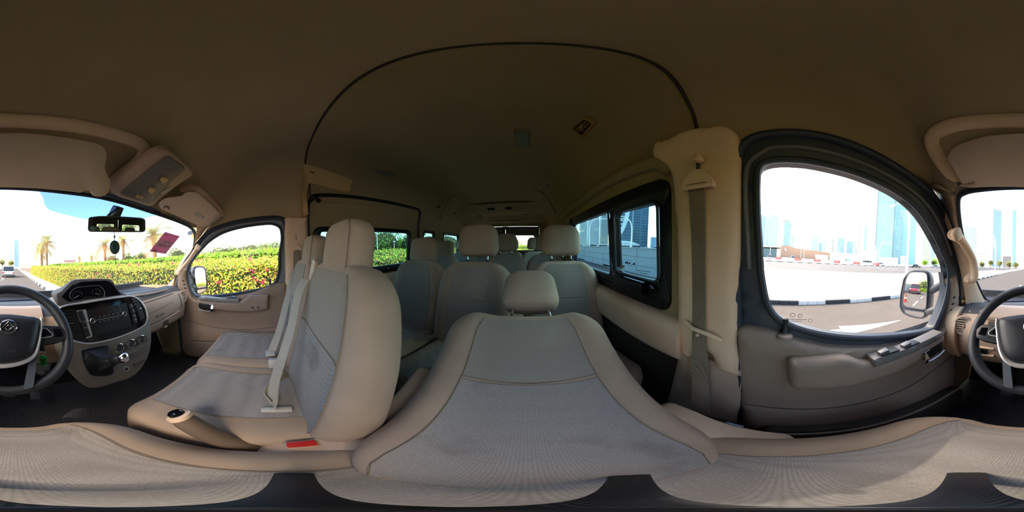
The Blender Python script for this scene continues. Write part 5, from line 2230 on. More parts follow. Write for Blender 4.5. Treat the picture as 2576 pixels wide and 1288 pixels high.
mb.loft([fc, [p + PC.n * .006 for p in inset3(fc, PC.n, .002)], [p + PC.n * .008 for p in inset3(fc, PC.n, .005)]])
fp = mb.build('face_panel', M('console_grey', rgb(112, 106, 102), .4), rc)
for u, v, r_ in ((381.5, 478, .0165), (412, 452, .0165)):
    mb = MB()
    mb.lathe([(r_ * 1.25, 0), (r_ * 1.25, .003), (r_ * 1.15, .004)], PC.px(u - 2, v - 2, .0155), PC.n, 22)
    mb.build('lamp_collar', M('console_grey_dark', rgb(92, 84, 76), .4), fp)
    mb = MB()
    mb.lathe([(r_, 0), (r_, .012), (r_ * .92, .015)], PC.px(u - 1, v - 2, .018), PC.n, 22)
    mb.build('lamp_knob', cream, fp)
mb = MB()
mb.prism(PC.poly(rnd([(340, 495), (345, 489), (361, 494), (357, 500)], 1, 2), .0155), PC.n * .003)
mb.build('rocker_switch', cream, fp)
lettering('OFF', .008, PC.mat(PC.px(352, 494.8, .019)), M('print_brown', rgb(100, 84, 60), .6), 'switch_print', fp)
mb = MB()
for p in ([(308, 484), (416, 394)], [(342, 490), (440, 410)], [(378, 470), (462, 422)]):
    mb.tube(PC.poly(p, .0158), .0012, 5)
mb.build('panel_ribs', M('rib_tan', rgb(150, 122, 88), .5), fp)
mb = MB()
mb.prism(PC.poly([(405, 484), (425, 473), (428, 477), (409, 488)], .0155), PC.n * .0012)
mb.build('lens_window', MATS['label_white'], fp)

# inside mirror with a hanging ornament
im = thing('inside_mirror', 'black framed inside mirror on the windscreen with hanging ornament cord', 'mirror', (.38, .50, .15))
mc = ray(294, 565) * .66
tgt = Vector((XC - .03, -3.3, .20))
nrm = ((Vector((0, 0, 0)) - mc).normalized() + (tgt - mc).normalized()).normalized()
xh = Vector((0, 0, 1)).cross(nrm).normalized()
PM = Plane(mc, xh, nrm.cross(xh))
if PM.n.dot(nrm) < 0:
    PM = Plane(mc, -PM.x, PM.y)
outl = PM.poly(rnd([(223, 547), (250, 543.5), (300, 544.5), (355, 548), (365, 552), (365, 580), (360, 584), (290, 584), (226, 583), (221, 577)], 5, 4))
inn = PM.poly(rnd([(227, 551), (250, 547.5), (300, 548.5), (352, 551.5), (361, 555), (361, 578), (356, 581), (290, 580.5), (230, 580), (225.5, 574)], 5, 4))
mb = MB()
mb.loft([[p - PM.n * .022 + (mc - p) * .15 for p in outl], [p - PM.n * .006 for p in outl], [p + PM.n * .003 for p in outl], [p + PM.n * .002 for p in inn]])
mb.build('mirror_shell', M('mirror_shell_grey', rgb(70, 66, 60), .5), im)
mb = MB()
mb.prism([p + PM.n * .0035 for p in inn], PM.n * .0012)
mb.build('mirror_glass', mirror_m, im, smooth=False)
mb = MB()
wp_ = ray(288, 530) * .86
mb.tube([mc + Vector((0, .02, .02)), mc + Vector((-.005, .05, .05)), wp_ + Vector((0, -.03, -.0))], .008, 8)
mb.loft([[p + d for p in [wp_ + Vector((a, b * .7, b * -.7 + .0)) for a, b in rnd([(-.022, -.03), (.022, -.03), (.026, .03), (-.026, .03)], .008, 3)]] for d in (Vector((0, .0, 0)), Vector((0, -.03, -.018)))])
mb.build('mirror_stem', blackp, im)
om = thing('ornament', 'dark green oval ornament hanging from the inside mirror', 'ornament', ray(289, 622) * .66)
oc = ray(288.5, 622) * .655
PO = Plane(oc, nrm.cross(Vector((0, 0, 1))) * -1, (0, 0, 1))
mb = MB()
mb.loft([[PO.at(.021 * k * math.cos(q * PI / 14), .028 * k * math.sin(q * PI / 14), d) for q in range(28)] for k, d in ((.8, -.004), (1, -.001), (1, .002), (.85, .004), (.3, .005))])
mb.build('medallion', M('ornament_green', rgb(46, 74, 74), .35), om)
mb = MB()
mb.tube([PO.at(.012 * math.cos(q * PI / 10), .017 * math.sin(q * PI / 10), .0055) for q in range(20)], .001, 5, closed=True)
mb.build('medallion_ring', M('ornament_mark', rgb(92, 112, 90), .5), om)
mb = MB()
mb.tube([PO.at(0, .028), PO.at(.001, .045), PO.at(.0, .07), PO.at(-.001, .086)], .0014, 6)
mb.tube([PO.at(0, .03), PO.at(0, 0, -.004), PO.at(0, -.028), PO.at(.001, -.05), PO.at(.004, -.066)], .0012, 6)
mb.lathe([(.003, -.004), (.004, 0), (.003, .004)], PO.at(.001, .043), (0, 0, 1), 8)
mb.build('cord', M('cord_black', rgb(26, 30, 34), .7), om)

# permit sticker and grey disc on the windscreen
stk = thing('permit_sticker', 'maroon permit sticker stuck aslant on the windscreen, lettering seen reversed', 'sticker', wsp(.9, .1))
sc_c = ray(415, 611)


def ws_hit(u, v):
    r = ray(u, v)
    a, b = .2, 3
    for _ in range(50):
        m_ = (a + b) / 2
        p = r * m_
        if p.y - wsp(p.x, p.z).y > 0:
            b = m_
        else:
            a = m_
    return r * a


q = [ws_hit(u, v) for u, v in ((415, 583), (452.5, 594), (416, 638.5), (376, 632))]
PT = Plane(q[0], q[1] - q[0], q[0] - q[3])
if PT.n.dot(-q[0]) < 0:
    pass
sg = 1 if PT.n.dot(-q[0]) > 0 else -1


def sq(a, b, d=0):
    """sticker coordinates: a across, b down, 0..1"""
    return q[0] * (1 - a) * (1 - b) + q[1] * a * (1 - b) + q[2] * a * b + q[3] * (1 - a) * b + PT.n * sg * d


def srect(a0, a1, b0, b1, d, t, name, mat, parent=stk):
    mb = MB()
    mb.prism([sq(a, b, d) for a, b in ((a0, b0), (a1, b0), (a1, b1), (a0, b1))], PT.n * sg * t)
    return mb.build(name, mat, parent, smooth=False)


srect(0, 1, 0, 1, .001, .001, 'sticker_sheet', paper('sticker_maroon', rgb(186, 128, 142), .8))
srect(.04, .96, .34, .72, .002, .0004, 'number_field', paper('sticker_grey', rgb(236, 238, 238), .8))
srect(.08, .40, .88, .95, .002, .0004, 'number_field', paper('sticker_line', rgb(180, 160, 165)))
srect(.72, .97, .80, .99, .002, .0004, 'hologram', MATS['sticker_grey'])


def sletter(s, a, b, size, mat, name):
    ax = (sq(1, b) - sq(0, b)).normalized()
    ay = (sq(a, 0) - sq(a, 1)).normalized()
    c = sq(a, b, .0028)
    mx = Matrix(((-ax.x, ay.x, PT.n.x * sg, c.x), (-ax.y, ay.y, PT.n.y * sg, c.y), (-ax.z, ay.z, PT.n.z * sg, c.z), (0, 0, 0, 1)))
    return lettering(s, size, mx, mat, name, stk, .0002)


blk = M('print_dark', rgb(46, 46, 50), .6)
sletter('Y-16087', .52, .61, .034, blk, 'number_print')
sletter('LOT N2', .56, .42, .020, blk, 'number_print')
mb = MB()
mb.tube([sq(.16 + .07 * math.cos(k * PI / 8), .10 + .045 * math.sin(k * PI / 8), .0024) for k in range(13)], .0014, 5)
mb.tube([sq(.15 + .03 * math.cos(k * PI / 6), .10 + .02 * math.sin(k * PI / 6), .0024) for k in range(9)], .0012, 5)
mb.build('sticker_logo', M('print_pink', rgb(190, 168, 176), .6), stk)
mb = MB()
for pts_ in ([(250, 671), (262, 660), (273, 649), (285, 637)], [(184, 712), (188, 704), (196, 698)], [(296, 713), (312, 709), (332, 707.5)]):
    mb.tube([ws_hit(u, v) * .999 for u, v in pts_], .0007, 4)
mb.build('glass_crack', paper('crack_white', rgb(230, 232, 232)), wind)['kind'] = 'stuff'
gd = thing('disc_sticker', 'round grey disc sticker in the upper passenger corner of the windscreen', 'sticker', ws_hit(478.5, 586))
e = [ws_hit(478.5 + 6.6 * math.cos(k * PI / 10) + 1.5 * math.sin(k * PI / 10), 586 - 5.2 * math.sin(k * PI / 10)) for k in range(20)]
mb = MB()
mb.prism([p * .998 for p in e], (e[0] - e[5]).cross(e[0] - e[10]).normalized() * .001)
mb.build('disc', paper('disc_grey', rgb(200, 202, 204), .8), gd)

# grab handles on the windscreen pillars
def handle(name, lab, pts, r, inward):
    t = thing(name, lab, 'handle', pts[0])
    mb = MB()
    ps = cr([tuple(p) for p in pts], 6)
    mb.tube(ps, lambda k: r * (1.0 + .35 * (abs(2 * k - 1) ** 4)), 12, flat=1.25, up=(1, 0, 0))
    mb.build('grip', plast, t)
    for p in (pts[0], pts[-1]):
        mb = MB()
        mb.box(Vector(p) + Vector(inward) * -.012, (.03, .045, .05), Matrix.Rotation(-.85, 3, 'X'), bev=.012)
        mb.build('mount_foot', plast, t)
    return t


H1 = [ray(2400, 590) * .62, ray(2412, 597) * .68, ray(2430, 622) * .76, ray(2447, 655) * .82, ray(2452, 690) * .84, ray(2446, 703) * .85, ray(2432, 700) * .87]
handle('grab_handle', 'beige curved grab handle on the driver windscreen pillar', H1, .017, (-1, 0, 0))
H2 = [ray(499, 622) * 1.36, ray(492, 630) * 1.36, ray(476, 653) * 1.385, ray(458, 675) * 1.42, ray(449, 685) * 1.45]
handle('grab_handle', 'beige straight grab handle on the passenger windscreen pillar', H2, .016, (1, 0, 0))

# ---- door mirrors
def door_mirror(s, lab, px, pxl, refl, arm):
    t = thing('door_mirror', lab, 'mirror', S(s, .72, -.2, -.2))
    c = ray(*px[0]) * px[1]
    nrm = ((-c).normalized() + Vector(refl).normalized()).normalized()
    xh = Vector((0, 0, 1)).cross(nrm).normalized()
    PMr = Plane(c, xh, nrm.cross(xh))
    if PMr.n.dot(nrm) < 0:
        PMr = Plane(c, -PMr.x, PMr.y)
    for nm, lst, d in pxl:
        lp = PMr.poly(rnd(lst, 6, 4))
        if nm == 'shell':
            cc = sum(lp, Vector()) / len(lp)
            mb = MB()
            mb.loft([[p + (cc - p) * .35 - PMr.n * .11 for p in lp], [p + (cc - p) * .08 - PMr.n * .08 for p in lp], [p - PMr.n * .02 for p in lp], lp, [p + (cc - p) * .05 + PMr.n * .004 for p in lp], [p + (cc - p) * .085 - PMr.n * .006 for p in lp]])
            mb.build('mirror_shell', M('mirror_grey', rgb(96, 98, 104), .5), t, angle=50)
        else:
            mb = MB()
            mb.prism([p + PMr.n * (d + .003) for p in lp], PMr.n * .002)
            mb.build('mirror_glass', mirror_m, t, smooth=False)
            mb = MB()
            mb.tube([p + PMr.n * (d + .006) for p in lp], .0035, 6, closed=True)
            mb.build('glass_rim', MATS['mirror_grey'], t)
    for a, b in arm:
        mb = MB()
        mb.tube([Vector(a), (Vector(a) + Vector(b)) / 2 + Vector((0, -.01, 0)), Vector(b)], .024, 12, flat=.8)
        mb.build('mirror_arm', MATS['mirror_grey'], t)
    mb = MB()
    pl = [S(s, y, z, -.012) for y, z in ((.685, -.33), (.735, -.25), (.745, -.12), (.715, -.04), (.86, -.15), (.87, -.33))]
    mb.prism(pl, (s * .03, 0, 0))
    mb.build('mirror_base', MATS['mirror_grey'], t)
    return t


shellL = [(2286, 681), (2300, 678), (2325, 679), (2337, 683), (2342, 700), (2342, 745), (2338, 785), (2330, 800), (2316, 803), (2290, 798), (2270, 788), (2262, 772), (2264, 740), (2272, 700)]
gl1 = [(2288, 686), (2300, 684.5), (2326, 685), (2333, 690), (2334.5, 710), (2332, 760), (2330, 777), (2322, 779), (2280, 772), (2271, 766), (2273, 735), (2280, 700)]
gl2_ = [(2276, 778), (2290, 780), (2327, 785), (2326, 794), (2318, 799), (2292, 794), (2276, 787)]
door_mirror(-1, 'driver side door mirror showing the road behind', ((2303, 740), 1.02), [('shell', shellL, 0), ('glass', gl1, 0), ('glass', gl2_, 0)], (-.10, -1, -.055),
            [(S(-1, .77, -.105, -.03), ray(2338, 735) * 1.03), (S(-1, .75, -.25, -.03), ray(2334, 785) * 1.02)])
shellR = [(486, 671), (496, 668), (512, 669), (518, 677), (522, 700), (523.5, 720), (521, 729), (510, 737), (496, 742), (490, 738), (485, 715), (483, 690)]
glR1 = [(490, 675), (500, 672), (511, 673), (515, 680), (518, 700), (519.5, 722), (495, 725.5), (491.5, 715), (488.5, 690)]
glR2 = [(493, 729), (519, 725), (518, 730), (509, 735.5), (497, 740)]
door_mirror(1, 'passenger side door mirror in front of the flowering hedge', ((503, 706), 1.74), [('shell', shellR, 0), ('glass', glR1, 0), ('glass', glR2, 0)], (.16, -1, .0),
            [(S(1, .75, -.115, -.03), ray(487, 701) * 1.75), (S(1, .74, -.24, -.03), ray(489, 725) * 1.74)])

# ---- ceiling lamps and outlets in the rear
def archz(d):
    q = sorted((abs(a), b) for a, b in ARCHS)
    return float(np.interp(abs(d), [k[0] for k in q], [k[1] for k in q]))


def rooffind(u, v):
    """where a direction meets the rear headliner"""
    r = ray(u, v)
    a, b = .2, 6
    for _ in range(50):
        m_ = (a + b) / 2
        p = r * m_
        zz = archz(p.x - XC) if abs(p.x - XC) < .82 else .42
        zz -= roofdrop(p.y) * max(0, (zz - .42) / .38)
        if p.z > zz or abs(p.x - XC) > .82:
            b = m_
        else:
            a = m_
    return r * a


def roof_item(name, label, cat, px, frame_m, in_m, bars=0, group=None):
    c = [rooffind(u, v) for u, v in px]
    ctr_ = sum(c, Vector()) / 4
    t = thing(name, label, cat, ctr_, group)
    P = Plane(ctr_, c[1] - c[0], c[0] - c[3])
    if P.n.z > 0:
        P = Plane(ctr_, c[0] - c[1], c[0] - c[3])
    lp = [(p - ctr_) for p in c]
    lp = rnd([(p.dot(P.x), p.dot(P.y)) for p in lp], .010, 3)
    mb = MB()
    mb.loft([[P.at(a * 1, b * 1, -.014) for a, b in lp], [P.at(a, b, .006) for a, b in lp], [P.at(a * .93, b * .93, .011) for a, b in lp]])
    mb.build('frame', frame_m, t)
    mb = MB()
    mb.prism([P.at(a * .74, b * .74, .0105) for a, b in lp], P.n * .0025)
    mb.build('inner_panel', in_m, t)
    if bars:
        e1, e2 = (c[1] - c[0]) / 2 * .72, (c[3] - c[0]) / 2 * .72
        for k in range(1, bars):
            o_ = ctr_ + e1 * (2 * k / bars - 1) + P.n * .014
            mb = MB()
            mb.tube([o_ - e2, o_ + e2], .0025, 4)
            mb.build('grille_bar', frame_m, t)
        for k in (1, 2):
            o_ = ctr_ + e2 * (2 * k / 3 - 1) + P.n * .014
            mb = MB()
            mb.tube([o_ - e1, o_ + e1], .0025, 4)
            mb.build('grille_bar', frame_m, t)
        mb = MB()
        mb.box(P.at(0, 0, .018), (.008, .012, .008), P.mat().to_3x3(), bev=.001)
        mb.build('grille_tab', whitep, t)
    return t


tanf = M('vent_tan', rgb(176, 126, 66), .5)
vdark = M('vent_well', rgb(46, 26, 20), .6)
lensm = M('lamp_lens', rgb(112, 120, 104), .3)
gridm = M('lens_frame', rgb(124, 112, 84), .5)
roof_item('air_vent', 'tan framed ceiling air vent above the driver side window', 'air vent', [(1475, 293), (1503, 308), (1468, 347), (1438, 325)], tanf, vdark, 4)
roof_item('ceiling_lamp', 'square greenish lens ceiling lamp in the middle of the roof', 'ceiling lamp', [(1293, 327), (1332, 327), (1332, 368), (1297, 368)], gridm, lensm)
roof_item('ceiling_lamp', 'slim grey grille lamp over the sliding door', 'ceiling lamp', [(942, 432), (955, 428), (996, 438), (984, 446)], gridm, lensm)
roof_item('air_vent', 'small dark square ceiling vent with pale frame behind the square lamp', 'air vent', [(1376, 458), (1391, 461), (1387, 475), (1372, 470)], M('vent_pale', rgb(168, 152, 124), .5), frit)
roof_item('air_vent', 'small dark square ceiling vent near the rear end on the driver side', 'air vent', [(1355, 523.5), (1363, 526), (1361, 530), (1353, 528)], M('vent_pale', rgb(168, 152, 124), .5), frit)
roof_item('air_vent', 'brown ceiling vent behind the top corner of the sliding door', 'air vent', [(1094, 517), (1104, 516), (1110, 522), (1099, 524)], tanf, vdark)
roof_item('air_vent', 'brown ceiling vent in front of the rear air conditioner', 'air vent', [(1139, 535), (1146, 534), (1151, 538), (1143, 540)], tanf, vdark)
for x, y, lab in ((.02, -2.50, 'small U shaped coat hook on the ceiling near the driver side'), (.83, -2.30, 'small U shaped coat hook on the ceiling near the passenger side')):
    t = thing('coat_hook', lab, 'hook', (x, y, .735))
    mb = MB()
    mb.tube([(x - .025, y, .775), (x - .025, y, .735), (x + .025, y, .735), (x + .025, y, .775)], .004, 6)
    mb.build('hook', gridm, t)
# faint press buttons in the headliner
for x, y in ((.03, -.30), (.29, -.31), (.62, -.34), (.78, -.36)):
    mb = MB()
    z = float(np.interp(abs(x - XC), [0, .25, .45, .56], [.80, .797, .785, .768]))
    mb.lathe([(.016, .006), (.016, -.002), (.012, -.003)], (x, y, z), (0, 0, 1), 16)
    mb.build('fixing_button', headl, ceiling)

# ================================================================== OUTSIDE
G = -1.75
RNG = np.random.default_rng(5)
asph = M('asphalt', rgb(100, 92, 86), .95, bump=.4, bscale=60, var=.07, vscale=1.2, spec=.08)
asph2 = M('asphalt_dark', rgb(84, 80, 80), .9, var=.06, vscale=.4)
paver_m = facade('pavers_cream', rgb(226, 208, 188), rgb(216, 196, 176), rgb(196, 178, 160), .2, .1, .06, .9, .5, .2)
walk_m = facade('pavers_pink', rgb(205, 178, 160), rgb(196, 168, 150), rgb(176, 150, 134), .3, .3, .05, .9, .5, .2)
sand_m = M('ground_sand', rgb(206, 190, 168), .95, var=.06, vscale=.3)
white_l = M('road_paint_white', rgb(232, 230, 222), .8, var=.04, vscale=4)
kb = M('kerb_black', rgb(52, 54, 60), .8, var=.1, vscale=9)
kw = M('kerb_white', rgb(214, 214, 212), .8, var=.05, vscale=9)
conc = M('concrete_grey', rgb(186, 184, 180), .9, bump=.2, bscale=30, var=.05, vscale=1.5)
polew = M('pole_white', rgb(226, 224, 218), .5)
polg = M('pole_grey', rgb(150, 150, 150), .5)


def setuv(o):
    me = o.data
    uv = me.uv_layers.new(name='UVMap')
    for p in me.polygons:
        n = p.normal
        hz = abs(n.z) > .7
        t = Vector((1, 0, 0)) if hz else Vector((-n.y, n.x, 0)).normalized()
        b = Vector((0, 1, 0)) if hz else Vector((0, 0, 1))
        for li in p.loop_indices:
            c = me.vertices[me.loops[li].vertex_index].co
            uv.data[li].uv = (c.dot(t), c.dot(b))
    return o


def slab(name, pts, z, t, m, kind='structure', parent=None):
    mb = MB()
    mb.prism([Vector((x, y, z - t)) for x, y in pts], (0, 0, t))
    o = mb.build(name, m, parent, smooth=False)
    if kind and parent is None:
        o['kind'] = kind
    return o


# bare ground as a wide disc, its parts that are built on top follow
slab('ground', [(900 * math.cos(k * PI / 24), 900 * math.sin(k * PI / 24)) for k in range(48)], G - .04, .2, sand_m)
KL = [(-5.50, -3.0), (-5.55, -1.5), (-5.63, -.43), (-5.74, .55), (-5.90, 2.0), (-5.97, 3.6), (-6.05, 5.4), (-6.45, 9), (-6.95, 14), (-7.2, 19), (-7.5, 27), (-8.4, 47), (-9.2, 80), (-9.5, 120)]
KLs = cr(KL, 6)
slab('road_near', [(x, y) for x, y in KLs] + [(2.15, 140), (2.15, -90), (-6.9, -90), (-6.9, -3.0)], G, .1, asph)
pav = setuv(slab('pavement_near', [(x - .14, y) for x, y in KLs if y < 60] + [(-17, 60), (-17.4, 28), (-18.4, 15), (-20.8, 4), (-20.7, -3), (-24, -60), (-6.9, -60), (-6.9, -3)], G + .14, .2, paver_m))
slab('road_far', [(-20.6, -90), (-20.6, -3), (-20.7, 4), (-18.3, 15), (-17.3, 28), (-15, 60), (-13, 140), (-66, 140), (-60, 60), (-50, 10), (-45, -6), (-40, -90)], G + .05, .1, asph2)
slab('pavement_far', [(-45.2, -90), (-45.2, -6), (-50.2, 10), (-60.2, 60), (-66.2, 140), (-110, 140), (-120, -90)], G + .15, .25, M('pavement_pale', rgb(214, 206, 196), .9, var=.04, vscale=.3))
setuv(slab('pavement_right', [(2.3, -8), (3.6, -8), (3.6, 60), (2.3, 60)], G + .13, .2, walk_m))
slab('ground', [(3.3, -60), (70, -60), (70, 160), (3.3, 160)], G + .05, .1, M('soil_brown', rgb(120, 96, 70), .95, var=.2, vscale=2))


def kerb(name, pts, lab, phase, ln, z0, h, wd, ymax, ymin, per, inner):
    """row of separate kerb stones painted black and white in blocks"""
    t = thing(name, None, None, (pts[0][0], pts[0][1], z0))
    t['kind'] = 'structure'
    P = np.array(pts)
    d = np.concatenate([[0], np.cumsum(np.linalg.norm(np.diff(P, axis=0), axis=1))])
    s0 = np.interp(phase, P[:, 1], d)
    a = np.interp(ymin, P[:, 1], d)
    b = np.interp(ymax, P[:, 1], d)
    meshes = {}
    k0 = math.floor((a - s0) / ln)
    k1 = math.ceil((b - s0) / ln)
    for k in range(k0, k1):
        s_ = s0 + (k + .5) * ln
        x = np.interp(s_, d, P[:, 0])
        y = np.interp(s_, d, P[:, 1])
        x2 = np.interp(s_ + .1, d, P[:, 0])
        y2 = np.interp(s_ + .1, d, P[:, 1])
        an = math.atan2(y2 - y, x2 - x)
        m = kw if (k // per) % 2 == 0 else kb
        if m.name not in meshes:
            mb = MB()
            mb.box((0, 0, h / 2), (ln - .012, wd, h), bev=.018)
            o = mb.build('kerb_stone', m)
            meshes[m.name] = o.data
        else:
            o = bpy.data.objects.new('kerb_stone', meshes[m.name])
            COL.objects.link(o)
        o.location = (x - t.location.x, y - t.location.y, 0)
        o.rotation_euler = (0, 0, an)
        o.parent = t
    return t


kerb('kerb', [(x - .07, y) for x, y in KLs], '', .66, .345, G - .02, .17, .15, 30, -2.8, 3, 1)
kerb('kerb', [(2.22, -8), (2.22, 60)], '', 8.5, 1.0, G - .02, .16, .15, 34, 3, 1, -1)
kerb('kerb', [(-45.2, -30), (-45.2, -6), (-50.2, 10), (-60.2, 60), (-66.2, 140)], '', 0, 1.6, G + .05, .18, .25, 120, -20, 1, -1)
# lane arrow and lane lines
AR = [(-3.51, 3.25), (-3.76, 1.46), (-3.565, 1.44), (-3.47, -1.2), (-3.36, -1.2), (-3.44, 1.43), (-3.24, 1.42)]
tag(slab('lane_arrow', AR, G + .006, .008, white_l, None), 'white straight ahead lane arrow painted on the road beside the van', 'road marking')
for y0 in (11, 20, 29, 38):
    tag(slab('lane_line', [(-1.68, y0), (-1.56, y0), (-1.56, y0 + 4), (-1.68, y0 + 4)], G + .006, .008, white_l, None), 'white lane dash on the road ahead, %s from the van' % {11: 'first', 20: 'second', 29: 'third', 38: 'fourth'}[y0], 'road marking', 'dashed lane lines on the road ahead')
ORD = ['first', 'second', 'third', 'fourth', 'fifth', 'sixth', 'seventh', 'eighth', 'ninth', 'tenth', 'eleventh', 'twelfth']
for y0 in (-7, -15, -23):
    tag(slab('lane_line', [(-2.0, y0), (-1.88, y0), (-1.88, y0 + 4), (-2.0, y0 + 4)], G + .006, .008, white_l, None), 'white lane dash on the road behind the van, %s one back' % {-7: 'first', -15: 'second', -23: 'third'}[y0], 'road marking', 'dashed lane lines behind the van')
for k in range(3):
    y0 = -6 + k * 26
    for xx in (-27, -34):
        tag(slab('lane_line', [(xx - y0 * .1, y0), (xx + .2 - y0 * .1, y0), (xx + .2 - (y0 + 12) * .1, y0 + 12), (xx - (y0 + 12) * .1, y0 + 12)], G + .056, .008, white_l, None), 'white lane line on the wide road, %s row, %s from the rear' % ('nearer' if xx == -27 else 'farther', ORD[k]), 'road marking', 'lane lines on the wide road')

# ---- planting: leaves are real small blades in a few colours


def leafmesh(name, pos, nrm, size, mats, wts, parent, asp=.55, jit=.8):
    """pos (n,3), nrm (n,3) rough outward direction, size (n,)"""
    n = len(pos)
    d = nrm + RNG.normal(0, jit, (n, 3))
    d /= np.linalg.norm(d, axis=1)[:, None] + 1e-9
    r = RNG.normal(0, 1, (n, 3))
    a = np.cross(d, r)
    a /= np.linalg.norm(a, axis=1)[:, None] + 1e-9
    b = np.cross(d, a)
    s = size[:, None]
    v0 = pos - a * s * .5
    v1 = pos + b * s * asp * .5 + d * s * .08
    v2 = pos + a * s * .5
    v3 = pos - b * s * asp * .5 + d * s * .08
    V = np.stack([v0, v1, v2, v3], 1).reshape(-1, 3)
    o0 = ORG.get(parent.name, Vector((0, 0, 0)))
    V = V - np.array(o0)
    me = bpy.data.meshes.new(name)
    me.vertices.add(4 * n)
    me.vertices.foreach_set('co', V.astype('f4').ravel())
    me.loops.add(4 * n)
    me.loops.foreach_set('vertex_index', np.arange(4 * n, dtype='i4'))
    me.polygons.add(n)
    me.polygons.foreach_set('loop_start', np.arange(0, 4 * n, 4, dtype='i4'))
    for m in mats:
        me.materials.append(m)
    me.polygons.foreach_set('material_index', RNG.choice(len(mats), n, p=np.array(wts) / sum(wts)).astype('i4'))
    me.update(calc_edges=True)
    o = bpy.data.objects.new(name, me)
    COL.objects.link(o)
    o.parent = parent
    ORG[o.name] = o0
    o['kind'] = 'stuff'
    return o


def leafmat(name, c):
    m = bpy.data.materials.new(name)
    MATS[name] = m
    N = NT(m)
    b = N.n('ShaderNodeBsdfPrincipled')
    b.inputs['Base Color'].default_value = c
    b.inputs['Roughness'].default_value = .6
    b.inputs['Specular IOR Level'].default_value = .25
    t = N.n('ShaderNodeBsdfTranslucent')
    t.inputs[0].default_value = tuple(min(1, x * 1.2) for x in c[:3]) + (1,)
    mx = N.n('ShaderNodeMixShader')
    mx.inputs[0].default_value = .35
    N.l(b.outputs[0], mx.inputs[1])
    N.l(t.outputs[0], mx.inputs[2])
    N.l(mx.outputs[0], N.out.inputs[0])
    return m


L_yel = leafmat('leaf_yellow', rgb(228, 206, 84))
L_yg = leafmat('leaf_yellow_green', rgb(184, 196, 72))
L_gr = leafmat('leaf_green', rgb(112, 154, 58))
L_dk = leafmat('leaf_dark_green', rgb(66, 100, 46))
L_or = leafmat('leaf_orange', rgb(232, 176, 96))
L_br = leafmat('leaf_bright_green', rgb(156, 208, 66))
L_pk = leafmat('petal_pink', rgb(226, 52, 118))
L_ol = leafmat('leaf_olive', rgb(112, 118, 62))
L_pa = leafmat('leaf_palm', rgb(178, 172, 112))
L_pa2 = leafmat('leaf_palm_dry', rgb(206, 172, 120))
twig = M('twig_brown', rgb(96, 72, 50), .9)
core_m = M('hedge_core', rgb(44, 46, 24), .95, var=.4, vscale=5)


def hedge(label, x0, x1, y0, y1, z0, ztop, mats, wts, dens, leaf, bump=.10, blossoms=0, group=None, far=None):
    t = thing('hedge', label, 'hedge', ((x0 + x1) / 2, y0, z0), group)
    ln = y1 - y0

    def topz(x, y):
        return ztop + bump * (np.sin(y * 1.7 + x) * .5 + np.sin(y * 4.3 + 2 * x) * .3 + np.sin(y * 9.1) * .2)
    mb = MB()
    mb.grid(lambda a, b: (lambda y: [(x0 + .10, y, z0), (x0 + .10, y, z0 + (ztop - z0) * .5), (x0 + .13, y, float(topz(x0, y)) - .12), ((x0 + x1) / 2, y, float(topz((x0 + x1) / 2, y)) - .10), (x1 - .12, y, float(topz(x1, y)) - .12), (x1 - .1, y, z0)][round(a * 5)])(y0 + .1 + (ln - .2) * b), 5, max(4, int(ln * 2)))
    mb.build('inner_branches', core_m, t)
    P, Nn, Sz = [], [], []
    # faces: road side, top, two ends
    for face, area in (('front', ln * (ztop - z0)), ('top', ln * (x1 - x0)), ('end0', (x1 - x0) * (ztop - z0)), ('end1', (x1 - x0) * (ztop - z0))):
        n = int(area * dens)
        if not n:
            continue
        if face in ('front', 'top'):
            if far:   # thin out with distance along the row
                y = y0 + ln * RNG.random(n) ** far
            else:
                y = y0 + ln * RNG.random(n)
            if face == 'front':
                zz = RNG.random(n)
                x = x0 + RNG.normal(0, .07, n)
                z = z0 + (topz(x, y) - z0) * zz
                nn = np.tile([-1, 0, .35], (n, 1))
            else:
                x = x0 + (x1 - x0) * RNG.random(n)
                z = topz(x, y) + RNG.normal(0, .05, n) - .1 * (np.abs(2 * (x - x0) / (x1 - x0) - 1)) ** 4
                nn = np.tile([-.2, 0, 1], (n, 1))
        else:
            x = x0 + (x1 - x0) * RNG.random(n)
            y = np.full(n, y0 if face == 'end0' else y1) + RNG.normal(0, .06, n)
            z = z0 + (ztop - z0) * RNG.random(n)
            nn = np.tile([0, -1 if face == 'end0' else 1, .3], (n, 1))
        P.append(np.stack([x, y, z], 1))
        Nn.append(nn)
        dd = np.hypot(x, y)
        Sz.append(leaf * (1 + np.clip((dd - 8) / 14, 0, 3.0)) * RNG.uniform(.6, 1.35, n))
    P, Nn, Sz = np.vstack(P), np.vstack(Nn), np.concatenate(Sz)
    leafmesh('foliage', P, Nn, Sz, mats, wts, t)
    if blossoms:
        C, Q = [], []
        for k in range(blossoms):
            y = y0 + ln * RNG.random() ** (far or 1)
            fr = RNG.random() < .7
            c = np.array([x0 - .04, y, ztop - .15 - RNG.random() * .55]) if fr else np.array([x0 + RNG.random() * .8, y, ztop + .07])
            m_ = 9
            C.append(c + RNG.normal(0, .022 + .015 * RNG.random(), (m_, 3)))
            Q.append(np.tile([-1, 0, .5], (m_, 1)))
        C = np.vstack(C)
        leafmesh('blossoms', C, np.vstack(Q), np.full(len(C), .05), [L_pk], [1], t, asp=.8)
    # a few bare twigs on the road side
    mb = MB()
    for k in range(40):
        y = y0 + ln * RNG.random() ** (far or 1)
        p = np.array([x0 + .02, y, z0 + .1 + RNG.random() * .5])
        q = p + np.array([-.08, RNG.normal(0, .2), .25 + .2 * RNG.random()])
        mb.tube([p, (p + q) / 2 + RNG.normal(0, .03, 3), q], .006, 4)
    mb.build('twigs', twig, t)['kind'] = 'stuff'
    return t


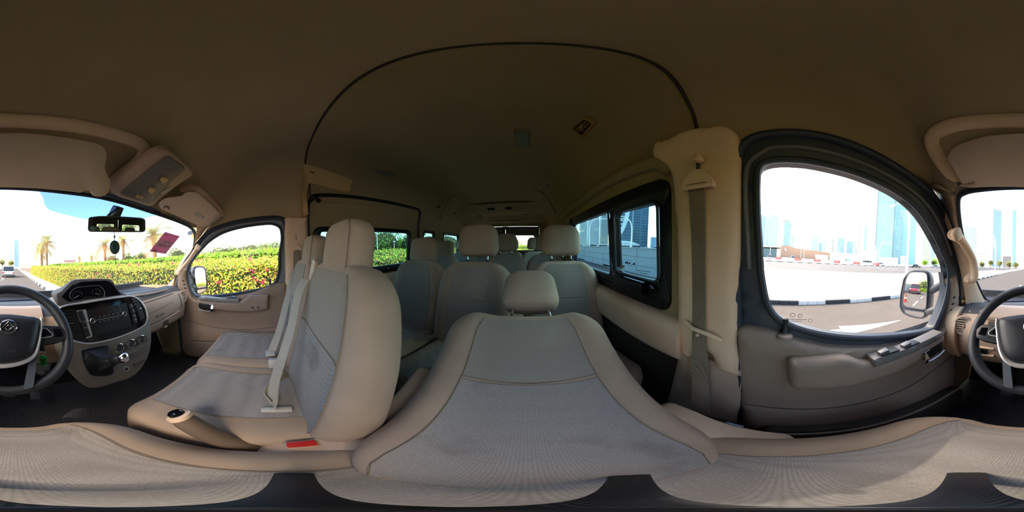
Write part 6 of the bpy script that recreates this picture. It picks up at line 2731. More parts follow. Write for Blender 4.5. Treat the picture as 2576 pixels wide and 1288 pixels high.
hedge('long yellow hedge with pink blossoms beside the passenger side kerb', 3.45, 5.5, -1.5, 34, G + .05, -.10, [L_yel, L_yg, L_gr, L_or, L_dk], [3.0, 3, 2.6, 1.6, 1.8], 640, .058, .07, 80, None, 1.9)
hedge('low flowering hedge beside the rear of the van', 3.6, 5.6, -9, -1.6, G + .05, -.22, [L_yel, L_yg, L_gr, L_or, L_dk], [2, 3, 3, 2, 1.6], 330, .085, .09, 26)
hedge('long bright green hedge behind the yellow hedge', 8.2, 10.6, 2.6, 38, G, .26, [L_br, L_yg, L_gr, L_dk], [4, 1.5, 2, .8], 130, .12, .06, 0, None, 1.7)
hedge('square bright green hedge block opposite the passenger window', 6.3, 8.6, -.55, 2.05, G, .24, [L_br, L_yg, L_gr, L_dk], [4, 1.5, 2, .8], 420, .09, .05)
hedge('yellow green hedge above the grey planter wall behind the van', 7.5, 9.3, -13.5, -5.2, -.95, -.12, [L_yg, L_gr, L_or, L_yel, L_dk], [3, 3, 1.6, 1.2, 1.2], 200, .10, .08)
# grey planter wall behind that hedge row
t = thing('planter_wall', 'pale grey low planter wall between two hedges behind the van', 'wall', (6.9, -9, G))
for k in range(6):
    mb = MB()
    mb.box((7.0, -4.2 - 1.6 * k, G + .48), (.25, 1.585, .96), bev=.012)
    mb.build('wall_panel', conc, t)
mb = MB()
mb.box((7.0, -8.2, G + .99), (.34, 9.7, .06), bev=.012)
mb.build('coping', M('coping_pale', rgb(205, 204, 200), .8), t)


def tree(label, x, y, h, r, mats, wts, n=1400, leaf=.22, group='round trees beyond the hedges', z0=G, squash=.85, name='tree'):
    t = thing(name, label, 'tree', (x, y, z0), group)
    mb = MB()
    mb.tube([(x, y, z0 - .1), (x + .05, y, z0 + h * .3), (x - .04, y + .05, z0 + h * .6)], lambda k: .16 * (h / 5) * (1 - .5 * k), 8)
    for k in range(4):
        an = k * 1.6 + x
        mb.tube([(x, y, z0 + h * .35), (x + .3 * r * math.cos(an), y + .3 * r * math.sin(an), z0 + h * .55), (x + .6 * r * math.cos(an), y + .6 * r * math.sin(an), z0 + h * .75)], lambda k: .07 * (h / 5) * (1 - .6 * k), 6)
    mb.build('trunk', twig, t)
    cz = z0 + h - r * squash
    cl = RNG.normal(0, 1, (16, 3))
    cl /= np.linalg.norm(cl, axis=1)[:, None]
    cl *= .55 * r
    idx = RNG.integers(0, 16, n)
    d = RNG.normal(0, 1, (n, 3))
    d /= np.linalg.norm(d, axis=1)[:, None]
    p = cl[idx] + d * (r * .5 * RNG.uniform(.75, 1.05, n))[:, None]
    p[:, 2] *= squash
    leafmesh('foliage', p + np.array([x, y, cz]), d, leaf * RNG.uniform(.7, 1.3, n), mats, wts, t)
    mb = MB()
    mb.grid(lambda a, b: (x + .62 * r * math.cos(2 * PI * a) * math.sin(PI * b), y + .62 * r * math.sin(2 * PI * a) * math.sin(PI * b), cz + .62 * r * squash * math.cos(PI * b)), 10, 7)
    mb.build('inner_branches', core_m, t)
    return t


def AZ(az, D):
    return D * math.sin(math.radians(az)), D * math.cos(math.radians(az))


def H(el, D):
    return D * math.tan(math.radians(el)) - G


TREES = [(74.2, 46, 4.9, 5.0, 'olive tree between the broad olive tree and the low wide tree', 1), (80.4, 58, 4.9, 5.0, 'green tree beyond the lamp posts of the square hedge', 0), (90.4, 54, 4.4, 4.6, 'olive tree beside the dark tree at the window rear', 1), (66.2, 34, 5.6, 7.5, 'tall rounded tree at the front of the passenger window', 0), (71.0, 40, 4.9, 6.2, 'broad olive tree next to the tall rounded tree', 1), (77, 60, 4.6, 5.6, 'low wide tree beyond the square hedge block', 2), (83.5, 62, 5.2, 4.6, 'pair of joined round trees, the forward one', 2),
         (88.5, 66, 4.8, 4.6, 'pair of joined round trees, the rear one', 2), (92.5, 50, 4.2, 3.2, 'dark green tree at the rear of the passenger window', 0), (57.5, 52, 4.6, 3.8, 'olive tree behind the windscreen sticker', 1), (44.5, 58, 3.4, 3.2, 'small green tree between the palms', 0),
         (40, 62, 3.2, 3.0, 'small round tree behind the middle palm', 2), (34.5, 60, 2.6, 2.8, 'low green tree left of the middle palm', 1)]
for az, D, el, r, lab, k in TREES:
    x, y = AZ(az, D)
    tree(lab, x, y, H(el, D) + .6, r * 1.05, *[([L_gr, L_dk, L_ol], [2, 3, 2]), ([L_ol, L_dk, L_gr], [4, 1.5, 1.5]), ([L_ol, L_gr, L_dk], [3, 3, 1.5])][k], n=2000, leaf=.42)
for az, D, el, r, lab in ((126.5, 30, 7.6, 3.2, 'dark tree seen through the sliding door window, forward edge'), (130.5, 34, 8.0, 4.0, 'leafy tree seen through the sliding door window, in its middle'), (135.5, 38, 4.6, 3.2, 'lower tree seen through the sliding door window'), (140, 32, 6.5, 3.6, 'dark tree at the rear edge of the sliding door window'), (146, 36, 6, 4, 'tree seen through the small window behind the sliding door'),
                              (152, 34, 6, 4, 'tree seen through the passenger side rear window'), (120, 32, 7, 3.5, 'dark tree hidden mostly by the bench headrests')):
    x, y = AZ(az, D)
    tree(lab, x, y, H(el, D), r, [L_gr, L_dk, L_yg], [3, 3, 1], n=1500, leaf=.32)
for az, D, el, r, lab in ((-176.5, 42, 2.9, 3.2, 'bush tree seen through the rear window, driver side'), (175, 45, 2.2, 3.0, 'bush tree seen through the rear window, passenger side')):
    x, y = AZ(az, D)
    tree(lab, x, y, H(el, D), r, [L_gr, L_yg, L_ol], [2, 2, 2], n=900, leaf=.35)
hedge('pale green verge hedge across the road behind the van', -5, 3, -46, -43.5, G, -.3, [L_yg, L_br], [1, 1], 60, .25, .05)
t = thing('verge_hedge', 'low yellow green hedge strip far behind the van', 'hedge', (0, -40, G))
leafmesh('foliage', np.stack([RNG.uniform(-6, 12, 2500), RNG.normal(-40, .4, 2500), RNG.uniform(G, G + 1.0, 2500)], 1), np.tile([0, 1, .5], (2500, 1)), RNG.uniform(.2, .4, 2500), [L_yg, L_br, L_yel], [2, 2, 1], t)

# ---- date palms
palm_no = [0]


def palm(label, az, D, el, nf=26, fl=2.4, seed=1, lean=0, group=None):
    fl = fl * 1.45
    rr = random.Random(seed)
    x, y = AZ(az, D)
    top = G + H(el, D) - fl * .42
    t = thing('date_palm', label, 'palm tree', (x, y, G), group)
    mb = MB()
    n_ = 16
    prof = []
    for k in range(n_ + 1):
        z = (top - G) * k / n_
        prof.append((.20 + (.02 if k % 2 else 0) + (.10 * max(0, (k - 13) / 3)), z))
    mb.lathe([(r, z) for r, z in prof], (x, y, G), (lean, 0, 1), 12)
    mb.build('trunk', M('palm_trunk', rgb(150, 120, 92), .9, bump=.6, bscale=14, tex='voronoi', var=.2, vscale=8), t)
    c = Vector((x + lean * (top - G), y, top))
    mb = MB()
    mb.lathe([(.24, -.9), (.38, -.5), (.36, -.1), (.2, .2)], c, (0, 0, 1), 12)
    mb.build('trunk_boot', M('palm_boot', rgb(168, 124, 88), .9, bump=.8, bscale=20, tex='voronoi', var=.25, vscale=9), t)
    for k in range(nf):
        an = k * 2.399 + rr.uniform(-.2, .2)
        up = .95 - 1.55 * (k / nf) + rr.uniform(-.12, .12)
        d = Vector((math.cos(an), math.sin(an), 0))
        L_ = fl * rr.uniform(.85, 1.1)
        rach = []
        p = c.copy()
        th = math.atan2(up, .75)
        for i in range(11):
            rach.append(p.copy())
            p = p + (d * math.cos(th) + Vector((0, 0, math.sin(th)))) * (L_ / 10)
            th -= .10 + .012 * i
        mb = MB()
        mb.tube(rach, lambda q: .022 * (1 - .8 * q), 4)
        for i in range(2, 40):
            q = i / 40 * 10
            i0 = min(9, int(q))
            b = rach[i0].lerp(rach[i0 + 1], q - i0)
            tg = (rach[i0 + 1] - rach[i0]).normalized()
            sd = tg.cross(Vector((0, 0, 1))).normalized()
            upv = sd.cross(tg)
            ll = .26 * fl * math.sin(PI * min(1, i / 40 * .9 + .12)) ** .6
            for s in (-1, 1):
                e = b + (tg * .6 + sd * s * .85 + upv * (.25 - .3 * rr.random())).normalized() * ll
                w = tg * .026
                mb.add([b - w, b + w, e + w * .3, e - w * .3 + upv * .004], [(0, 1, 2, 3)])
        o = mb.build('frond', L_pa if k < nf * .75 else L_pa2, t, smooth=False)
    return t


palm('tall date palm at the front of the yellow hedge, right hand one of two', 11.3, 29, 12.2, 30, 2.6, 3)
palm('shorter date palm leaning close beside the tall palm ahead', 9.6, 31, 9.3, 26, 2.4, 4, -.02)
palm('date palm under the driver end of the inside mirror', 31.8, 26, 10.6, 26, 2.7, 5)
palm('slender date palm behind the hanging ornament', 38.3, 27, 11.3, 24, 2.4, 6)
palm('large date palm between inside mirror and windscreen sticker', 49.3, 17.5, 14.6, 28, 2.4, 7)
for az, D, el, s, lab in ((22.8, 60, 4.2, 8, 'small far palm beyond the pink hut'), (27, 62, 4.4, 9, 'far bushy palm beside the small far palm'), (63.6, 24, 13, 10, 'palm whose trunk stands at the front edge of the passenger window')):
    palm(lab, az, D, el, 18, 2.0, s)

# ---- street lamps and poles


def curved_lamp(label, az, D, h, arm, face, group=None, fin=True, r=.19):
    x, y = AZ(az, D)
    t = thing('street_lamp', label, 'street lamp', (x, y, G), group)
    d = Vector((math.cos(face), math.sin(face), 0))
    b = Vector((x, y, G))
    pts = [b + d * dx * arm + Vector((0, 0, z * h)) for dx, z in ((0, 0), (-.02, .3), (-.03, .6), (0, .78), (.10, .90), (.28, .965), (.55, .99), (.85, .965), (1, .95))]
    ps = cr([tuple(p) for p in pts], 4)
    mb = MB()
    mb.tube(ps, lambda k: r * (1 - .62 * k), 8)
    mb.build('pole', polew, t)
    mb = MB()
    mb.loft([[b + d * (a * arm) + Vector((0, 0, .955 * h)) + Vector((-d.y, d.x, 0)) * s_ * w_ + Vector((0, 0, zz)) for s_, zz in ((-1, 0), (1, 0), (.6, .09), (-.6, .09))] for a, w_ in ((.78, .04), (.85, .16), (1.1, .17), (1.2, .05))])
    mb.build('lamp_head', polew, t)
    if fin:
        for k in range(9):
            zz = .60 + .03 * k
            w_ = arm * (.10 + .055 * k)
            mb = MB()
            mb.tube([b + Vector((0, 0, zz * h)), b + d * w_ * .5 + Vector((0, 0, (zz + .02) * h)), b + d * w_ + Vector((0, 0, (zz + .03) * h))], .03, 5)
            mb.build('fin_slat', polew, t)
    mb = MB()
    mb.lathe([(.3, 0), (.3, .1), (.18, .25), (r, .6)], b, (0, 0, 1), 10)
    mb.build('base_cone', polew, t)
    return t


curved_lamp('big white curved street lamp in front of the turquoise towers', -46.3, 25, 11.8, 3.2, math.radians(200), None)
curved_lamp('white curved street lamp to the left of the big lamp', -57.5, 62, 8.6, 4.0, math.radians(200), None, False, .2)
curved_lamp('white street lamp bending the other way in front of the turquoise tower', -56.0, 70, 10.2, 5, math.radians(20), None, False, .16)
curved_lamp('white curved street lamp in front of the blue striped tower ahead', -15.3, 40, 9.6, 2.6, math.radians(170), None, True, .14)
curved_lamp('white curved lamp ahead beside the pillar handle', -23.5, 60, 8.0, 3.4, math.radians(30), None, False, .14)
curved_lamp('white curved lamp ahead below the white tower', -9.5, 70, 8.4, 4.2, math.radians(165), None, False, .15)
curved_lamp('thin curved lamp behind the retaining wall, front pane', -143.5, 42, 9.4, 3.5, math.radians(-30), None, False, .2)
curved_lamp('tall curved lamp behind the retaining wall beside the window bar', -149.5, 32, 9.5, 3.0, math.radians(-60), None, False, .26)
curved_lamp('curved lamp behind the retaining wall, rear pane', -158, 40, 8.6, 4.0, math.radians(120), None, False, .16)


def pole(label, az, D, el, head='box', group=None, r=.09, z0=G):
    x, y = AZ(az, D)
    h = H(el, D)
    t = thing('lamp_post', label, 'lamp post', (x, y, z0), group)
    mb = MB()
    mb.tube([(x, y, z0), (x, y, G + h)], lambda k: r * (1 - .4 * k), 8)
    mb.build('post', polew, t)
    mb = MB()
    if head == 'box':
        mb.box((x, y, G + h), (r * 6, r * 6, r * 2.4), bev=r * .5)
    elif head == 'flood':
        for k in range(5):
            for s in (-1, 1):
                m3 = MB()
                m3.box((x + s * .5 * (1 - .1 * k), y, G + h - k * .9), (.45, .25, .4), Matrix.Rotation(.3, 3, 'X'), bev=.05)
                m3.build('flood_lamp', polg, t)
        mb.box((x, y, G + h), (.9, .3, .12))
    else:
        mb.lathe([(.05, -.2), (.28, 0), (.22, .18), (.03, .24)], (x, y, G + h), (0, 0, 1), 10)
    mb.build('lamp_head', polg, t)
    return t


for az, D, el, hd_, lab in ((73.6, 45, 5.4, 'box', 'grey camera mast beyond the square hedge'), (78.4, 50, 6.4, 'cap', 'lamp post above the square hedge, taller of two'), (80.2, 52, 4.4, 'box', 'lamp post above the square hedge, shorter of two'), (91.3, 40, 3.6, 'box', 'lamp post by the rear edge of the passenger window'), (92.6, 42, 3.4, 'box', 'second lamp post by the rear edge of the passenger window'),
                            (127.6, 26, 7.2, 'box', 'white lamp post seen through the sliding door window'), (133.5, 30, 2.4, 'cap', 'short globe lamp seen through the sliding door window'), (46.6, 30, 3.4, 'box', 'thin white post under the windscreen sticker'), (53.2, 32, 3.4, 'box', 'thin white post right of the windscreen sticker'),
                            (-82.6, 105, 7.6, 'flood', 'floodlight mast beside the brown hall, taller one'), (-83.7, 112, 6.6, 'flood', 'floodlight mast beside the brown hall, shorter one'), (-90.9, 95, 5.4, 'box', 'white lamp post in front of the glass hall end'), (-94.5, 100, 5.0, 'box', 'white lamp post between the two parked white cars'), (-70.3, 90, 4.5, 'box', 'thin lamp post in front of the white wall'), (-63.5, 95, 5.2, 'box', 'thin lamp post beside the white box building')):
    pole(lab, az, D, el, hd_, None, .07 * max(1, D / 40))
# white rail fence beyond the yellow hedge
t = thing('rail_fence', 'white rail fence beyond the hedge under the windscreen sticker', 'fence', AZ(55, 30) + (G,))
for k in range(7):
    x, y = AZ(52.5 + k * 1.1, 30)
    mb = MB()
    mb.tube([(x, y, G), (x, y, .62)], .05, 6)
    mb.build('fence_post', polew, t)
a, b = AZ(52.5, 30), AZ(59.1, 30)
mb = MB()
for z in (.30, .62):
    mb.tube([a + (z,), b + (z,)], .05, 6)
mb.build('fence_rail', polew, t)

# ---- towers of the city


def tower(label, az0, az1, el, D, m, rot=.25, crown='flat', m2=None, taper=1.0, depth=None, el0=None, name='tower', curve=0, cat='tower'):
    azc = (az0 + az1) / 2
    x, y = AZ(azc, D)
    w = 2 * D * math.tan(math.radians(abs(az1 - az0) / 2))
    dp = depth or w
    # width as seen = w: choose plan size for the turn
    a = w / (abs(math.cos(rot)) + (dp / w) * abs(math.sin(rot)))
    b = a * dp / w
    h = H(el, D)
    base = math.radians(-azc)
    t = thing(name, label, cat, (x, y, G))
    ca, sa = math.cos(base + rot), math.sin(base + rot)

    def pt(u, v, z):
        return Vector((x + u * ca - v * sa, y + u * sa + v * ca, z))
    mb = MB()
    rings = []
    nz = 10
    for k in range(nz + 1):
        z = G - 1 + (h + 1) * k / nz
        s = 1 + (taper - 1) * k / nz
        bul = 1 + curve * math.sin(PI * k / nz)
        plan = rnd([(-a / 2, -b / 2), (a / 2, -b / 2), (a / 2, b / 2), (-a / 2, b / 2)], .02 * a, 1)
        ring = []
        for (u, v) in plan:
            dz = 0
            if k == nz and crown == 'slant':
                dz = -.05 * h * (u / a + .5)
            ring.append(pt(u * s * bul, v * s * bul, z + dz))
        rings.append(ring)
    mb.loft(rings)
    setuv(mb.build('shaft', m, t, angle=25))
    m2 = m2 or M('tower_trim', rgb(186, 190, 194), .5)
    mb = MB()
    if crown == 'flat':
        mb.loft([[pt(u * k, v * k, G + h + z) for u, v in ((-a / 2, -b / 2), (a / 2, -b / 2), (a / 2, b / 2), (-a / 2, b / 2))] for k, z in ((1.02, -.3), (1.02, .012 * h), (.9, .012 * h))])
    elif crown == 'slant':
        mb.loft([[pt(u * k, v * k, G + h + z - .05 * h * (u / a + .5)) for u, v in ((-a / 2, -b / 2), (a / 2, -b / 2), (a / 2, b / 2), (-a / 2, b / 2))] for k, z in ((1.04, -.2), (1.04, .012 * h))])
    elif crown == 'cap':
        mb.loft([[pt(u * k, v * k, G + h + z) for u, v in ((-a / 2, -b / 2), (a / 2, -b / 2), (a / 2, b / 2), (-a / 2, b / 2))] for k, z in ((.8, 0), (.8, .04 * h), (1.08, .045 * h), (1.08, .06 * h), (.55, .06 * h), (.5, .10 * h))])
    elif crown == 'mast':
        mb.loft([[pt(u * k, v * k, G + h + z) for u, v in ((-a / 2, -b / 2), (a / 2, -b / 2), (a / 2, b / 2), (-a / 2, b / 2))] for k, z in ((1, 0), (1, .02 * h), (.12, .05 * h), (.05, .22 * h))])
    mb.build('crown', m2, t)
    # corner fins give the shaft its edges
    for u, v in ((-a / 2, -b / 2), (a / 2, -b / 2)):
        mb = MB()
        mb.loft([[pt(u * s + du, v * s + dv, z) for du, dv in ((-.02 * a, -.02 * a), (.02 * a, -.02 * a), (.02 * a, .02 * a), (-.02 * a, .02 * a))] for z, s in ((G, 1), (G + h * .97, taper))])
        mb.build('corner_fin', m2, t)
    return t, pt, a, b, h


fb_blue = facade('facade_blue', rgb(167, 197, 219), rgb(159, 189, 214), rgb(194, 212, 224), 2.2, 3.6, .10, .25)  # pale distance haze is mixed into most of these facade colours
fb_blued = facade('facade_blue_deep', rgb(142, 175, 207), rgb(136, 168, 201), rgb(167, 191, 213), 2.4, 3.8, .10, .25)
fb_teal = facade('facade_turquoise', rgb(165, 215, 219), rgb(154, 204, 211), rgb(138, 178, 187), 1.6, 4.2, .10, .25, .5)
fb_tealv = facade('facade_turquoise_strip', rgb(145, 189, 196), rgb(160, 206, 211), rgb(130, 161, 170), 1.2, 9, .14, .25)
fb_white = facade('facade_white', rgb(232, 232, 230), rgb(226, 226, 224), rgb(200, 206, 210), 3, 3.4, .12, .6)
fb_stripe = facade('facade_striped', rgb(168, 132, 124), rgb(172, 140, 132), rgb(236, 232, 228), 60, 3.6, .42, .6)
fb_punch = facade('facade_punched', rgb(120, 132, 142), rgb(140, 150, 158), rgb(236, 234, 230), 3.2, 4.0, .45, .6)
fb_brown = facade('facade_brown', rgb(184, 172, 163), rgb(178, 167, 159), rgb(205, 196, 187), 3, 3.4, .2, .5)
fb_bronze = facade('facade_bronze', rgb(185, 186, 172), rgb(169, 173, 164), rgb(196, 195, 182), 3, 3.6, .14, .35)
fb_navy = facade('facade_navy', rgb(60, 92, 118), rgb(48, 78, 104), rgb(84, 112, 132), 60, 3.8, .22, .3)
fb_grey = facade('facade_grey_blue', rgb(175, 186, 193), rgb(166, 177, 186), rgb(202, 206, 209), 3, 3.6, .2, .4)

tower('pale blue tower at the rear edge of the driver window', -99.9, -96.7, 13.7, 330, fb_blue, .3, 'slant', curve=.04)
tower('pale blue slant roofed tower, second from the driver window rear edge', -96.4, -92.3, 13.9, 320, fb_blue, .35, 'slant', curve=.05)
tower('blue tower with flat overhanging cap beside the slant roofed towers', -91.2, -87.7, 11.6, 340, fb_blued, .4, 'cap')
tower('thin pale tower at the foot of the capped blue tower', -87.6, -86.3, 7.4, 350, fb_blue, .2, 'flat')
tower('short blue tower beside the floodlight masts', -80.9, -77.9, 7.5, 380, fb_blue, .3, 'flat')
tower('low deep blue block right of the short blue tower', -77.9, -76.4, 5.4, 400, fb_blued, .3, 'flat')
tower('pale low block behind the deep blue block', -76.4, -75.2, 6.0, 420, fb_blue, .3, 'flat')
tower('slim brown tower left of the bright blue block', -73.2, -72.2, 7.0, 380, fb_brown, .3, 'flat')
tower('bright blue block tower with thin mast', -71.6, -68.6, 7.3, 370, fb_blued, .3, 'mast')
tower('bright blue wide block with flat roof', -68.0, -65.5, 6.5, 380, fb_blued, .15, 'flat')
tower('pale blue sliver tower beside the pencil tower', -65.4, -64.4, 7.0, 400, fb_blue, .2, 'flat')
tower('brown pencil tower with glass crown on a mast', -64.4, -62.8, 12.0, 360, fb_brown, .4, 'cap', fb_blue if False else None)
tower('thin turquoise tower left of the big turquoise tower', -61.9, -60.9, 11.6, 350, fb_tealv, .3, 'flat')
t, pt, a, b, h = tower('big turquoise glass tower with sloping dark roof edge', -59.5, -51.6, 25.0, 210, fb_teal, .32, 'slant', M('tower_roof_grey', rgb(120, 134, 146), .5), 1.0)
mb = MB()
mb.lathe([(3.2, 0), (3.2, .6), (2.6, .8)], pt(-a * .1, -b / 2, G + h * .945), pt(0, -1, 0) - pt(0, 0, 0), 18)
mb.build('roof_sign_disc', polew, t)
tower('narrow turquoise strip tower between the two big turquoise towers', -51.9, -48.9, 21.5, 225, fb_tealv, .2, 'flat')
tower('second big turquoise tower behind the curved lamp', -49.0, -42.6, 20.6, 230, fb_teal, -.2, 'flat')
tower('bronze glass tower to the right of the turquoise towers', -41.9, -38.6, 12.3, 260, fb_bronze, .45, 'cap', taper=.96, curve=.03)
tower('blue tower behind the bronze tower', -38.7, -36.6, 9.6, 300, fb_blued, .3, 'flat')
tower('turquoise and grey tower behind the pillar grab handle', -28.0, -22.2, 13.0, 260, fb_grey, .4, 'flat')
t, pt, a, b, h = tower('white tower with deep blue glass strip and striped side ahead', -20.8, -12.3, 19.4, 300, fb_stripe, .62, 'flat', polew)
mb = MB()
mb.loft([[pt(u, v, z) for u, v in ((-a * .30, -b / 2 - .8), (a * .26, -b / 2 - .8), (a * .26, -b / 2 + .5), (-a * .30, -b / 2 + .5))] for z in (G, G + h * .965)])
setuv(mb.build('glass_strip', fb_blued, t, smooth=False))
mb = MB()
for u0, u1 in ((-.5, -.30), (.26, .5)):
    mb.loft([[pt(u, v, z) for u, v in ((a * u0, -b / 2 - .4), (a * u1, -b / 2 - .4), (a * u1, -b / 2 + .5), (a * u0, -b / 2 + .5))] for z in (G, G + h)])
mb.build('white_piers', polew, t)
t, pt, a, b, h = tower('tall white tower with pale glass corner ahead', -14.0, -8.1, 20.3, 380, fb_punch, .35, 'flat', polew)
mb = MB()
mb.loft([[pt(a * .34 + a * .16 * math.cos(q), -b * .5 + b * .10 * math.sin(q), z) for q in [k * PI / 6 for k in range(12)]] for z in (G, G + h * .93)])
setuv(mb.build('glass_corner', fb_tealv, t))
tower('slim white punched window tower right of the tall white tower', -8.0, -6.0, 10.2, 420, fb_punch, .3, 'flat', polew)
tower('white low tower near the middle of the windscreen', -5.6, -3.6, 7.2, 450, fb_white, .3, 'flat', polew)
tower('bright blue tower ahead of the white car', -.6, 1.5, 9.0, 420, fb_blued, .2, 'flat', polew)
tower('white tower beside the bright blue tower ahead', -2.9, -.9, 7.4, 430, fb_white, .3, 'flat', polew)
# behind the retaining wall on the driver's side
tower('dark blue glass tower nearest the window catch', -144.2, -137.9, 17, 230, fb_navy, .3, 'flat', fb_navy)
t, pt, a, b, h = tower('dark banded tower with pale curved sail edge', -150.2, -143.6, 16, 210, fb_navy, .1, 'flat', fb_navy)
mb = MB()
ps = cr([(-.42, .10), (-.30, .22), (-.05, .36), (.16, .58), (.25, .80), (.25, .99)], 6)
mb.loft([[pt(a * u + du, -b / 2 - 2.5 + dv, G + h * z) for du, dv in ((-2.6, 0), (2.6, 0), (2.6, 2), (-2.6, 2))] for u, z in ps])
mb.build('sail_edge', M('sail_pale', rgb(206, 214, 220), .5), t)
mb = MB()
for k in range(10):
    u, z = ps[6 + k * 2]
    mb.box(pt(a * u - 5, -b / 2 - 1.5, G + h * z - 1), (9, 1.5, 1.2), Matrix.Rotation(math.radians(147), 3, 'Z'))
mb.build('sail_ribs', MATS['sail_pale'], t)
t = thing('podium', 'white curved podium hall at the foot of the sail edged tower', 'building', AZ(-146, 150) + (G,))
mb = MB()
mb.grid(lambda p, q: (lambda az, D, z: AZ(az, D) + (z,))(-152 + 13 * p, 150 + 25 * q * q, G + 1.5 + 6.5 * math.sin(PI * min(1, p * 1.05)) ** .5 * (1 - q * .3)), 20, 5)
mb.grid(lambda p, q: AZ(-152 + 13 * p, 150) + (G + (1.5 + 6.5 * math.sin(PI * min(1, p * 1.05)) ** .5) * q,), 20, 4)
mb.build('shell_roof', MATS['sail_pale'], t)
mb = MB()
for k in range(9):
    x, y = AZ(-150.5 + k * 1.25, 149)
    mb.tube([(x, y, G), (x, y, G + 5.5)], .3, 5)
mb.build('columns', polg, t)
tower('grey green tower in the rear pane beside the window bar', -154.6, -151.6, 10.5, 240, facade('facade_grey_green', rgb(165, 180, 179), rgb(155, 171, 171), rgb(190, 198, 196), 2.4, 3.6, .2, .4), .3, 'cap')  # air haze mixed into this facade colour as well
tower('pale arched tower in the rear pane', -158.9, -154.8, 9.6, 230, fb_grey, .3, 'cap')
tower('blue grey tower in the rear pane', -161.6, -159.0, 8.6, 250, MATS['facade_grey_green'], .3, 'flat')
tower('slim grey tower at the rear end of the sliding window', -164.5, -162.6, 7.6, 260, fb_grey, .3, 'flat')
tower('low blue block by the front end of the sliding window', -136.8, -134.0, 3.9, 260, fb_blued, .2, 'flat')
tower('dark block at the front edge of the sliding window', -133.4, -128, 9.5, 200, fb_navy, .3, 'flat', fb_navy)

# ---- low buildings across the wide road
hall = thing('exhibition_hall', 'long brown hall with slanted dark glass end across the road', 'building', AZ(-85, 120) + (G,))
Dh = 118
mb = MB()
pr = [(-91.2, 3.55), (-88.2, 3.75), (-86.0, 3.1), (-82, 2.75), (-78, 2.5), (-74, 2.2), (-68, 1.7), (-64, 1.2)]
mb.loft([[Vector(AZ(az, D_) + (z,)) for D_, z in ((Dh, G), (Dh - 1.5, G + H(el, Dh)), (Dh + 30, G + H(el, Dh)), (Dh + 30, G))] for az, el in pr])
mb.build('brown_wall', M('hall_brown', rgb(178, 146, 124), .7, var=.05, vscale=.1), hall, angle=20)
mb = MB()
mb.loft([[Vector(AZ(az, D_) + (z,)) for D_, z in ((Dh + 2, G), (Dh + 2, G + 6.6), (Dh + 30, G + 6.6), (Dh + 30, G))] for az in (-104, -92.2)])
mb.build('glass_end', M('hall_glass', rgb(84, 120, 132), .15), hall, smooth=False)
mb = MB()
mb.loft([[Vector(AZ(az, D_) + (z + dz,)) for D_, z in ((Dh - 3, G + 6.8), (Dh - 3, G + 7.5), (Dh + 30, G + 7.7), (Dh + 30, G + 6.8))] for az, dz in ((-104, 0), (-91, .9))])
mb.build('roof_slab', polew, hall, smooth=False)
for k in range(7):
    x, y = AZ(-103 + k * 1.8, Dh + 1.6)
    mb = MB()
    mb.tube([(x, y, G), (x, y, G + 6.8)], .12, 5)
    mb.build('mullion', polg, hall)
mb = MB()
p0 = Vector(AZ(-89.6, Dh - 2) + (G + 7.2,))
mb.prism([p0, p0 + Vector((0, 1.6, -.3)), p0 + Vector((0, 1.3, -2.2))], (.6, 0, 0))
mb.build('roof_sign', polew, hall)


def lowbox(label, az0, az1, el, D, m, dep=14, name='low_building', win=0):
    t = thing(name, label, 'building', AZ((az0 + az1) / 2, D) + (G,))
    mb = MB()
    mb.loft([[Vector(AZ(az, D_) + (z,)) for D_, z in ((D, G), (D, G + H(el, D)), (D + dep, G + H(el, D)), (D + dep, G))] for az in (az0, az1)])
    mb.build('walls', m, t, smooth=False)
    mb = MB()
    mb.loft([[Vector(AZ(az, D_) + (z,)) for D_, z in ((D - .5, G + H(el, D)), (D - .5, G + H(el, D) + .4), (D + dep + .5, G + H(el, D) + .4), (D + dep + .5, G + H(el, D)))] for az in (az0 - .15, az1 + .15)])
    mb.build('parapet', polew, t, smooth=False)
    for k in range(win):
        az = az0 + (az1 - az0) * (k + .5) / win
        mb = MB()
        x, y = AZ(az, D - .1)
        mb.box((x, y, G + H(el, D) * .45), (1.2, 1.2, 1.4), Matrix.Rotation(math.radians(-az), 3, 'Z'))
        mb.build('window', fb_grey, t, smooth=False)
    return t


wall_w = M('wall_white', rgb(232, 226, 216), .8)
lowbox('long white site building beside the brown hall', -73.5, -61.8, 2.1, 100, wall_w, win=0)
lowbox('white box building left of the big turquoise tower', -61.7, -56.9, 3.6, 105, wall_w)
lowbox('white wall under the big turquoise towers', -56.5, -49.5, 1.5, 110, wall_w, 6)
lowbox('small white kiosk beside the big curved lamp', -48.6, -46.9, 2.2, 100, wall_w, 8)
lowbox('white low site hut with round roof edge', -78.5, -74.0, 1.0, 92, wall_w, 6)
lowbox('pink and white hut ahead beyond the yellow hedge', 17.2, 21.4, 1.9, 70, M('hut_pink', rgb(196, 160, 150), .8), 5, win=3)
lowbox('small pale hut ahead left of the pink hut', 13.6, 16.4, 1.0, 72, wall_w, 5, win=2)
lowbox('white block ahead below the striped tower', -22.5, -18.5, 4.2, 150, wall_w, 10)
lowbox('grey domed service building ahead between the lamps', -12.6, -9.8, 3.4, 190, M('hall_grey', rgb(140, 134, 130), .8), 14)
lowbox('distant roofed pavilion beyond the square hedge block', 71.8, 76.0, 2.6, 60, M('hut_tan', rgb(206, 184, 160), .8), 6)
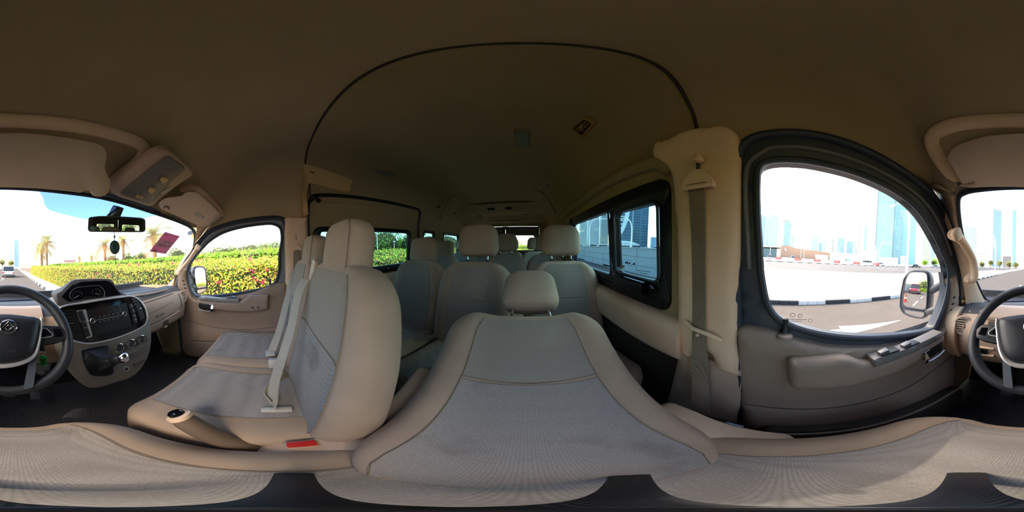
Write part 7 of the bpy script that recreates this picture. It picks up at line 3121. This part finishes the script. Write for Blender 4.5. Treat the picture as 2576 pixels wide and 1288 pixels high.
for az, D, el, lab in ((-33.5, 70, 4.6, 'green tree at the front edge of the driver window'), (-36.8, 90, 1.9, 'small tree below the bronze tower'), (-40, 100, 1.5, 'small yellow green bush below the bronze tower')):
    x, y = AZ(az, D)
    tree(lab, x, y, H(el, D), .5 * H(el, D), [L_br, L_gr, L_yg], [3, 2, 1], n=700, leaf=.5)
for k in range(9):
    az = -26 + k * 3.0 + RNG.random()
    x, y = AZ(az, 110)
    tree('yellowish street tree far ahead beyond the junction, %s from the left' % ORD[k], x, y, H(1.6 + RNG.random(), 110), 2.6, [L_yel, L_ol, L_yg], [3, 2, 1], n=260, leaf=.7, group='far street trees ahead beyond the junction')

# ---- vehicles


def wheel(t, x, y, z, r, yaw, o):
    mb = MB()
    ax = Vector((math.cos(yaw), math.sin(yaw), 0))
    mb.lathe([(r * .5, -.10), (r * .96, -.10), (r, -.06), (r, .06), (r * .96, .10), (r * .5, .10)], o(x, y, z), o(1, 0, 0) - o(0, 0, 0), 16)
    w = mb.build('wheel', blackp, t)
    mb = MB()
    s = 1 if x > 0 else -1
    mb.lathe([(r * .6, .0), (r * .6, .02), (r * .2, .035)], o(x + s * .10, y, z), (o(1, 0, 0) - o(0, 0, 0)) * s, 14)
    mb.build('hub_cap', silver, w)


def car(label, x, y, yaw, col, kind='suv', group=None, z=G, cat='car', name='car'):
    """body lofted along its length; yaw 0 looks along +Y"""
    c, s = math.cos(yaw), math.sin(yaw)
    o = lambda a, b, h: Vector((x + a * c - b * s, y + a * s + b * c, z + h))
    t = thing(name, label, cat, (x, y, z), group)
    pm = M('car_paint_' + col, {'white': rgb(226, 226, 226), 'red': rgb(150, 24, 34), 'grey': rgb(120, 124, 130), 'dark': rgb(46, 54, 64), 'silver': rgb(176, 182, 188), 'blue': rgb(150, 190, 206)}[col], .3, coat=.4)
    L, W, Hh = {'suv': (4.9, 1.9, 1.85), 'sedan': (4.6, 1.8, 1.45), 'van': (5.2, 1.95, 2.1)}[kind]
    hb = Hh * .56
    # lower body
    secs = [(-.5, .80, .30, hb * .80), (-.485, .94, .26, hb * .96), (-.35, 1, .24, hb), (0, 1, .24, hb), (.22, 1, .24, hb * .98), (.40, .97, .26, hb * (.90 if kind != 'van' else .97)), (.485, .90, .28, hb * .80), (.5, .80, .34, hb * .68)]
    mb = MB()
    mb.loft([[o(a * W / 2 * w, f * L, h) for a, h in rnd([(-1, z0), (1, z0), (1, z1 * .72), (.93, z1), (-.93, z1), (-1, z1 * .72)], .12, 2)] for f, w, z0, z1 in secs])
    mb.build('body', pm, t, angle=45)
    # cabin
    f0, f1, r0, r1 = {'suv': (-.485, .24, -.44, .08), 'sedan': (-.36, .24, -.22, .08), 'van': (-.49, .38, -.47, .24)}[kind]
    mb = MB()
    mb.loft([[o(a * W / 2, f * L, h) for a, f, h in ((-.9, f0, hb * .97), (.9, f0, hb * .97), (.9, f1, hb * .96), (-.9, f1, hb * .96))],
             [o(a * W / 2, f * L, h) for a, f, h in ((-.78, r0, Hh * .94), (.78, r0, Hh * .94), (.78, r1, Hh * .94), (-.78, r1, Hh * .94))]])
    mb.build('cabin_glass', M('car_glass', rgb(30, 38, 44), .08), t, smooth=False)
    mb = MB()
    mb.loft([[o(a * W / 2 * k, (f + (1 if f < 0 else -1) * (1 - k) * .1) * L, h) for a, f in rnd([(-.80, r0 - .01), (.80, r0 - .01), (.80, r1 + .01), (-.80, r1 + .01)], .08, 3)] for k, h in ((1, Hh * .925), (1, Hh * .96), (.9, Hh))])
    mb.build('roof', pm, t)
    for f in ({'suv': (-.46, -.27, -.06, .17), 'sedan': (-.30, -.06, .16), 'van': (-.47, -.1, .12, .32)}[kind]):
        for a in (-1, 1):
            mb = MB()
            g = max(r0, min(r1, f * .93))
            mb.tube([o(a * W / 2 * .905, f * L, hb * .97), o(a * W / 2 * .785, g * L, Hh * .94)], .035, 5)
            mb.build('roof_pillar', pm, t)
    for a in (-1, 1):
        for b in (-.31, .30):
            wheel(t, a * (W / 2 - .08), b * L, .34, .34, yaw, o)
        mb = MB()
        mb.box(o(a * W * .40, -.497 * L, hb * .72), (.28, .06, .22), Matrix.Rotation(yaw, 3, 'Z'), bev=.02)
        mb.build('tail_lamp', M('lamp_red', rgb(170, 30, 26), .2), t)
        mb = MB()
        mb.box(o(a * W * .38, .475 * L, hb * .62), (.34, .10, .16), Matrix.Rotation(yaw, 3, 'Z'), bev=.02)
        mb.build('head_lamp', M('lamp_clear', rgb(220, 224, 226), .1), t)
    for f_, w_ in ((-.5, .92), (.495, .9)):
        mb = MB()
        mb.box(o(0, f_ * L, .41), (W * w_, .13, .2), Matrix.Rotation(yaw, 3, 'Z'), bev=.04)
        mb.build('bumper', M('bumper_dark', rgb(70, 70, 74), .5), t)
    return t


car('white off road car driving ahead in the lane', -.95, 27.5, 0, 'white', 'suv')
car('red car behind the van, seen in the driver door mirror', -3.9, -30, 0, 'red', 'suv')
for az, D, yaw, lab, col, kind in ((-98.6, 78, PI / 2 + .1, 'white parked off road car nearest the rear edge of the driver window', 'white', 'suv'), (-94.6, 77, PI / 2 + .1, 'white parked off road car in front of the glass hall end', 'white', 'suv'),
                                   (-86.5, 84, PI / 2, 'white van parked by the brown hall', 'white', 'van'), (-55.8, 72, 2.0, 'white saloon car beyond the wide road under the turquoise tower', 'white', 'sedan'), (-60.5, 80, 2.0, 'white van half hidden beyond the wide road', 'white', 'van'),
                                   (-43.3, 66, 2.1, 'dark saloon car beyond the big curved lamp', 'dark', 'sedan'), (-36.4, 80, 2.1, 'pale saloon car at the front edge of the driver window', 'silver', 'sedan')):
    x, y = AZ(az, D)
    car(lab, x, y, yaw, col, kind)
for k in range(8):
    az = -134.5 - 3.9 * k
    x, y = AZ(az, 56)
    car('%s car parked above the retaining wall, %s from the front end' % (['white', 'silver', 'dark', 'white', 'grey'][k % 5], ORD[k]), x, y, math.radians(-az) + PI / 2 + .06 * RNG.normal(), ['white', 'silver', 'dark', 'white', 'grey'][k % 5], ['suv', 'sedan', 'suv'][k % 3], 'cars parked above the retaining wall', z=-1.05)
# pickup truck
x, y = AZ(-66, 80)
yaw = 1.95
cc_, ss_ = math.cos(yaw), math.sin(yaw)
o = lambda a, b, h: Vector((x + a * cc_ - b * ss_, y + a * ss_ + b * cc_, G + h))
t = thing('flatbed_truck', 'pale blue flatbed truck parked in front of the white site building', 'truck', (x, y, G))
mb = MB()
mb.loft([[o(a, b, h) for b, h in ((1.2, .5), (3.1, .5), (3.15, 1.3), (2.85, 2.1), (1.2, 2.15))] for a in (-.95, .95)])
mb.build('cab', M('car_paint_blue', rgb(150, 190, 206), .3), t)
mb = MB()
mb.box(o(0, 2.2, 1.72), (1.93, 1.1, .5), Matrix.Rotation(yaw, 3, 'Z'), bev=.05)
mb.build('cab_glass', M('car_glass', rgb(30, 38, 44), .08), t)
mb = MB()
mb.box(o(0, -1.2, 1.0), (2.0, 4.4, .16), Matrix.Rotation(yaw, 3, 'Z'))
for a in (-.98, .98):
    mb.box(o(a, -1.2, 1.2), (.05, 4.4, .4), Matrix.Rotation(yaw, 3, 'Z'))
mb.build('load_bed', MATS['car_paint_blue'], t)
for a in (-.8, .8):
    for b in (-2.2, 2.2):
        wheel(t, a, b, .42, .42, yaw, o)
# road works barriers along the far kerb
bar_r = M('barrier_red', rgb(214, 84, 70), .6)
bar_w = M('barrier_white', rgb(232, 228, 222), .6)
for k in range(16):
    az = -91.5 + 2.3 * k
    D = 74 - .3 * k
    x, y = AZ(az, D)
    red = k % 3 == 0
    t = thing('barrier', ('red' if red else 'white') + ' plastic barrier on the far pavement, %s such from the window rear edge' % ORD[k // 3 if red else k - k // 3 - 1], 'barrier', (x, y, G), 'red barriers along the far pavement' if red else 'white barriers along the far pavement')
    mb = MB()
    R3 = Matrix.Rotation(math.radians(-az), 3, 'Z')
    mb.loft([[Vector((x, y, G + .1)) + R3 @ Vector((a, b, h)) for b, h in ((-.35, 0), (.35, 0), (.30, .35), (.14, .6), (.12, 1.1), (-.12, 1.1), (-.14, .6), (-.30, .35))] for a in (-1.35, -1.3, 1.3, 1.35)])
    mb.build('barrier_body', bar_r if red else bar_w, t)
    mb = MB()
    mb.box(Vector((x, y, G + .75)) + R3 @ Vector((0, -.14, 0)), (1.6, .03, .16), R3)
    mb.build('barrier_band', bar_w if red else bar_r, t)
# traffic cone on the road behind
t = thing('traffic_cone', 'orange traffic cone on the road behind, seen in the driver door mirror', 'cone', (-2.9, -13, G))
mb = MB()
mb.box((-2.9, -13, G + .02), (.38, .38, .04), bev=.01)
mb.lathe([(.14, .04), (.03, .72), (.0301, .74)], (-2.9, -13, G), (0, 0, 1), 16)
mb.build('cone_body', M('cone_red', rgb(220, 60, 40), .6), t)
mb = MB()
mb.lathe([(.110, .30), (.084, .44)], (-2.9, -13, G), (0, 0, 1), 16)
mb.build('cone_band', white_l, t)

# ---- retaining wall on the driver's side behind the van
t = thing('retaining_wall', 'grey concrete panel retaining wall along the road behind the van', 'wall', (-6.9, -5, G))
for k in range(26):
    y0 = -3.6 - 2.5 * k
    for j, (z0, z1) in enumerate(((G, -1.18), (-1.18, -.60), (-.60, -.02))):
        mb = MB()
        mb.box((-7.05 + .012 * ((k + j) % 3), y0 - 1.25, (z0 + z1) / 2), (.3, 2.475, z1 - z0 - .018), bev=.012, seg=1)
        mb.build('concrete_panel', conc, t, smooth=False)
mb = MB()
mb.box((-7.05, -36, .0), (.42, 65, .06), bev=.012)
mb.build('coping', MATS['coping_pale'], t)
mb = MB()
for k in range(8):
    mb.box((-6.86, -9 - 6 * k, -1.05), (.04, .34, .16), bev=.02)
mb.build('wall_lights', MATS['coping_pale'], t)
mb = MB()
mb.box((-6.98, -36, -.9), (.1, 65, 1.7))
mb.build('panel_backing', M('joint_grey', rgb(96, 96, 94), .9), t)
slab('ground', [(-7.2, -3.6), (-7.2, -70), (-60, -90), (-60, -30), (-30, -12)], -1.05, .3, sand_m)

# ---- added sign above the driver's window, out of view: its board shades the seat
t = thing('added_shade_sign', 'added diamond shaped sign on a cantilever post, out of view, shading the driver seat', 'road sign', (-10.2, -6.2, -1.05))
mb = MB()
mb.tube([(-10.2, -6.2, -1.05), (-10.2, -6.2, 11.2)], lambda k: .16 - .05 * k, 10)
mb.build('post', polg, t)
mb = MB()
mb.tube([(-10.2, -6.2, 11.0), (-10.2, .4, 11.0)], .08, 8)
mb.tube([(-10.2, -6.2, 10.5), (-10.2, .4, 10.5)], .06, 8)
mb.build('arm', polg, t)
k9 = 9.6
mb = MB()
bc = Vector((-.46 - k9, .47 - .12 * k9, .71 + 1.03 * k9))
mb.prism([bc + Vector((0, 1.2 * math.cos(q * PI / 2), 1.2 * math.sin(q * PI / 2))) for q in range(4)], (.05, 0, 0))
mb.build('board', M('shade_sign_back', rgb(150, 152, 156), .5), t)

palm('added tall date palm on the terrace, out of view, shading the sliding window', -104.4, 14.9, 45.4, 50, 2.3, 12)  # added palm out of view, its crown keeps sun off the second row
